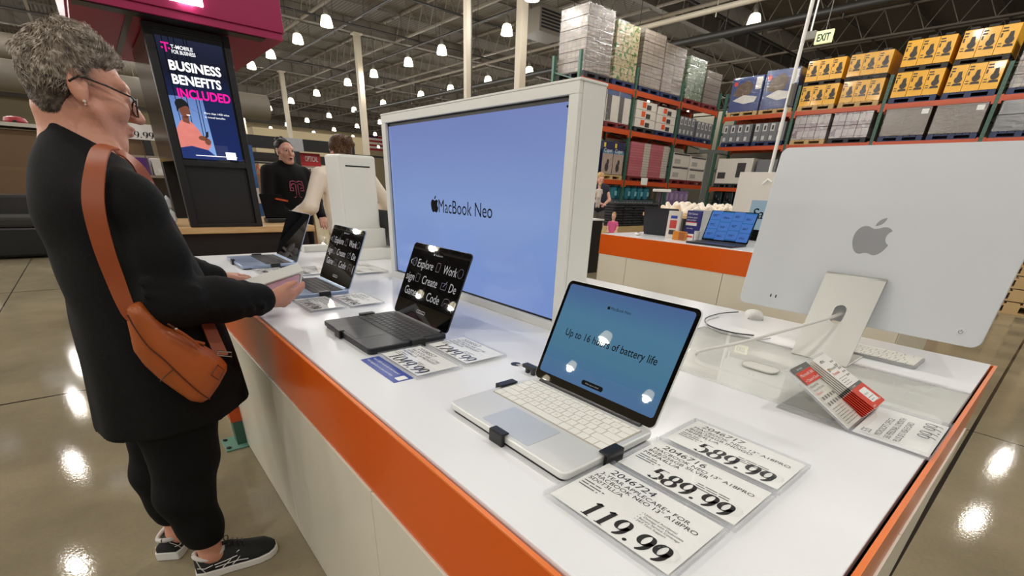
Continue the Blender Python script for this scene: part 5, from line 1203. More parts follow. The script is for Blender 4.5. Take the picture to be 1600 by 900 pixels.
# ---------------------------------------------------------------- other people
def figure(nm, label, base, h, yaw, arms, skin, top, legs_m, hairfn, vox=.010, wide=1.0, headpose=(0, 0), lean=0.0, neckline=.0, sleeve=1.0, group=None, topname='sweater'):
    """standing person of height h facing yaw (degrees). arms: two (elbow, wrist) pairs in own axes, metres at h = 1.65"""
    root = thing('person', label, 'person', base, group=group); s = h / 1.65; Rz = np.array(Matrix.Rotation(math.radians(yaw), 3, 'Z')); b0 = np.array(base, float)
    g = lambda x, y, z: b0 + Rz @ (np.array((x + lean * max(0, z - .9), y, z)) * s)
    ext = .62 * s
    lo, hi = b0 - (ext, ext, 0), b0 + (ext, ext, h + .06)
    F = Field(lo, hi, vox * .62); hc = g(.02, 0, 1.52); R = frame(yaw + headpose[0], headpose[1])
    head(F, hc, R, s * .98, .02); limb(F, [g(0, 0, 1.36), g(0, 0, 1.46)], [.052 * s, .048 * s])
    limb(F, [g(0, 0, 1.30), g(0, 0, .95)], [.10 * s, .11 * s]); T = Field(lo, hi, vox * .8)
    fold = lambda X, Y, Z, a: (.004 * np.sin(6 * a + 30 * Z)).astype(np.float32)
    rows = [(.82, .0, .135, .19), (.95, 0, .13, .185), (1.10, .005, .125, .18), (1.25, .01, .13, .195), (1.34, 0, .11, .19), (1.40, -.005, .085, .12), (1.425, -.005, .066, .075)]
    # torso built from cones so that it turns with the body
    for q in (-1, 1):
        T.cone(g(0, q * .075 * wide, 1.28), g(0, q * .085 * wide, .90), .115 * s, .118 * s, .06)
        T.cone(g(-.005, q * .12 * wide, 1.345), g(0, q * .03, 1.39), .068 * s, .06 * s, .04)
    T.cone(g(.012, 0, 1.30), g(.02, 0, .92), .105 * s, .115 * s, .05); T.cone(g(0, 0, 1.38), g(.004, 0, 1.415), .066 * s, .060 * s, .02)
    for q, (e, w_) in zip((-1, 1), arms):
        sh, el, wr = g(0, q * .185 * wide, 1.335), g(*e), g(*w_)
        limb(F, [g(0, q * .1, 1.33), sh, el, wr], [.05 * s, .045 * s, .038 * s, .026 * s]); d = wr - el; d /= np.linalg.norm(d)
        hand(F, wr, d, (0.01, -.1, -1), .165 * s, (.25, .3, .35, .4), side=-q if False else q)
        end = el + (wr - el) * .97 if sleeve >= 1 else sh + (el - sh) * sleeve
        pts = [sh, el, end] if sleeve >= 1 else [sh, end]; limb(T, pts, [.066 * s, .056 * s, .044 * s][:len(pts)], .03)
        if sleeve >= 1:
            for t_ in (.2, .4, .6, .8): c = el + (wr - el) * t_; T.cone(c + (0, 0, .045 * s), c + (.02, -.02, -.045 * s), .010, .008, .012)
    L = Field(lo, b0 + (ext, ext, 1.0 * s), vox)
    for q in (-1, 1):
        limb(F, [g(0, q * .09, .9), g(.01, q * .10, .48), g(-.01, q * .10, .08)], [.08 * s, .05 * s, .035 * s]); F.cone(g(-.01, q * .10, .05), g(.12, q * .11, .03), .034 * s, .028 * s)
        limb(L, [g(0, q * .085, .93), g(.01, q * .10, .48), g(-.01, q * .10, .07)], [.112 * s, .074 * s, .056 * s], .03)
    F.obj('body', skin, root, 1); T.cone(g(.002, 0, 1.425), g(.012, 0, 1.52), .050 * s, .060 * s, .006, '-'); T.obj(topname, top, root, 2); L.obj('trousers', legs_m, root, 1)
    for q in (-1, 1):
        b = MB(); a_, c_ = V(g(-.03, q * .10, .03)) - V(b0), V(g(.15, q * .11, .03)) - V(b0); b.tube([a_, (a_ + c_) / 2, c_], [.042 * s, .046 * s, .036 * s], 10, flat=.7); b.obj('shoe', M_shoe, root, smooth=True)
    if hairfn:
        Hh = Field(hc - .26 * s, hc + .26 * s, vox * .5); E = lambda p, r, kk=.012, op='+': Hh.ell(hc + R @ (np.array(p) * s), np.array(r) * s, R, kk, op)
        mh = hairfn(E, Hh, hc, R, s); o = Hh.obj('hair', mh, root, 1)
        P, FF = Hh.mesh(); N = normals(P, FF); mb = MB(); fl = lambda p, n: R @ np.array((-1.0, 0, -.5)); hair_strands(mb, P, N, fl, 500, .015, .035, .0014 * s, rng, .05, .2)
        mb.v = [tuple(V(p) - V(b0)) for p in mb.v]; mb.obj('hair_lock', mh, o, smooth=True)
    b = MB()
    for q in (-1, 1): b.ball(tuple(V(hc + R @ (np.array((.0815, q * .031, .002)) * s)) - V(b0)), .0105 * s, 8)
    ey = b.obj('eye', M_eye, root, smooth=True); b = MB()
    for q in (-1, 1): b.ball(tuple(V(hc + R @ (np.array((.0868, q * .031, .002)) * s)) - V(b0)), .0080 * s, 8)
    b.obj('iris', M_black, ey)
    return root, g, hc, R, s
def h_emp(E, H, hc, R, s):
    E((-.012, 0, .040), (.090, .077, .071)); E((-.045, 0, .0), (.048, .069, .068)); E((-.062, 0, .100), (.040, .042, .028), .01); E((-.085, .01, .114), (.02, .02, .016)); E((-.050, .02, .122), (.014, .014, .012))
    E((.088, 0, -.012), (.075, .095, .090), .010, '-'); E((.0, -.09, -.02), (.03, .035, .04), .006, '-'); E((.0, .09, -.02), (.03, .035, .04), .006, '-'); return M_dkhair
em, g, hc, R, s = figure('person', 'dark haired shop worker in a black sweater with a pink letter, talking', (1.395, 4.85, 0), 1.52, -72, (((.04, -.27, 1.08), (.24, -.16, .94)), ((.04, .27, 1.08), (.24, .16, .94))), M_skin2, M_coat, M_leggings, h_emp, .010, 1.05, (-4, -2))
b = MB(); o_ = V(em.location)
def chest(u, v, dy=0): return V(g(.128 + .004 * 0 - .05 * u * u * 6, u, 1.20 + v)) - o_
Wt = .0038
for q in (-1, 1):
    for pts in (((q * .004, .055), (q * .030, .065), (q * .066, .058), (q * .072, .020), (q * .074, -.02), (q * .040, -.022), (q * .040, .002), (q * .060, .004)), ((q * .012, .038), (q * .012, -.03), (q * .016, -.075), (q * .04, -.082)), ((q * .022, .040), (q * .05, .038), (q * .056, .02))):
        b.tube([chest(*p) for p in pts], Wt, 5)
b.obj('letter_print', mat('sweater_pink', (186, 84, 116), rough=.7, var=.03), em)
b = MB(); e_ = V(hc + R @ (np.array((.012, -.082, -.012)) * s)) - o_; b.ball(e_, (.008, .008, .010), 8); b.cyl(e_, e_ + V(0, -.006, -.024), .004, n=8); b.obj('earbud', M_white, em, smooth=True)
b = MB(); b.ball(V(hc + R @ (np.array((.094, 0, -.066)) * s)) - o_, (.014, .014, .007), 8); b.obj('open_mouth', mat('mouth_dark', (70, 24, 24), rough=.4), em, smooth=True)
def h_cus(E, H, hc, R, s):
    E((-.018, 0, .050), (.102, .090, .086)); E((-.055, 0, .0), (.055, .074, .070)); E((-.105, -.01, .068), (.042, .050, .040), .01); E((-.13, -.03, .085), (.018, .02, .03)); E((-.125, .03, .09), (.018, .016, .026)); E((-.14, -.045, .05), (.014, .018, .022))
    E((.085, 0, -.03), (.07, .12, .085), .006, '-'); return M_brown
cu, *_ = figure('person', 'customer with brown hair in a messy bun and a cream cardigan behind the white tower', (1.56, 3.86, 0), 1.50, 100, (((.02, -.42, 1.12), (.22, -.34, .98)), ((.0, .36, 1.10), (.12, .44, 1.03))), M_skin2, M_cream, M_denim, h_cus, .010, 1.25, (0, 4), .10, topname='cardigan')
def h_bl(E, H, hc, R, s):
    E((-.018, 0, .050), (.100, .088, .084)); E((-.06, 0, -.03), (.050, .080, .090)); E((-.05, -.075, -.12), (.045, .030, .13)); E((-.05, .075, -.12), (.045, .030, .13)); E((-.07, 0, -.13), (.04, .085, .12)); E((.03, -.085, -.14), (.03, .02, .10))
    E((.085, 0, -.02), (.07, .07, .085), .006, '-'); return M_blond
bl, g, hc, R, s = figure('person', 'woman with long blond hair in a dark sleeveless top carrying a baby, by the racks', (8.55, 7.22, 0), 1.56, -120, (((.10, -.25, 1.08), (.27, -.06, 1.02)), ((.08, .25, 1.08), (.26, .08, 1.00))), M_skin2, mat('navy_top', (28, 32, 46), rough=.8), mat('grey_skirt', (92, 88, 86), rough=.8, var=.3, scale=30), h_bl, .014, 1.0, (0, 12), sleeve=.25, topname='top')
def h_none(E, H, hc, R, s):
    E((-.018, 0, .048), (.096, .077, .080)); E((.080, 0, -.03), (.075, .12, .085), .006, '-'); return M_blond
def child(label, base, h, yaw, top, legm, hair, vox):
    root = thing('person', label, 'person', base); b0 = np.array(base, float); Rz = np.array(Matrix.Rotation(math.radians(yaw), 3, 'Z')); s = h / 1.0; g = lambda x, y, z: b0 + Rz @ (np.array((x, y, z)) * s); o_ = V(base)
    lo, hi = b0 - (.4 * s, .4 * s, 0), b0 + (.4 * s, .4 * s, h + .05); F = Field(lo, hi, vox); hc = g(0, 0, .88); R = frame(yaw, 5); hs = s * .80
    head(F, hc, R, hs, .02); limb(F, [g(0, 0, .74), g(0, 0, .80)], [.036 * s, .036 * s]); limb(F, [g(0, 0, .68), g(0, 0, .45)], [.06 * s, .07 * s]); T = Field(lo, hi, vox); L = Field(lo, hi, vox)
    T.cone(g(0, -.03, .68), g(0, -.03, .44), .066 * s, .078 * s, .03); T.cone(g(0, .03, .68), g(0, .03, .44), .066 * s, .078 * s, .03)
    for q in (-1, 1):
        sh, el, wr = g(0, q * .10, .70), g(.02, q * .14, .58), g(.09, q * .12, .50); limb(F, [g(0, 0, .70), sh, el, wr], [.03 * s, .028 * s, .026 * s, .020 * s]); hand(F, wr, wr - el, (0.01, 0, -1), .075 * s * 1.3, k=.004); limb(T, [sh, sh + (el - sh) * .6], [.042 * s, .04 * s])
        limb(F, [g(0, q * .05, .45), g(.01, q * .055, .22), g(0, q * .055, .03)], [.05 * s, .034 * s, .024 * s]); F.cone(g(0, q * .055, .025), g(.07, q * .055, .018), .024 * s, .02 * s); limb(L, [g(0, q * .05, .46), g(.01, q * .055, .24), g(0, q * .055, .06)], [.068 * s, .05 * s, .042 * s])
    F.obj('body', M_skin2, root, 1); T.obj('shirt', top, root, 1); L.obj('trousers', legm, root, 1)
    Hh = Field(hc - .2 * s, hc + .2 * s, vox); E = lambda p, r, kk=.012, op='+': Hh.ell(hc + R @ (np.array(p) * hs), np.array(r) * hs, R, kk, op); h_none(E, Hh, hc, R, hs); Hh.obj('hair', hair, root, 1)
    return root
child('toddler with fair hair and a pink shirt standing beyond the second table', (8.80, 6.92, 0), .80, -150, mat('pink_shirt', (214, 92, 140), rough=.8), M_denim, M_blond, .010)
child('baby in the arms of the blond woman', (8.30, 7.00, .86), .50, 60, mat('pale_bodysuit', (206, 196, 186), rough=.8), mat('pale_leggings', (186, 176, 170), rough=.8), M_blond, .008)
# ================================================================== pallet racks
def rack(label, loc, rz, xs, levels, depth=1.1, top=4.6):
    """front plane at local y = 0, bays along local x"""
    t = thing('pallet_rack', label, 'rack', loc, rz)
    for x in xs:
        b = MB()
        for y in (.04, depth - .04): b.box(x - .045, x + .045, y - .04, y + .04, 0, top); b.box(x - .08, x + .08, y - .07, y + .07, 0, .012)
        for k in range(int(top / .62)): b.bar((x, .04, .2 + .62 * k), (x, depth - .04, .5 + .62 * k), .03, .03, up=(1, 0, 0)); b.bar((x, .04, .2 + .62 * k), (x, depth - .04, .2 + .62 * k), .03, .03, up=(1, 0, 0))
        u = b.obj('upright', M_rgreen, t)
        b = MB()
        for k in range(int(top / .1)):
            z = .06 + .1 * k
            for q in (-.018, .018): b.box(x + q - .006, x + q + .006, -.0015, .001, z, z + .03)
        b.obj('slot', M_black, u)
    for a, c in zip(xs[:-1], xs[1:]):
        for z in levels:
            for y in (.0, depth - .05):
                b = MB(); b.box(a + .05, c - .05, y, y + .05, z - .13, z); b.box(a + .046, a + .10, y - .012, y + .04, z - .19, z + .02); b.box(c - .10, c - .046, y - .012, y + .04, z - .19, z + .02); b.obj('beam', M_ror, t)
            b = MB()
            for k in range(3): x = a + (c - a) * (k + 1) / 4; b.box(x - .03, x + .03, .05, depth - .05, z - .06, z - .02)
            b.obj('cross_bar', M_ror, t)
    return t
M_pw = mat('pallet_wood', (188, 158, 110), rough=.7, var=.15, scale=6); M_pb = mat('pallet_blue', (24, 40, 80), rough=.5, var=.12, scale=6); M_pr = mat('pallet_red', (108, 30, 34), rough=.6, var=.12); M_pk = mat('pallet_dark', (32, 34, 40), rough=.6)
def pallet(t, w, d, m, h=.14):
    b = MB()
    for k in range(7): x = -w / 2 + w * (k + .5) / 7; b.box(x - w * .06, x + w * .06, 0, d, h - .022, h)
    for q in (-1, 0, 1):
        for y in (.05, d / 2, d - .05): b.box(q * (w / 2 - .07) - .07, q * (w / 2 - .07) + .07, y - .05, y + .05, .02, h - .045)
    for y in (.05, d / 2, d - .05): b.box(-w / 2, w / 2, y - .05, y + .05, h - .045, h - .022); b.box(-w / 2, w / 2, y - .05, y + .05, 0, .02)
    return b.obj('pallet', m, t)
def load(label, loc, rz, w, d, h, m, pm, nx=2, nz=2, deco=None, gap=.004, group=None, cat='pallet load', wrapm=None, name='pallet_load', pal=True, jit=.0):
    t = thing(name, label, cat, loc, rz, group); z0 = .14 if pal else 0
    if pal: pallet(t, w, d, pm)
    cw, ch = w / nx, (h - z0) / nz
    for i in range(nx):
        for k in range(nz):
            b = MB(); x0 = -w / 2 + i * cw; z = z0 + k * ch; j = random.uniform(-jit, jit)
            b.box(x0 + gap, x0 + cw - gap, .02 + j + abs(jit), d - .02, z + gap, z + ch - gap); c = b.obj('carton', m, t, bevel=.006)
            if deco: deco(c, x0 + gap, x0 + cw - gap, .018 + j + abs(jit), z + gap, z + ch - gap)
    if wrapm:
        b = MB(); b.box(-w / 2 - .01, w / 2 + .01, 0, d, z0 + .02, h + .01); b.obj('stretch_wrap', wrapm, t)
    return t
def wrap_mat(name, tint, amt=.20):
    if name in MATS: return MATS[name]
    m = clear_mat(name, tint); nt = m.node_tree; g = [n for n in nt.nodes if n.type == 'BSDF_GLOSSY'][0]; g.inputs['Roughness'].default_value = .22
    mx = [n for n in nt.nodes if n.type == 'MIX_SHADER'][0]; ma = nt.nodes.new('ShaderNodeMath'); ma.operation = 'MULTIPLY_ADD'; ma.inputs[1].default_value = .8; ma.inputs[2].default_value = amt
    n = nt.nodes.new('ShaderNodeTexNoise'); n.inputs['Scale'].default_value = 5; n.inputs['Detail'].default_value = 5; tc = nt.nodes.new('ShaderNodeTexCoord'); mp = nt.nodes.new('ShaderNodeMapping'); mp.inputs['Scale'].default_value = (1, 1, 3)
    nt.links.new(tc.outputs['Object'], mp.inputs[0]); nt.links.new(mp.outputs[0], n.inputs['Vector']); bp = nt.nodes.new('ShaderNodeBump'); bp.inputs['Strength'].default_value = .9; bp.inputs['Distance'].default_value = .08; nt.links.new(n.outputs['Fac'], bp.inputs['Height']); nt.links.new(bp.outputs[0], g.inputs['Normal'])
    fr = [n for n in nt.nodes if n.type == 'FRESNEL'][0]; fm = nt.nodes['gloss_amount']; nt.links.new(fr.outputs[0], ma.inputs[0]); nt.links.new(ma.outputs[0], fm.inputs[0]); return m
W_film = wrap_mat('stretch_film', (250, 250, 249), .08)
YR = 10.37
XS = [10.99, 13.49, 16.04, 18.56]
L1, L2, L3 = 1.54, 2.95, 4.02
rack('tall green and orange pallet rack running behind the big screen', (0, YR, 0), 0, XS, (L1, L2, L3))
def pl(label, x0, x1, z, h, m, pm, nx=2, nz=3, deco=None, wrapm=None, d=1.05, jit=0.0, y=YR):
    return load(label, ((x0 + x1) / 2, y, z), 0, x1 - x0, d, h, m, pm, nx, nz, deco, wrapm=wrapm, jit=jit)
B_silv = brick_mat('silver_cases', (132, 118, 108), (164, 150, 136), (96, 88, 84), .16, .12)
B_plant = brick_mat('green_tan_cases', (196, 176, 132), (214, 200, 160), (120, 100, 70), .2, .16, extra=((60, 108, 50), .56))
B_grey = brick_mat('grey_cases', (150, 136, 124), (170, 158, 146), (104, 94, 88), .3, .09)
B_green = brick_mat('pale_green_cases', (128, 152, 122), (150, 170, 140), (88, 104, 84), .25, .14, extra=((206, 214, 200), .62))
B_tan = brick_mat('tan_grey_cases', (140, 128, 116), (152, 142, 130), (108, 98, 90), .9, .2)
pl('silver film wrapped load at the open end of the top rack level', 11.12, 12.20, L3, 1.62, B_silv, M_pk, 2, 6, wrapm=W_film)
pl('wrapped load of green and tan printed cases on the top rack level', 12.36, 13.40, L3, 1.50, B_plant, M_pb, 3, 2, wrapm=W_film)
pl('wrapped grey brown load beside the green printed cases, top rack level', 13.62, 14.72, L3, 1.55, B_grey, M_pb, 2, 5, wrapm=W_film)
pl('wrapped grey brown load next to the pale green cases, top rack level', 14.80, 15.92, L3, 1.42, B_grey, M_pb, 2, 5, wrapm=W_film)
pl('pale green cases with white lettering on the top rack level', 16.2, 17.25, L3, 1.32, B_green, M_pr, 2, 5, wrapm=W_film)
pl('tan grey wrapped load in the corner of the top rack level', 17.4, 18.42, L3, 1.12, B_tan, M_pr, 1, 5, wrapm=W_film)
M_wcar = mat('white_carton', (214, 208, 198), rough=.4, var=.04, scale=4, coat=.2); M_dpr = mat('dark_print_block', (56, 54, 56), rough=.4, var=.3, scale=30); M_orp = mat('orange_print', (222, 84, 40), rough=.4); M_bpr = mat('blue_print', (38, 74, 132), rough=.4, var=.2)
def d_tall(c, x0, x1, y, z0, z1):
    w = x1 - x0; b = MB(); b.box(x0 + w * .05, x0 + w * .42, y - .002, y, z0 + .02, z1 - .02); b.obj('dark_print', M_dpr, c)
    b = MB(); b.box(x0 + .01, x1 - .01, y - .0025, y, z1 - .18, z1 - .02); b.obj('blue_print', M_bpr, c)
pl('tall wrapped boxes with dark and blue print, middle rack level', 12.20, 13.36, L2, 1.0, M_wcar, M_pr, 2, 1, d_tall, wrapm=W_film)
pl('wrapped pale boxes half hidden by the screen housing, middle rack level', 11.1, 12.12, L2, .95, M_wcar, M_pr, 2, 1, d_tall, wrapm=W_film)
def d_or(c, x0, x1, y, z0, z1):
    w, h = x1 - x0, z1 - z0; b = MB(); b.box(x0 + w * .28, x0 + w * .46, y - .002, y, z0 + h * .25, z1 - h * .12); b.obj('orange_print', M_orp, c); b = MB(); b.box(x0 + w * .50, x0 + w * .72, y - .002, y, z0 + h * .1, z1 - h * .35); b.obj('dark_print', M_dpr, c)
pl('white boxes with an orange square, beside the tall printed boxes', 13.66, 14.74, L2, .86, M_wcar, M_pk, 1, 3, d_or)
pl('white boxes with an orange square, beside the small grey cartons', 14.84, 15.90, L2, .82, M_wcar, M_pb, 1, 3, d_or)
M_gcar = mat('slate_carton', (112, 114, 118), rough=.5, var=.1, scale=8); M_lpr = mat('pale_print_block', (196, 196, 194), rough=.5, var=.2, scale=20)
def d_small(c, x0, x1, y, z0, z1):
    w, h = x1 - x0, z1 - z0; b = MB(); b.box(x0 + w * .08, x0 + w * .62, y - .002, y, z0 + h * .55, z1 - h * .04); b.box(x0 + w * .12, x0 + w * .5, y - .002, y, z0 + h * .08, z0 + h * .3); b.obj('pale_print', M_lpr, c); b = MB(); b.box(x0 + w * .25, x0 + w * .5, y - .003, y, z0 + h * .62, z0 + h * .85); b.obj('dark_print', M_dpr, c)
pl('upright slate cartons with pale labels next to the orange square boxes', 16.2, 17.2, L2, .70, M_gcar, M_pb, 4, 1, d_small)
pl('upright slate cartons with pale labels in the rack corner', 17.35, 18.4, L2, .66, M_gcar, M_pb, 4, 1, d_small)
M_navy = mat('navy_carton', (30, 36, 74), rough=.4, var=.05); M_phot = mat('photo_print', (168, 150, 138), rough=.4, var=.35, scale=7); M_teal = mat('teal_band', (70, 120, 150), rough=.4)
def d_coop(c, x0, x1, y, z0, z1):
    w, h = x1 - x0, z1 - z0; b = MB(); b.box(x0 + .01, x1 - .01, y - .002, y, z0 + .01, z0 + h * .70); b.obj('photo_print', M_phot, c)
    b = MB(); b.box(x0 + .01, x1 - .01, y - .0025, y, z0 + h * .64, z0 + h * .73); b.obj('teal_band', M_teal, c); b = MB(); b.box(x0 + .03, x0 + .12, y - .003, y, z1 - .16, z1 - .04); b.obj('yellow_mark', mat('mark_yellow', (226, 196, 60), rough=.4), c)
    b = MB(); text(b, 'Cuper', x0 + w * .12, z1 - .29, .15, .004, Matrix.Translation((0, y, 0)) @ Matrix.Rotation(PI / 2, 4, 'X'), width=w * .74); b.obj('lettering', M_white, c)
    b = MB(); b.ball((x0 + w * .55, y, z0 + h * .38), (.07, .004, .10), 10); b.ball((x0 + w * .48, y - .001, z0 + h * .22), (.10, .004, .13), 10); b.obj('figure_print', M_dpr, c)
pl('navy topped boxes printed with people, lower rack level', 12.28, 13.34, L1, 1.05, M_navy, M_pw, 2, 1, d_coop)
pl('navy topped boxes almost hidden by the screen housing, lower rack level', 11.15, 12.1, L1, .9, M_navy, M_pw, 2, 1, d_coop)
M_pinkc = brick_mat('pink_cases', (196, 104, 116), (206, 118, 128), (150, 76, 88), 2.0, .075, rough=.5, coat=.1); M_whc = brick_mat('white_cases', (216, 208, 196), (206, 198, 186), (150, 140, 130), 2.0, .075, rough=.5, coat=.1)
t = thing('pallet_load', 'tall pink and white stacked cases on the lower rack level', 'pallet load', (14.75, YR, L1)); pallet(t, 2.2, 1.05, M_pr)
for (a, c, m_) in ((-1.1, -.38, M_pinkc), (-.37, -.02, M_whc), (0, .74, M_pinkc), (.75, 1.08, M_whc)): MB().box(a, c, .02, 1.03, .14, 1.14).obj('carton', m_, t, bevel=.005)
MB().box(-.36, .0, -.02, -.015, -.10, .12).obj('price_card', M_paper, t)
def d_wh(c, x0, x1, y, z0, z1):
    w, h = x1 - x0, z1 - z0; b = MB(); b.box(x0 + w * .03, x1 - w * .03, y - .002, y, z1 - h * .14, z1 - h * .02); b.obj('dark_print', M_dpr, c); b = MB(); b.box(x0 + w * .1, x0 + w * .45, y - .002, y, z0 + h * .2, z0 + h * .55); b.obj('pale_print', mat('grey_print', (168, 164, 158), rough=.5, var=.2, scale=20), c)
pl('white boxes with dark header print, lower rack level beside the pink cases', 16.15, 17.25, L1, 1.0, M_wcar, M_pr, 1, 2, d_wh); pl('white boxes with dark header print, in the lower rack corner', 17.32, 18.42, L1, .95, M_wcar, M_pr, 1, 2, d_wh)
# goods under the first beam
M_tealb = mat('teal_bottle', (44, 120, 138), rough=.25, var=.15, coat=.3); M_purp = mat('lilac_pack', (138, 112, 156), rough=.4, var=.15)
t0 = None
for k in range(6):
    loc = (13.25 + k * .36, YR + .25, .98)
    if t0 is None:
        t0 = thing('drink_tumbler', 'teal tumbler pack in a row under the rack beam', 'tumbler', loc, group='teal tumbler packs under the rack')
        b = MB(); b.lathe([(.10, 0), (.13, .05), (.15, .34), (.13, .36), (.05, .38), (.05, .42)], 16); b.obj('body', M_tealb, t0, smooth=40); MB().box(-.06, .06, -.155, -.15, .10, .24).obj('label', mat('teal_label', (120, 180, 190), rough=.4), t0)
    else: dup(t0, loc)
struct_ = thing('display_bench', 'low dark bench with wire stems under the teal tumblers', 'bench', (14.3, YR + .1, 0)); MB().box(-1.15, 1.15, 0, .8, 0, .96).obj('bench', mat('bench_grey', (70, 84, 92), rough=.6, var=.3, scale=8), struct_)
b = MB()
for k in range(14): b.box(-1.05 + k * .16, -1.0 + k * .16, -.02, 0, .55, .9)
b.obj('wire_stem', mat('pale_wire', (150, 158, 162), rough=.5), struct_)
t0 = None
for k in range(5):
    loc = (16.2 + k * .33, YR + .05, .80)
    if t0 is None: t0 = thing('lilac_pack', 'lilac pillow pack in a row under the rack', 'pack', loc, group='lilac packs under the rack'); b = MB(); b.box(-.14, .14, 0, .3, 0, .52); b.obj('pack', M_purp, t0, bevel=.05); MB().box(-.08, .08, -.004, 0, .2, .42).obj('label', mat('lilac_label', (176, 156, 190), rough=.4), t0)
    else: dup(t0, loc)
t = thing('display_bench', 'pale bench holding the lilac packs under the rack', 'bench', (16.9, YR + .0, 0)); MB().box(-.9, .9, 0, .8, 0, .79).obj('bench', M_gcar, t)
# black clothing piles on a pallet in front of the rack
M_cloth = mat('black_folded_cloth', (36, 36, 40), rough=.85, var=.3, scale=12); n = 0
tb_ = thing('clothing_table', 'wooden pallet table under the piles of folded black clothes', 'table', (11.6, 8.2, 0)); pallet(tb_, 2.4, 1.2, M_pw); MB().box(-1.15, 1.15, .05, 1.15, .14, .34).obj('deck', M_pw, tb_)
for i in range(5):
    for k in range(9):
        t = thing('folded_garment', 'folded black garment in the piles on the pallet table', 'garment', (10.7 + i * .45 + random.uniform(-.02, .02), 8.45 + random.uniform(-.02, .02), .342 + k * .066), random.uniform(-.06, .06), group='folded black garments on the pallet table')
        b = MB(); b.prism(rrect(.40, .36, .05), .001, .063); b.obj('folds', M_cloth, t, smooth=40, bevel=.018)
        b = MB(); b.tube([(-.18, -.185, .02), (.0, -.19, .035), (.18, -.185, .02)], .012, 6); b.obj('front_fold', M_cloth, t)

# right-hand rack, facing the shop
XR = 18.8; RL = (1.50, 2.88, 3.86)
ysr = [10.28, 7.78, 5.26, 2.74, .23]
rack('long green and orange pallet rack loaded with yellow boxes', (XR, 0, 0), RZ, [-y for y in ysr], RL)
def pr(label, y0, y1, z, h, m, pm, nx=2, nz=2, deco=None, wrapm=None, d=1.05, jit=0.0):
    return load(label, (XR, (y0 + y1) / 2, z), RZ, abs(y0 - y1), d, h, m, pm, nx, nz, deco, wrapm=wrapm, jit=jit)
M_yel = mat('yellow_carton', (240, 176, 24), rough=.38, var=.06, scale=5, coat=.25); M_yd = mat('yellow_box_print', (52, 44, 30), rough=.5, var=.3, scale=40); M_yb = mat('yellow_box_base_print', (70, 52, 22), rough=.5, var=.2)
def d_yel(c, x0, x1, y, z0, z1):
    w, h = x1 - x0, z1 - z0; b = MB(); F_ = Matrix.Translation((0, y - .002, 0)) @ Matrix.Rotation(PI / 2, 4, 'X')
    b.add([(x0 + w * (.62 + .24 * math.cos(a)), z0 + h * (.46 + .13 * math.sin(a)) , 0) for a in np.linspace(0, 2 * PI, 13)[:-1]], [tuple(range(12))], 0, F_)
    b.add([(x0 + w * p, z0 + h * q, .0005) for p, q in ((.48, .56), (.52, .74), (.72, .76), (.78, .56))], [(0, 1, 2, 3)], 0, F_); b.add([(x0 + w * p, z0 + h * q, .0005) for p, q in ((.34, .24), (.92, .24), (.86, .33), (.42, .33))], [(0, 1, 2, 3)], 0, F_)
    b.obj('machine_print', M_yd, c)
    b = MB(); fine_lines(b, x0 + w * .06, z0 + h * .86, w * .36, 2, h * .10, 0.001, F_, th=.5, seed=int(abs(x0) * 91) % 50); fine_lines(b, x0 + w * .08, z0 + h * .35, w * .25, 2, h * .09, 0.001, F_, th=.4, seed=7); b.box(x0 + w * .06, x0 + w * .16, y - .003, y - .001, z0 + h * .58, z0 + h * .72); b.obj('lettering', M_yb, c)
def yel(label, y0, y1, pm, wr):
    w = abs(y0 - y1); t = thing('pallet_load', label, 'pallet load', (XR, (y0 + y1) / 2, RL[2]), RZ); pallet(t, w, 1.05, pm)
    for lev, zb in ((0, .14), (1, .82)):
        if lev:
            o = pallet(t, w, 1.05, mat('slip_tray', (40, 34, 26), rough=.6)); o.location = (0, 0, .70); o.scale = (1, 1, .8)
        for i in range(3):
            x0 = -w / 2 + i * w / 3; b = MB(); b.box(x0 + .004, x0 + w / 3 - .004, .02, 1.03, zb, zb + .56); c = b.obj('carton', M_yel, t, bevel=.005); d_yel(c, x0 + .004, x0 + w / 3 - .004, .018, zb, zb + .56)
    b = MB()
    for i in range(3): x = -w / 2 + (i + .5) * w / 3; b.box(x - w * .09, x + w * .09, .02, 1.0, 1.385, 1.43)
    b.obj('top_tray', mat('slip_tray', (40, 34, 26)), t)
    if wr:
        b = MB(); b.box(-w / 2 - .01, w / 2 + .01, .005, 1.045, .15, 1.39); b.obj('stretch_wrap', W_film, t)
    return t
yel('yellow boxed machines on a wooden pallet beside the blue packs', 7.70, 6.62, M_pw, False); yel('shiny film wrapped yellow boxes on a wooden pallet', 6.50, 5.42, M_pw, True)
yel('yellow boxed machines on a blue pallet beside the shiny wrapped ones', 5.16, 4.06, M_pb, False).scale = (1, 1, 1.1); yel('yellow boxed machines on a blue pallet at the far end of the yellow row', 3.94, 2.84, M_pb, False).scale = (1, 1, 1.12)
M_bluep = mat('blue_pack', (36, 62, 130), rough=.35, var=.25, scale=6, coat=.4); M_dphoto = mat('dog_photo_print', (96, 74, 56), rough=.45, var=.5, scale=5); M_wph = mat('white_photo_print', (222, 220, 216), rough=.45, var=.15, scale=6)
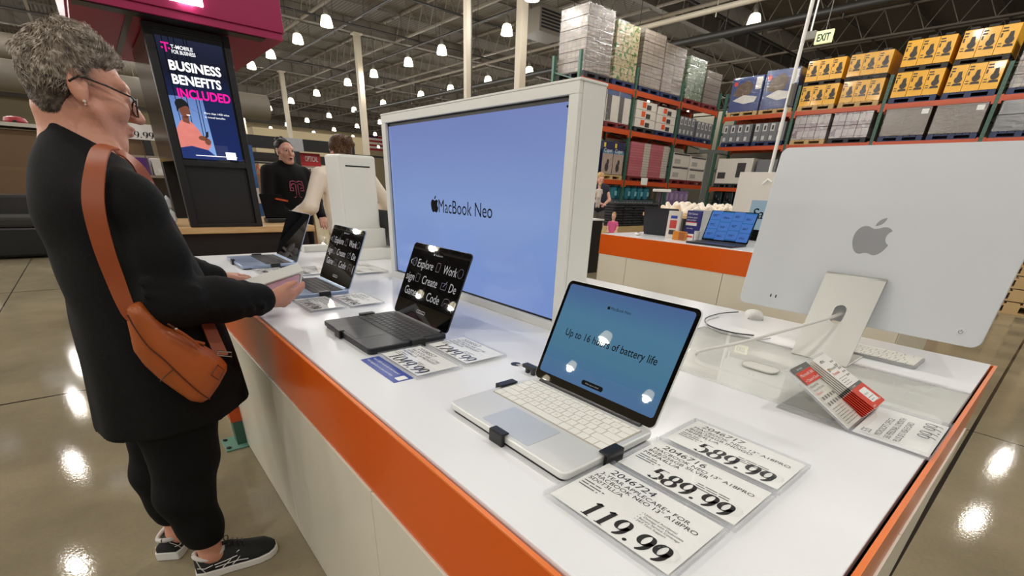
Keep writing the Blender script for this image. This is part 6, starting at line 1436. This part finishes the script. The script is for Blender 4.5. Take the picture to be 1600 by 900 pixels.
def d_blue(c, x0, x1, y, z0, z1):
    w, h = x1 - x0, z1 - z0; F_ = Matrix.Translation((0, y - .003, 0)) @ Matrix.Rotation(PI / 2, 4, 'X')
    b = MB(); b.add([(x0 + w * p, z0 + h * q, 0) for p, q in ((.08, .5), (.2, .78), (.5, .9), (.72, .75), (.66, .5), (.35, .42))], [tuple(range(6))], 0, F_); b.obj('animal_print', M_dphoto, c)
    b = MB(); b.add([(x0 + w * p, z0 + h * q, .001) for p, q in ((.1, .34), (.45, .48), (.9, .40), (.84, .26), (.5, .22))], [tuple(range(5))], 0, F_); b.add([(x0 + w * p, z0 + h * q, .001) for p, q in ((.78, .62), (.97, .62), (.97, .96), (.78, .96))], [tuple(range(4))], 0, F_); b.obj('white_print', M_wph, c)
    b = MB(); b.add([(x0 + w * (.12 + .07 * math.cos(a)), z0 + h * (.82 + .07 * math.sin(a)), .002) for a in np.linspace(0, 2 * PI, 9)[:-1]], [tuple(range(8))], 0, F_); b.obj('red_mark', M_red, c)
pr('blue pack load with animal pictures, in the corner of the right rack', 10.15, 9.05, RL[2], 1.20, M_bluep, M_pw, 1, 1, d_blue, wrapm=W_film); pr('blue pack load with animal pictures, beside the yellow boxes', 8.98, 7.88, RL[2], 1.28, M_bluep, M_pw, 1, 1, d_blue, wrapm=W_film)
pr('grey film wrapped load at the far end of the yellow boxes', 2.62, 1.5, RL[2], 1.3, B_silv, M_pb, 1, 4, wrapm=W_film); pr('silver wrapped load on the top level past the frame edge', 1.4, .32, RL[2], 1.3, B_silv, M_pb, 1, 4, wrapm=W_film)
pr('slate cartons with pale labels on the right rack, corner side', 10.15, 9.08, RL[1], .72, M_gcar, M_pb, 4, 1, d_small); pr('slate cartons with pale labels on the right rack, beside the mauve boxes', 8.98, 7.92, RL[1], .72, M_gcar, M_pb, 4, 1, d_small)
B_mauve = brick_mat('mauve_white_cases', (206, 196, 196), (120, 84, 100), (84, 58, 72), .36, .2, extra=((170, 160, 164), .58))
pr('mauve and white printed boxes on a wooden pallet', 7.66, 6.60, RL[1], .86, B_mauve, M_pw, 3, 2, wrapm=W_film); pr('mauve and white printed boxes on a dark pallet', 6.50, 5.44, RL[1], .86, B_mauve, M_pk, 3, 2, wrapm=W_film)
B_brown = brick_mat('brown_wrapped_cases', (104, 84, 66), (112, 92, 74), (78, 62, 48), 1.3, .8, coat=.7)
def d_lab(c, x0, x1, y, z0, z1):
    b = MB(); b.box(x1 - .22, x1 - .06, y - .004, y - .002, z1 - .22, z1 - .10); b.obj('paper_label', M_paper, c)
pr('brown cartons under glossy film, nearer the mauve boxes', 5.12, 4.04, RL[1], .90, B_brown, M_pb, 1, 1, d_lab, wrapm=W_film); pr('brown cartons under glossy film, nearer the black wrapped load', 3.94, 2.86, RL[1], .90, B_brown, M_pb, 1, 1, d_lab, wrapm=W_film)
B_blk = brick_mat('black_wrapped_cases', (44, 44, 48), (54, 54, 58), (28, 28, 30), .5, .3, coat=.9)
pr('black film wrapped load on the middle level of the right rack', 2.60, 1.5, RL[1], .92, B_blk, M_pb, 1, 2, wrapm=W_film); pr('black film wrapped load past the frame edge', 1.4, .3, RL[1], .92, B_blk, M_pb, 1, 2, wrapm=W_film)
def d_spk(c, x0, x1, y, z0, z1):
    w, h = x1 - x0, z1 - z0; b = MB(); b.box(x0 + w * .58, x0 + w * .82, y - .003, y, z0 + h * .25, z0 + h * .82); b.box(x0 + w * .05, x0 + w * .28, y - .003, y, z0 + h * .2, z0 + h * .45); b.obj('speaker_print', M_dpr, c)
pr('white box picturing dark speakers on the lower level of the right rack', 10.1, 8.75, RL[0], 1.0, M_wcar, M_pk, 1, 1, d_spk); pr('grey carton beside the speaker box on the right rack', 8.6, 7.9, RL[0], .95, M_gcar, M_pk, 1, 1)
t0 = None
for k, y in enumerate((9.9, 9.45, 9.0, 8.5)):
    loc = (XR + .1, y, .85)
    if t0 is None: t0 = thing('ski_boot_pack', 'black and teal boxed pair under the right rack corner', 'pack', loc, RZ, group='black and teal packs under the right rack'); b = MB(); b.box(-.18, .18, 0, .3, 0, .52); b.obj('pack', mat('black_teal_pack', (22, 40, 40), rough=.4, var=.8, scale=9), t0, bevel=.03); b = MB(); b.ball((-.05, -.02, .3), (.07, .03, .12), 10); b.ball((.07, -.02, .2), (.06, .03, .10), 10); b.obj('dark_shape', M_black, t0, smooth=True)
    else: dup(t0, loc, RZ)
t = thing('display_bench', 'dark bench holding the black and teal packs', 'bench', (XR + .05, 9.2, 0), RZ); MB().box(-1.0, 1.0, 0, .8, 0, .84).obj('bench', M_gcar, t)
# stack of wooden pallets on the floor past the desktop computer
for k in range(9):
    t = thing('wooden_pallet', 'bare wooden pallet in the stack standing on the floor behind the computer' if k else 'bottom wooden pallet of the floor stack behind the computer', 'pallet', (8.35, .28, .001 + k * .152), math.radians(-90), group='stacked wooden pallets')
    pallet(t, 1.0, 1.2, M_pw)
# ================================================================== second display table
b2 = thing('display_table', 'second white and orange display table in front of the pallet racks', 'table', (4.45, 2.0, 0))
qx, qy0, qy1 = .65, -1.45, 1.125
MB().box(-qx + .01, qx - .01, qy0 + .01, qy1 - .01, TOP - .03, TOP).obj('table_top', M_top, b2, bevel=.0015)
b = MB(); band(b, -qx, qx, qy0, qy1, TOP - .190, TOP - .006, .006); b.obj('orange_band', M_or, b2)
b = MB(); band(b, -qx - .0006, qx + .0006, qy0, qy1, TOP - .0062, TOP - .0035, .0068); b.obj('band_edge', M_ored, b2)
for a, c in ((qy0 + .01, -1.05), (-1.047, -.198), (-.195, .772), (.775, qy1 - .01)):
    for s in (-1, 1): b = MB(); b.box(s * qx - .006 * s - .004, s * qx - .006 * s + .004, a + .001, c - .001, .004, TOP - .191); b.obj('side_panel', M_panel, b2)
for y in (qy0 + .006, qy1 - .006): b = MB(); b.box(-qx + .01, qx - .01, y - .004, y + .004, .004, TOP - .191); b.obj('side_panel', M_panel, b2)
T2 = TOP + .0005
laptop('dark grey laptop seen from behind on the second table', (4.40, 2.78, T2 + .002), PI / 2 + .15, .36, .25, M_mid, M_keyb, M_keywb, M_mid, S_dark, None, None, tilt=14)
laptop('silver laptop seen from behind beyond the blue leaflets', (4.70, 2.42, T2 + .002), PI / 2, .34, .25, M_silver, M_keyw, M_keywell, M_silver, S_dark, None, None, tilt=14)
S_blue = screen_mat('blue_quiz_screen', [(0, (56, 120, 190)), (1, (66, 140, 214))], .55)
def quiz(sw, sh, cy, z):
    a = MB(); t_ = MB()
    for i in range(4):
        for k in range(3):
            x, y = -sw / 2 + sw * (i + .5) / 4, cy - sh / 2 + sh * (k + .5) / 3 - sh * .06 * (i % 2 - .5)
            a.add([(px, py, z) for px, py in rrect(sw / 4 - .006, sh / 3 - .007, .006, cx=x, cy=y)], [tuple(range(28))]); fine_lines(t_, x - .03, y, .055, 2, .010, z + .0004, th=.4, seed=i * 3 + k)
    return (('tile', mat('tile_blue', (30, 80, 150), var=.05, emit=(44, 100, 176), estr=.45), a), ('tile_lettering', I_dark, t_))
laptop('black laptop with a blue tiled screen on the second table', (4.02, 2.03, T2 + .002), RZ, .42, .27, M_mid, M_keyb, M_keywb, M_mid, S_blue, quiz, None, tilt=20)
ms2 = thing('computer_mouse', 'tiny white and black mouse at the end of the second table', 'mouse', (4.05, 2.86, T2), .4); b = MB(); b.ball((0, 0, .012), (.05, .03, .014), 12); b.obj('shell', M_white, ms2, smooth=True); MB().box(-.02, .03, -.005, .005, .024, .028).obj('wheel', M_black, ms2)
def flyer(label, loc, rz, w, h, d, m, parts_):
    t = thing('leaflet_box', label, 'leaflet holder', loc, rz); MB().box(-w / 2, w / 2, 0, d, 0, h).obj('carton', m, t, bevel=.002)
    for nm, mm, (x0, x1, z0, z1) in parts_: b = MB(); b.box(x0, x1, -.002, -.0005, z0, z1); b.obj(nm, mm, t)
    return t
flyer('tall white leaflet box with coloured pictures on the second table', (4.13, 2.54, T2), RZ + .25, .115, .24, .05, M_wcar, (('blue_print', mat('flyer_blue', (40, 60, 160)), (-.03, .03, .175, .20)), ('photo_print', mat('flyer_red', (190, 60, 60), var=.6, scale=40), (-.032, .032, .09, .16)), ('dark_print', M_dpr, (-.03, .03, .035, .075))))
f2 = flyer('navy blue leaflet with white lettering on the second table', (4.26, 2.42, T2), RZ - .10, .15, .25, .03, mat('flyer_navy', (34, 36, 110)), (('white_print', M_white, (-.07, .05, .12, .145)), ('red_print', M_red, (-.07, .05, .145, .152))))
b = MB(); FF_ = Matrix.Translation((0, -.003, 0)) @ Matrix.Rotation(PI / 2, 4, 'X'); text(b, 'Citi Canon', -.06, .215, .024, 0, FF_); text(b, 'protect your', -.065, .185, .022, 0, FF_); text(b, 'new printer', -.065, .162, .022, 0, FF_); text(b, 'ink today', -.05, .09, .018, 0, FF_); b.obj('lettering', M_white, f2)
M_amber = mat('amber_box', (206, 130, 40), rough=.3, var=.1, coat=.3)
t = thing('amber_holder', 'small amber card holder at the edge of the second table', 'holder', (4.03, 2.40, T2), RZ); MB().box(-.065, .055, 0, .05, 0, .075).obj('box', M_amber, t, bevel=.003); MB().box(.0, .055, -.002, 0, .005, .07).obj('side_print', mat('amber_dark', (160, 92, 50), rough=.3), t)
t = thing('price_stand', 'small white and red sign with clear cups beside the amber holder', 'sign', (4.08, 2.30, T2), RZ); MB().box(-.05, .01, 0, .01, 0, .06).obj('sign', M_paper, t); MB().box(-.045, .005, -.002, 0, .03, .045).obj('red_print', M_red, t)
b = MB(); b.lathe([(.018, 0), (.024, .09), (.022, .09), (.017, .003)], 14); b.obj('cup', mat('cloudy_cup', (200, 200, 198), rough=.15), t, loc=(.045, .0, 0)); b = MB(); b.lathe([(.014, 0), (.018, .11), (.016, .11), (.013, .003)], 14); b.obj('cup', MATS['cloudy_cup'], t, loc=(.075, .02, 0))
# white sign with S behind the blue screen laptop
t = thing('poster_board', 'tall white board with a pale blue panel and letter S behind the tiled laptop', 'sign', (4.85, 2.02, T2), RZ); b = MB(); b.box(-.34, .34, 0, .03, 0, .60); b.obj('board', M_wcar, t, bevel=.004); b = MB(); b.box(-.16, .33, -.003, -.001, 0, .36); b.obj('blue_panel', mat('pale_blue_panel', (146, 172, 190), rough=.4, var=.06, scale=5), t)
b = MB(); text(b, 'Save', -.13, .20, .13, .004, Matrix.Rotation(PI / 2, 4, 'X'), shear=.15); b.box(-.13, -.02, -.006, -.004, .0, .1); b.obj('lettering', I_dark, t); b = MB(); b.tube([(-.10, -.006, .50), (-.06, -.006, .54), (-.02, -.006, .52)], .008, 6); b.obj('swirl', M_paper, t)
# cream garments heaped on a table beyond
gt_ = atz(1078, 336, .84); GTX, GTY = gt_.x, gt_.y
t0 = thing('garment_table', 'table of cream garments beyond the second display table', 'table', (GTX, GTY, 0)); MB().box(-.75, .75, -.55, .55, .80, .86).obj('top', M_wood, t0, bevel=.01)
for sx in (-1, 1):
    for sy in (-1, 1): MB().box(sx * .66 - .03, sx * .66 + .03, sy * .46 - .03, sy * .46 + .03, 0, .80).obj('leg', M_black, t0)
for k in range(9):
    a, c = random.uniform(-.62, .6), random.uniform(-.4, .4); t = thing('cream_garment', 'crumpled cream garment in the heap on the table beyond', 'garment', (GTX + a, GTY + c, .865), random.uniform(0, 3), group='cream garments in a heap'); G = Field((GTX + a - .34, GTY + c - .34, .84), (GTX + a + .34, GTY + c + .34, 1.2), .014)
    for q in range(9): u, v = rng.uniform(-.2, .2, 2); G.cone((GTX + a + u, GTY + c + v, .90), (GTX + a + u + rng.uniform(-.1, .1), GTY + c + v + rng.uniform(-.1, .1), .94 + rng.uniform(0, .10)), .055, .04, .03)
    G.cut((0, 0, -1), -.866); t.rotation_euler = (0, 0, 0); G.obj('cloth', M_cream, t, 1)
lb = atx(1034, 300, 7.6); t = thing('lamp_bar', 'white light bar on a thin dark post by the garment piles', 'light bar', (lb.x, lb.y, 0)); b = MB(); b.cyl((0, 0, 0), (0, 0, lb.z), .016, n=8); b.box(-.15, .15, -.15, .15, 0, .02); b.obj('post', M_black, t); b = MB(); b.box(-.15, .15, -.04, .04, lb.z, lb.z + .045); b.obj('bar', M_white, t, bevel=.01); t.rotation_euler = (0, 0, math.radians(-50))
t = thing('steel_post', 'leaning dark grey steel T post in front of the rack corner', 'post', (9.6, 5.35, 0)); b = MB(); b.box(-.05, .05, -.04, .04, 0, 1.95); b.box(-.12, .12, -.12, .12, 0, .02); b.obj('post', mat('post_grey', (66, 70, 66), rough=.5), t); b = MB(); b.box(-.24, .24, -.04, .04, 1.95, 2.01); b.obj('arm', MATS['post_grey'], t); t.rotation_euler = (0, 0, math.radians(-50))
# black cabinet with a white top left of the second table
t = thing('black_cabinet', 'black cabinet with a white top beside the second table', 'cabinet', (5.62, 5.18, 0)); MB().box(-.32, .32, -.3, .3, 0, .78).obj('body', M_black, t); MB().box(-.34, .34, -.32, .32, .781, .80).obj('top', M_white, t)
# hanging exit sign, conduit pole, emergency light
t = thing('exit_sign', 'hanging pale EXIT sign above the blue packs', 'exit sign', (14.3, 5.66, 4.72), RZ); b = MB(); b.box(-.19, .19, -.03, .03, -.13, .13); b.obj('box', mat('exit_box', (206, 206, 160), rough=.4, var=0, emit=(216, 222, 160), estr=.55), t, bevel=.01); b = MB(); text(b, 'EXIT', 0, -.075, .20, .034, Matrix.Rotation(PI / 2, 4, 'X'), align='C', width=.28, bold=.03); b.obj('lettering', mat('exit_letter', (20, 60, 40), rough=.5), t); b = MB(); b.cyl((0, 0, .13), (0, 0, 4.7), .01, n=6); b.obj('hanger', M_ball, t)
t = thing('conduit_pole', 'slim white conduit pole dropping from the roof behind the computer', 'pole', (9.0, 3.86, 0)); b = MB(); b.cyl((0, 0, 0), (0, 0, 9.4), .028, n=10); b.box(-.06, .06, -.06, .06, 0, .02); b.obj('pole', M_white, t, smooth=40); b = MB(); b.box(-.05, .05, -.07, -.02, 2.55, 2.85); b.obj('outlet_box', M_ball, t)
p = atx(1265, 57, 14.5); t = thing('emergency_light', 'small grey emergency light box hanging beside the EXIT sign', 'light', p); MB().box(-.09, .09, -.16, .16, -.09, .09).obj('box', mat('grey_box', (120, 118, 112), rough=.5), t, bevel=.02); b = MB(); b.cyl((0, 0, .09), (0, 0, 9.4 - p.z), .02, n=8); b.obj('stem', M_white, t)
# air handling unit above the rack end
p = aty(850, 38, 17.5); t = thing('air_unit', 'grey slatted air unit hanging under the roof behind the rack end', 'air unit', p); b = MB(); b.box(-.8, .8, -.6, .6, -.45, .45); b.obj('housing', M_girder, t, bevel=.02); b = MB()
for k in range(6): b.box(-.7, .7, -.63, -.60, -.32 + k * .11, -.26 + k * .11)
b.obj('louvre', M_black, t); b = MB()
for x in (-.7, .7): b.cyl((x, 0, .45), (x, 0, 9.4 - p.z), .02, n=6)
b.obj('hanger', M_ball, t)
# far wall: flag, optical department, soffits
p = aty(592, 215, 91.6); t = thing('flag', 'red white and blue flag hanging on the beige far wall', 'flag', p); W_, H_ = 5.4, 4.4
b = MB()
for k in range(13): b.box(-W_ / 2, W_ / 2, -.03, 0, H_ / 2 - (k + 1) * H_ / 13, H_ / 2 - k * H_ / 13, k % 2)
b.obj('stripe', [mat('flag_red', (170, 40, 48), rough=.7), mat('flag_white', (226, 220, 212), rough=.7)], t); b = MB(); b.box(-W_ / 2, -.2, -.05, -.031, -.1, H_ / 2); b.obj('canton', mat('flag_navy', (34, 36, 74), rough=.7), t)
# optical shop front at about nine metres
OY = 9.2
def oy(x, y): return aty(x, y, OY)
a0, a1 = oy(395, 240), oy(640, 240)
t = thing('optical_booth', 'black framed booth under the red OPTICAL sign', 'booth', (2.55, OY, 0))
b = MB(); b.box(-.75, 1.35, 0, .10, 1.62, 1.80); b.box(-.75, -.65, 0, .10, 0, 1.8); b.box(.28, .36, 0, .10, 0, 1.75); b.box(-.70, 1.3, 1.1, 1.2, 1.45, 1.6); b.obj('frame', M_kblk, t)
b = MB(); b.box(1.35, 5.2, .04, .07, 1.60, 1.635); b.obj('rail', M_black, t)
p1 = oy(494, 250)
b = MB(); b.box(.36, .76, .16, .20, 1.40, 1.60); b.obj('sign_panel', mat('optical_red', (176, 32, 40), rough=.4, var=.03), t); b = MB(); text(b, 'OPTICAL', .60, 1.47, .12, .0, Matrix.Translation((0, .155, 0)) @ Matrix.Rotation(PI / 2, 4, 'X'), align='C', width=.22, bold=.01); b.obj('lettering', M_white, t)
b = MB(); b.box(.30, .80, .22, .26, 1.02, 1.40); b.obj('shelf_back', M_white, t); b = MB(); b.box(.30, .80, .14, .22, 1.215, 1.235); b.box(.30, .80, .14, .22, 1.06, 1.08); b.obj('shelf', M_white, t); b = MB(); b.box(.30, .80, .135, .138, 1.17, 1.212); b.obj('red_rail', mat('optical_red', (176, 32, 40)), t)
t0 = None
for k in range(6):
    loc = (2.55 + .33 + k * .075, OY + .17, 1.236)
    if t0 is None: t0 = thing('picture_card', 'small upright picture card on the shelf under the OPTICAL sign', 'card', loc, group='picture cards under the OPTICAL sign'); MB().box(-.03, .03, 0, .01, 0, .13).obj('card', M_paper, t0); MB().box(-.017, .017, -.002, 0, .02, .12).obj('photo', mat('card_photo', (90, 70, 62), rough=.4, var=.6, scale=30), t0)
    else: dup(t0, loc)
p = oy(425, 270)
for i in range(3):
    for k in range(3):
        t = thing('brown_carton', 'brown carton on the pile behind the shop worker', 'carton', (1.95 + i * .48, 9.75, .0 + k * .42), random.uniform(-.05, .05), group='brown cartons behind the shop worker'); b = MB(); b.box(-.22, .22, -.2, .2, .001, .415); b.obj('carton', mat('kraft_card', (132, 100, 66), rough=.7, var=.1), t, bevel=.006); MB().box(-.03, .03, -.202, -.2, .001, .415).obj('tape', mat('kraft_tape', (110, 82, 54), rough=.4), t)
t = thing('grey_panel_sign', 'pale grey panel above the shop worker, fixed to a slim post', 'sign', (2.62, 8.6, 0)); b = MB(); b.cyl((0, .03, 0), (0, .03, 1.70), .015, n=8); b.obj('post', M_ball, t); MB().box(-.17, .17, -.01, .01, 1.58, 1.76).obj('panel', mat('pale_panel', (168, 168, 172), rough=.4, var=.1), t)
t = thing('orange_hanger_rail', 'rail of orange hangers seen past the kiosk edge', 'rail', (1.72, 7.4, 0)); b = MB(); b.cyl((-.1, 0, 0), (-.1, 0, 1.36), .015, n=8); b.cyl((.5, 0, 0), (.5, 0, 1.36), .015, n=8); b.cyl((-.1, 0, 1.36), (.5, 0, 1.36), .012, n=8); b.obj('rail', M_black, t); b = MB()
for k in range(5): b.tube([(-.05 + k * .1, -.16, 1.22), (-.05 + k * .1, 0, 1.33), (-.05 + k * .1, .16, 1.22), (-.05 + k * .1, -.16, 1.22)], .009, 6)
b.obj('hanger', M_ror, t)
t = thing('blue_banner', 'narrow blue and white banner stand right beside the kiosk tower', 'banner', (1.05, 4.68, .0)); b = MB(); b.box(-.055, .055, 0, .015, .0, 1.42); b.obj('banner', mat('banner_blue', (60, 110, 176), rough=.35, var=.5, scale=7), t); b = MB(); b.box(-.05, .05, -.003, 0, .98, 1.10); b.obj('white_print', M_white, t); MB().box(-.12, .12, -.1, .12, -.0, .012).obj('base', M_black, t)
# beige soffit block over the far department
struct(MB().box(16.0, 30.0, 66.0, 80, 0, 6.4).obj('wall_partition', M_wall))
# left background past the woman's back: shelf of cartons, low dark bench, round duct
t = thing('carton_shelf', 'dark shelf unit holding wide brown cartons behind the woman', 'shelf', (-1.6, 11.0, 0)); b = MB(); b.box(-2.4, 2.6, 0, 1.0, .66, .72); b.box(-2.4, 2.6, 0, 1.0, 1.74, 1.79); b.obj('shelf_board', mat('pale_shelf', (178, 172, 160), rough=.5), t); b = MB()
for x in (-2.35, 0.1, 2.55): b.box(x - .05, x + .05, 0, .1, 0, 1.79); b.box(x - .05, x + .05, .9, 1.0, 0, 1.79)
b.obj('upright', M_kblk, t)
for k in range(4): tt = thing('wide_carton', 'wide brown carton on the dark shelf behind the woman', 'carton', (-3.3 + k * 1.22, 11.15, .722), 0, group='wide brown cartons on the shelf'); b = MB(); b.box(-.58, .58, 0, .7, 0, .98); b.obj('carton', mat('kraft_dark', (104, 80, 54), rough=.7, var=.12, scale=3), tt, bevel=.01); MB().box(-.58, .58, -.003, 0, .40, .46).obj('tape', MATS['kraft_tape'], tt)
for k in range(2): tt = thing('dark_sofa', 'low dark upholstered seat on the floor behind the woman' if k else 'low dark upholstered seat at the frame edge behind the woman', 'sofa', (-1.4 - 1.65 * k, 9.6, 0)); b = MB(); b.box(-.78, .78, 0, .75, .03, .42); b.obj('base', M_kblk, tt, bevel=.03); b = MB(); b.box(-.74, .74, -.02, .6, .42, .56); b.obj('cushion', mat('charcoal_cloth', (46, 44, 42), rough=.9), tt, bevel=.04); b = MB(); b.box(-.78, .78, .6, .78, .42, .82); b.obj('back', MATS['charcoal_cloth'], tt, bevel=.04)
t = thing('white_roll', 'white rolled pack lying on the dark seat', 'roll', (-1.75, 9.75, .62)); b = MB(); b.cyl((-.3, 0, 0), (.35, 0, 0), .06, n=14); b.obj('roll', M_white, t, smooth=40); MB().cyl((.35, 0, 0), (.356, 0, 0), .03, n=12).obj('core', M_black, t)
p = aty(35, 219, 11.2); t = thing('red_cap', 'dark red rounded lid on the carton shelf behind the woman', 'lid', (p.x, 11.2, 1.795)); b = MB(); b.lathe([(.13, 0), (.14, .02), (.12, .07), (.05, .09)], 16); b.obj('lid', mat('dark_red', (140, 24, 34), rough=.4), t, smooth=40); MB().box(-.02, .02, -.15, -.13, .0, .03).obj('tab', M_black, t)
for k, z in enumerate((3.6, 5.2)):
    b = MB(); b.cyl((-20, 22 + 6 * k, z), (6, 22 + 6 * k, z), .42, n=20); 
    for x in range(-18, 6, 4): b.cyl((x, 22 + 6 * k, z + .4), (x, 22 + 6 * k, 9.4), .012, n=5)
    tag(b.obj('air_duct', M_girder, smooth=40), kind='structure')
sk = None
for k, (x, y) in enumerate(((-6.2, 26.0), (-3.4, 34.0), (-1.0, 20.2), (-8.5, 36.0))):
    if sk is None: sk = thing('skylight', 'bright striped skylight in the roof behind the woman', 'skylight', (x, y, 9.35), group='skylights in the roof'); b = MB(); b.box(-1.2, 1.2, -.6, .6, 0, .02); b.obj('pane', mat('sky_pane', (250, 250, 250), var=0, emit=(236, 240, 250), estr=2.2), sk); b = MB()
    else: dup(sk, (x, y, 9.35)); continue
    for q in (-.35, 0, .35): b.box(-1.2, 1.2, q - .04, q + .04, -.04, -.001)
    b.obj('bar', M_black, sk)
# goods and price card seen between the woman's face and the kiosk
t = thing('shelf_bay', 'open shelf of small packs between the woman and the kiosk', 'shelf', (.70, 6.0, 0), 0); b = MB(); b.box(-.5, .5, 0, .5, .80, .82); b.box(-.5, .5, 0, .5, 1.14, 1.16); b.box(-.5, .5, .48, .5, 0, 1.34); b.obj('board', mat('shelf_beige', (150, 138, 120), rough=.6), t); b = MB(); b.box(-.5, -.47, 0, .5, 0, 1.34); b.box(.47, .5, 0, .5, 0, 1.34); b.obj('side', M_kblk, t)
cols = ((236, 196, 40), (92, 48, 120), (230, 228, 220), (120, 150, 190), (226, 224, 214), (196, 120, 60)); gl_ = ('yellow', 'purple', 'white', 'blue grey', 'cream', 'orange')
for k, c in enumerate(cols):
    x = .30 + .135 * k
    t = thing('retail_pack', gl_[k] + ' small pack on the open shelf between the woman and the kiosk', 'pack', (x, 6.05, 1.161)); MB().box(-.055, .055, 0, .2, 0, .15).obj('pack', mat('pack_%d' % k, c, rough=.4), t, bevel=.004); MB().box(-.02, .02, -.002, 0, .02, .06).obj('label', M_paper, t)
t = thing('hanging_price_card', 'white card reading 99.99 hanging beyond the face of the woman', 'sign', aty(221, 207, 6.05)); MB().box(-.15, .11, -.004, 0, -.06, .07).obj('card', M_paper, t); b = MB(); digits(b, '99.99', -.11, -.045, .05, .0, Matrix.Translation((0, -.006, 0)) @ Matrix.Rotation(PI / 2, 4, 'X'), width=.20); b.obj('lettering', I_price, t); b = MB(); zz = 1.161 - t.location.z; b.bar((-.02, .004, -.05), (-.02, .004, zz), .008, .008); b.box(-.06, .02, -.01, .03, zz, zz + .004); b.obj('stem', M_ball, t)
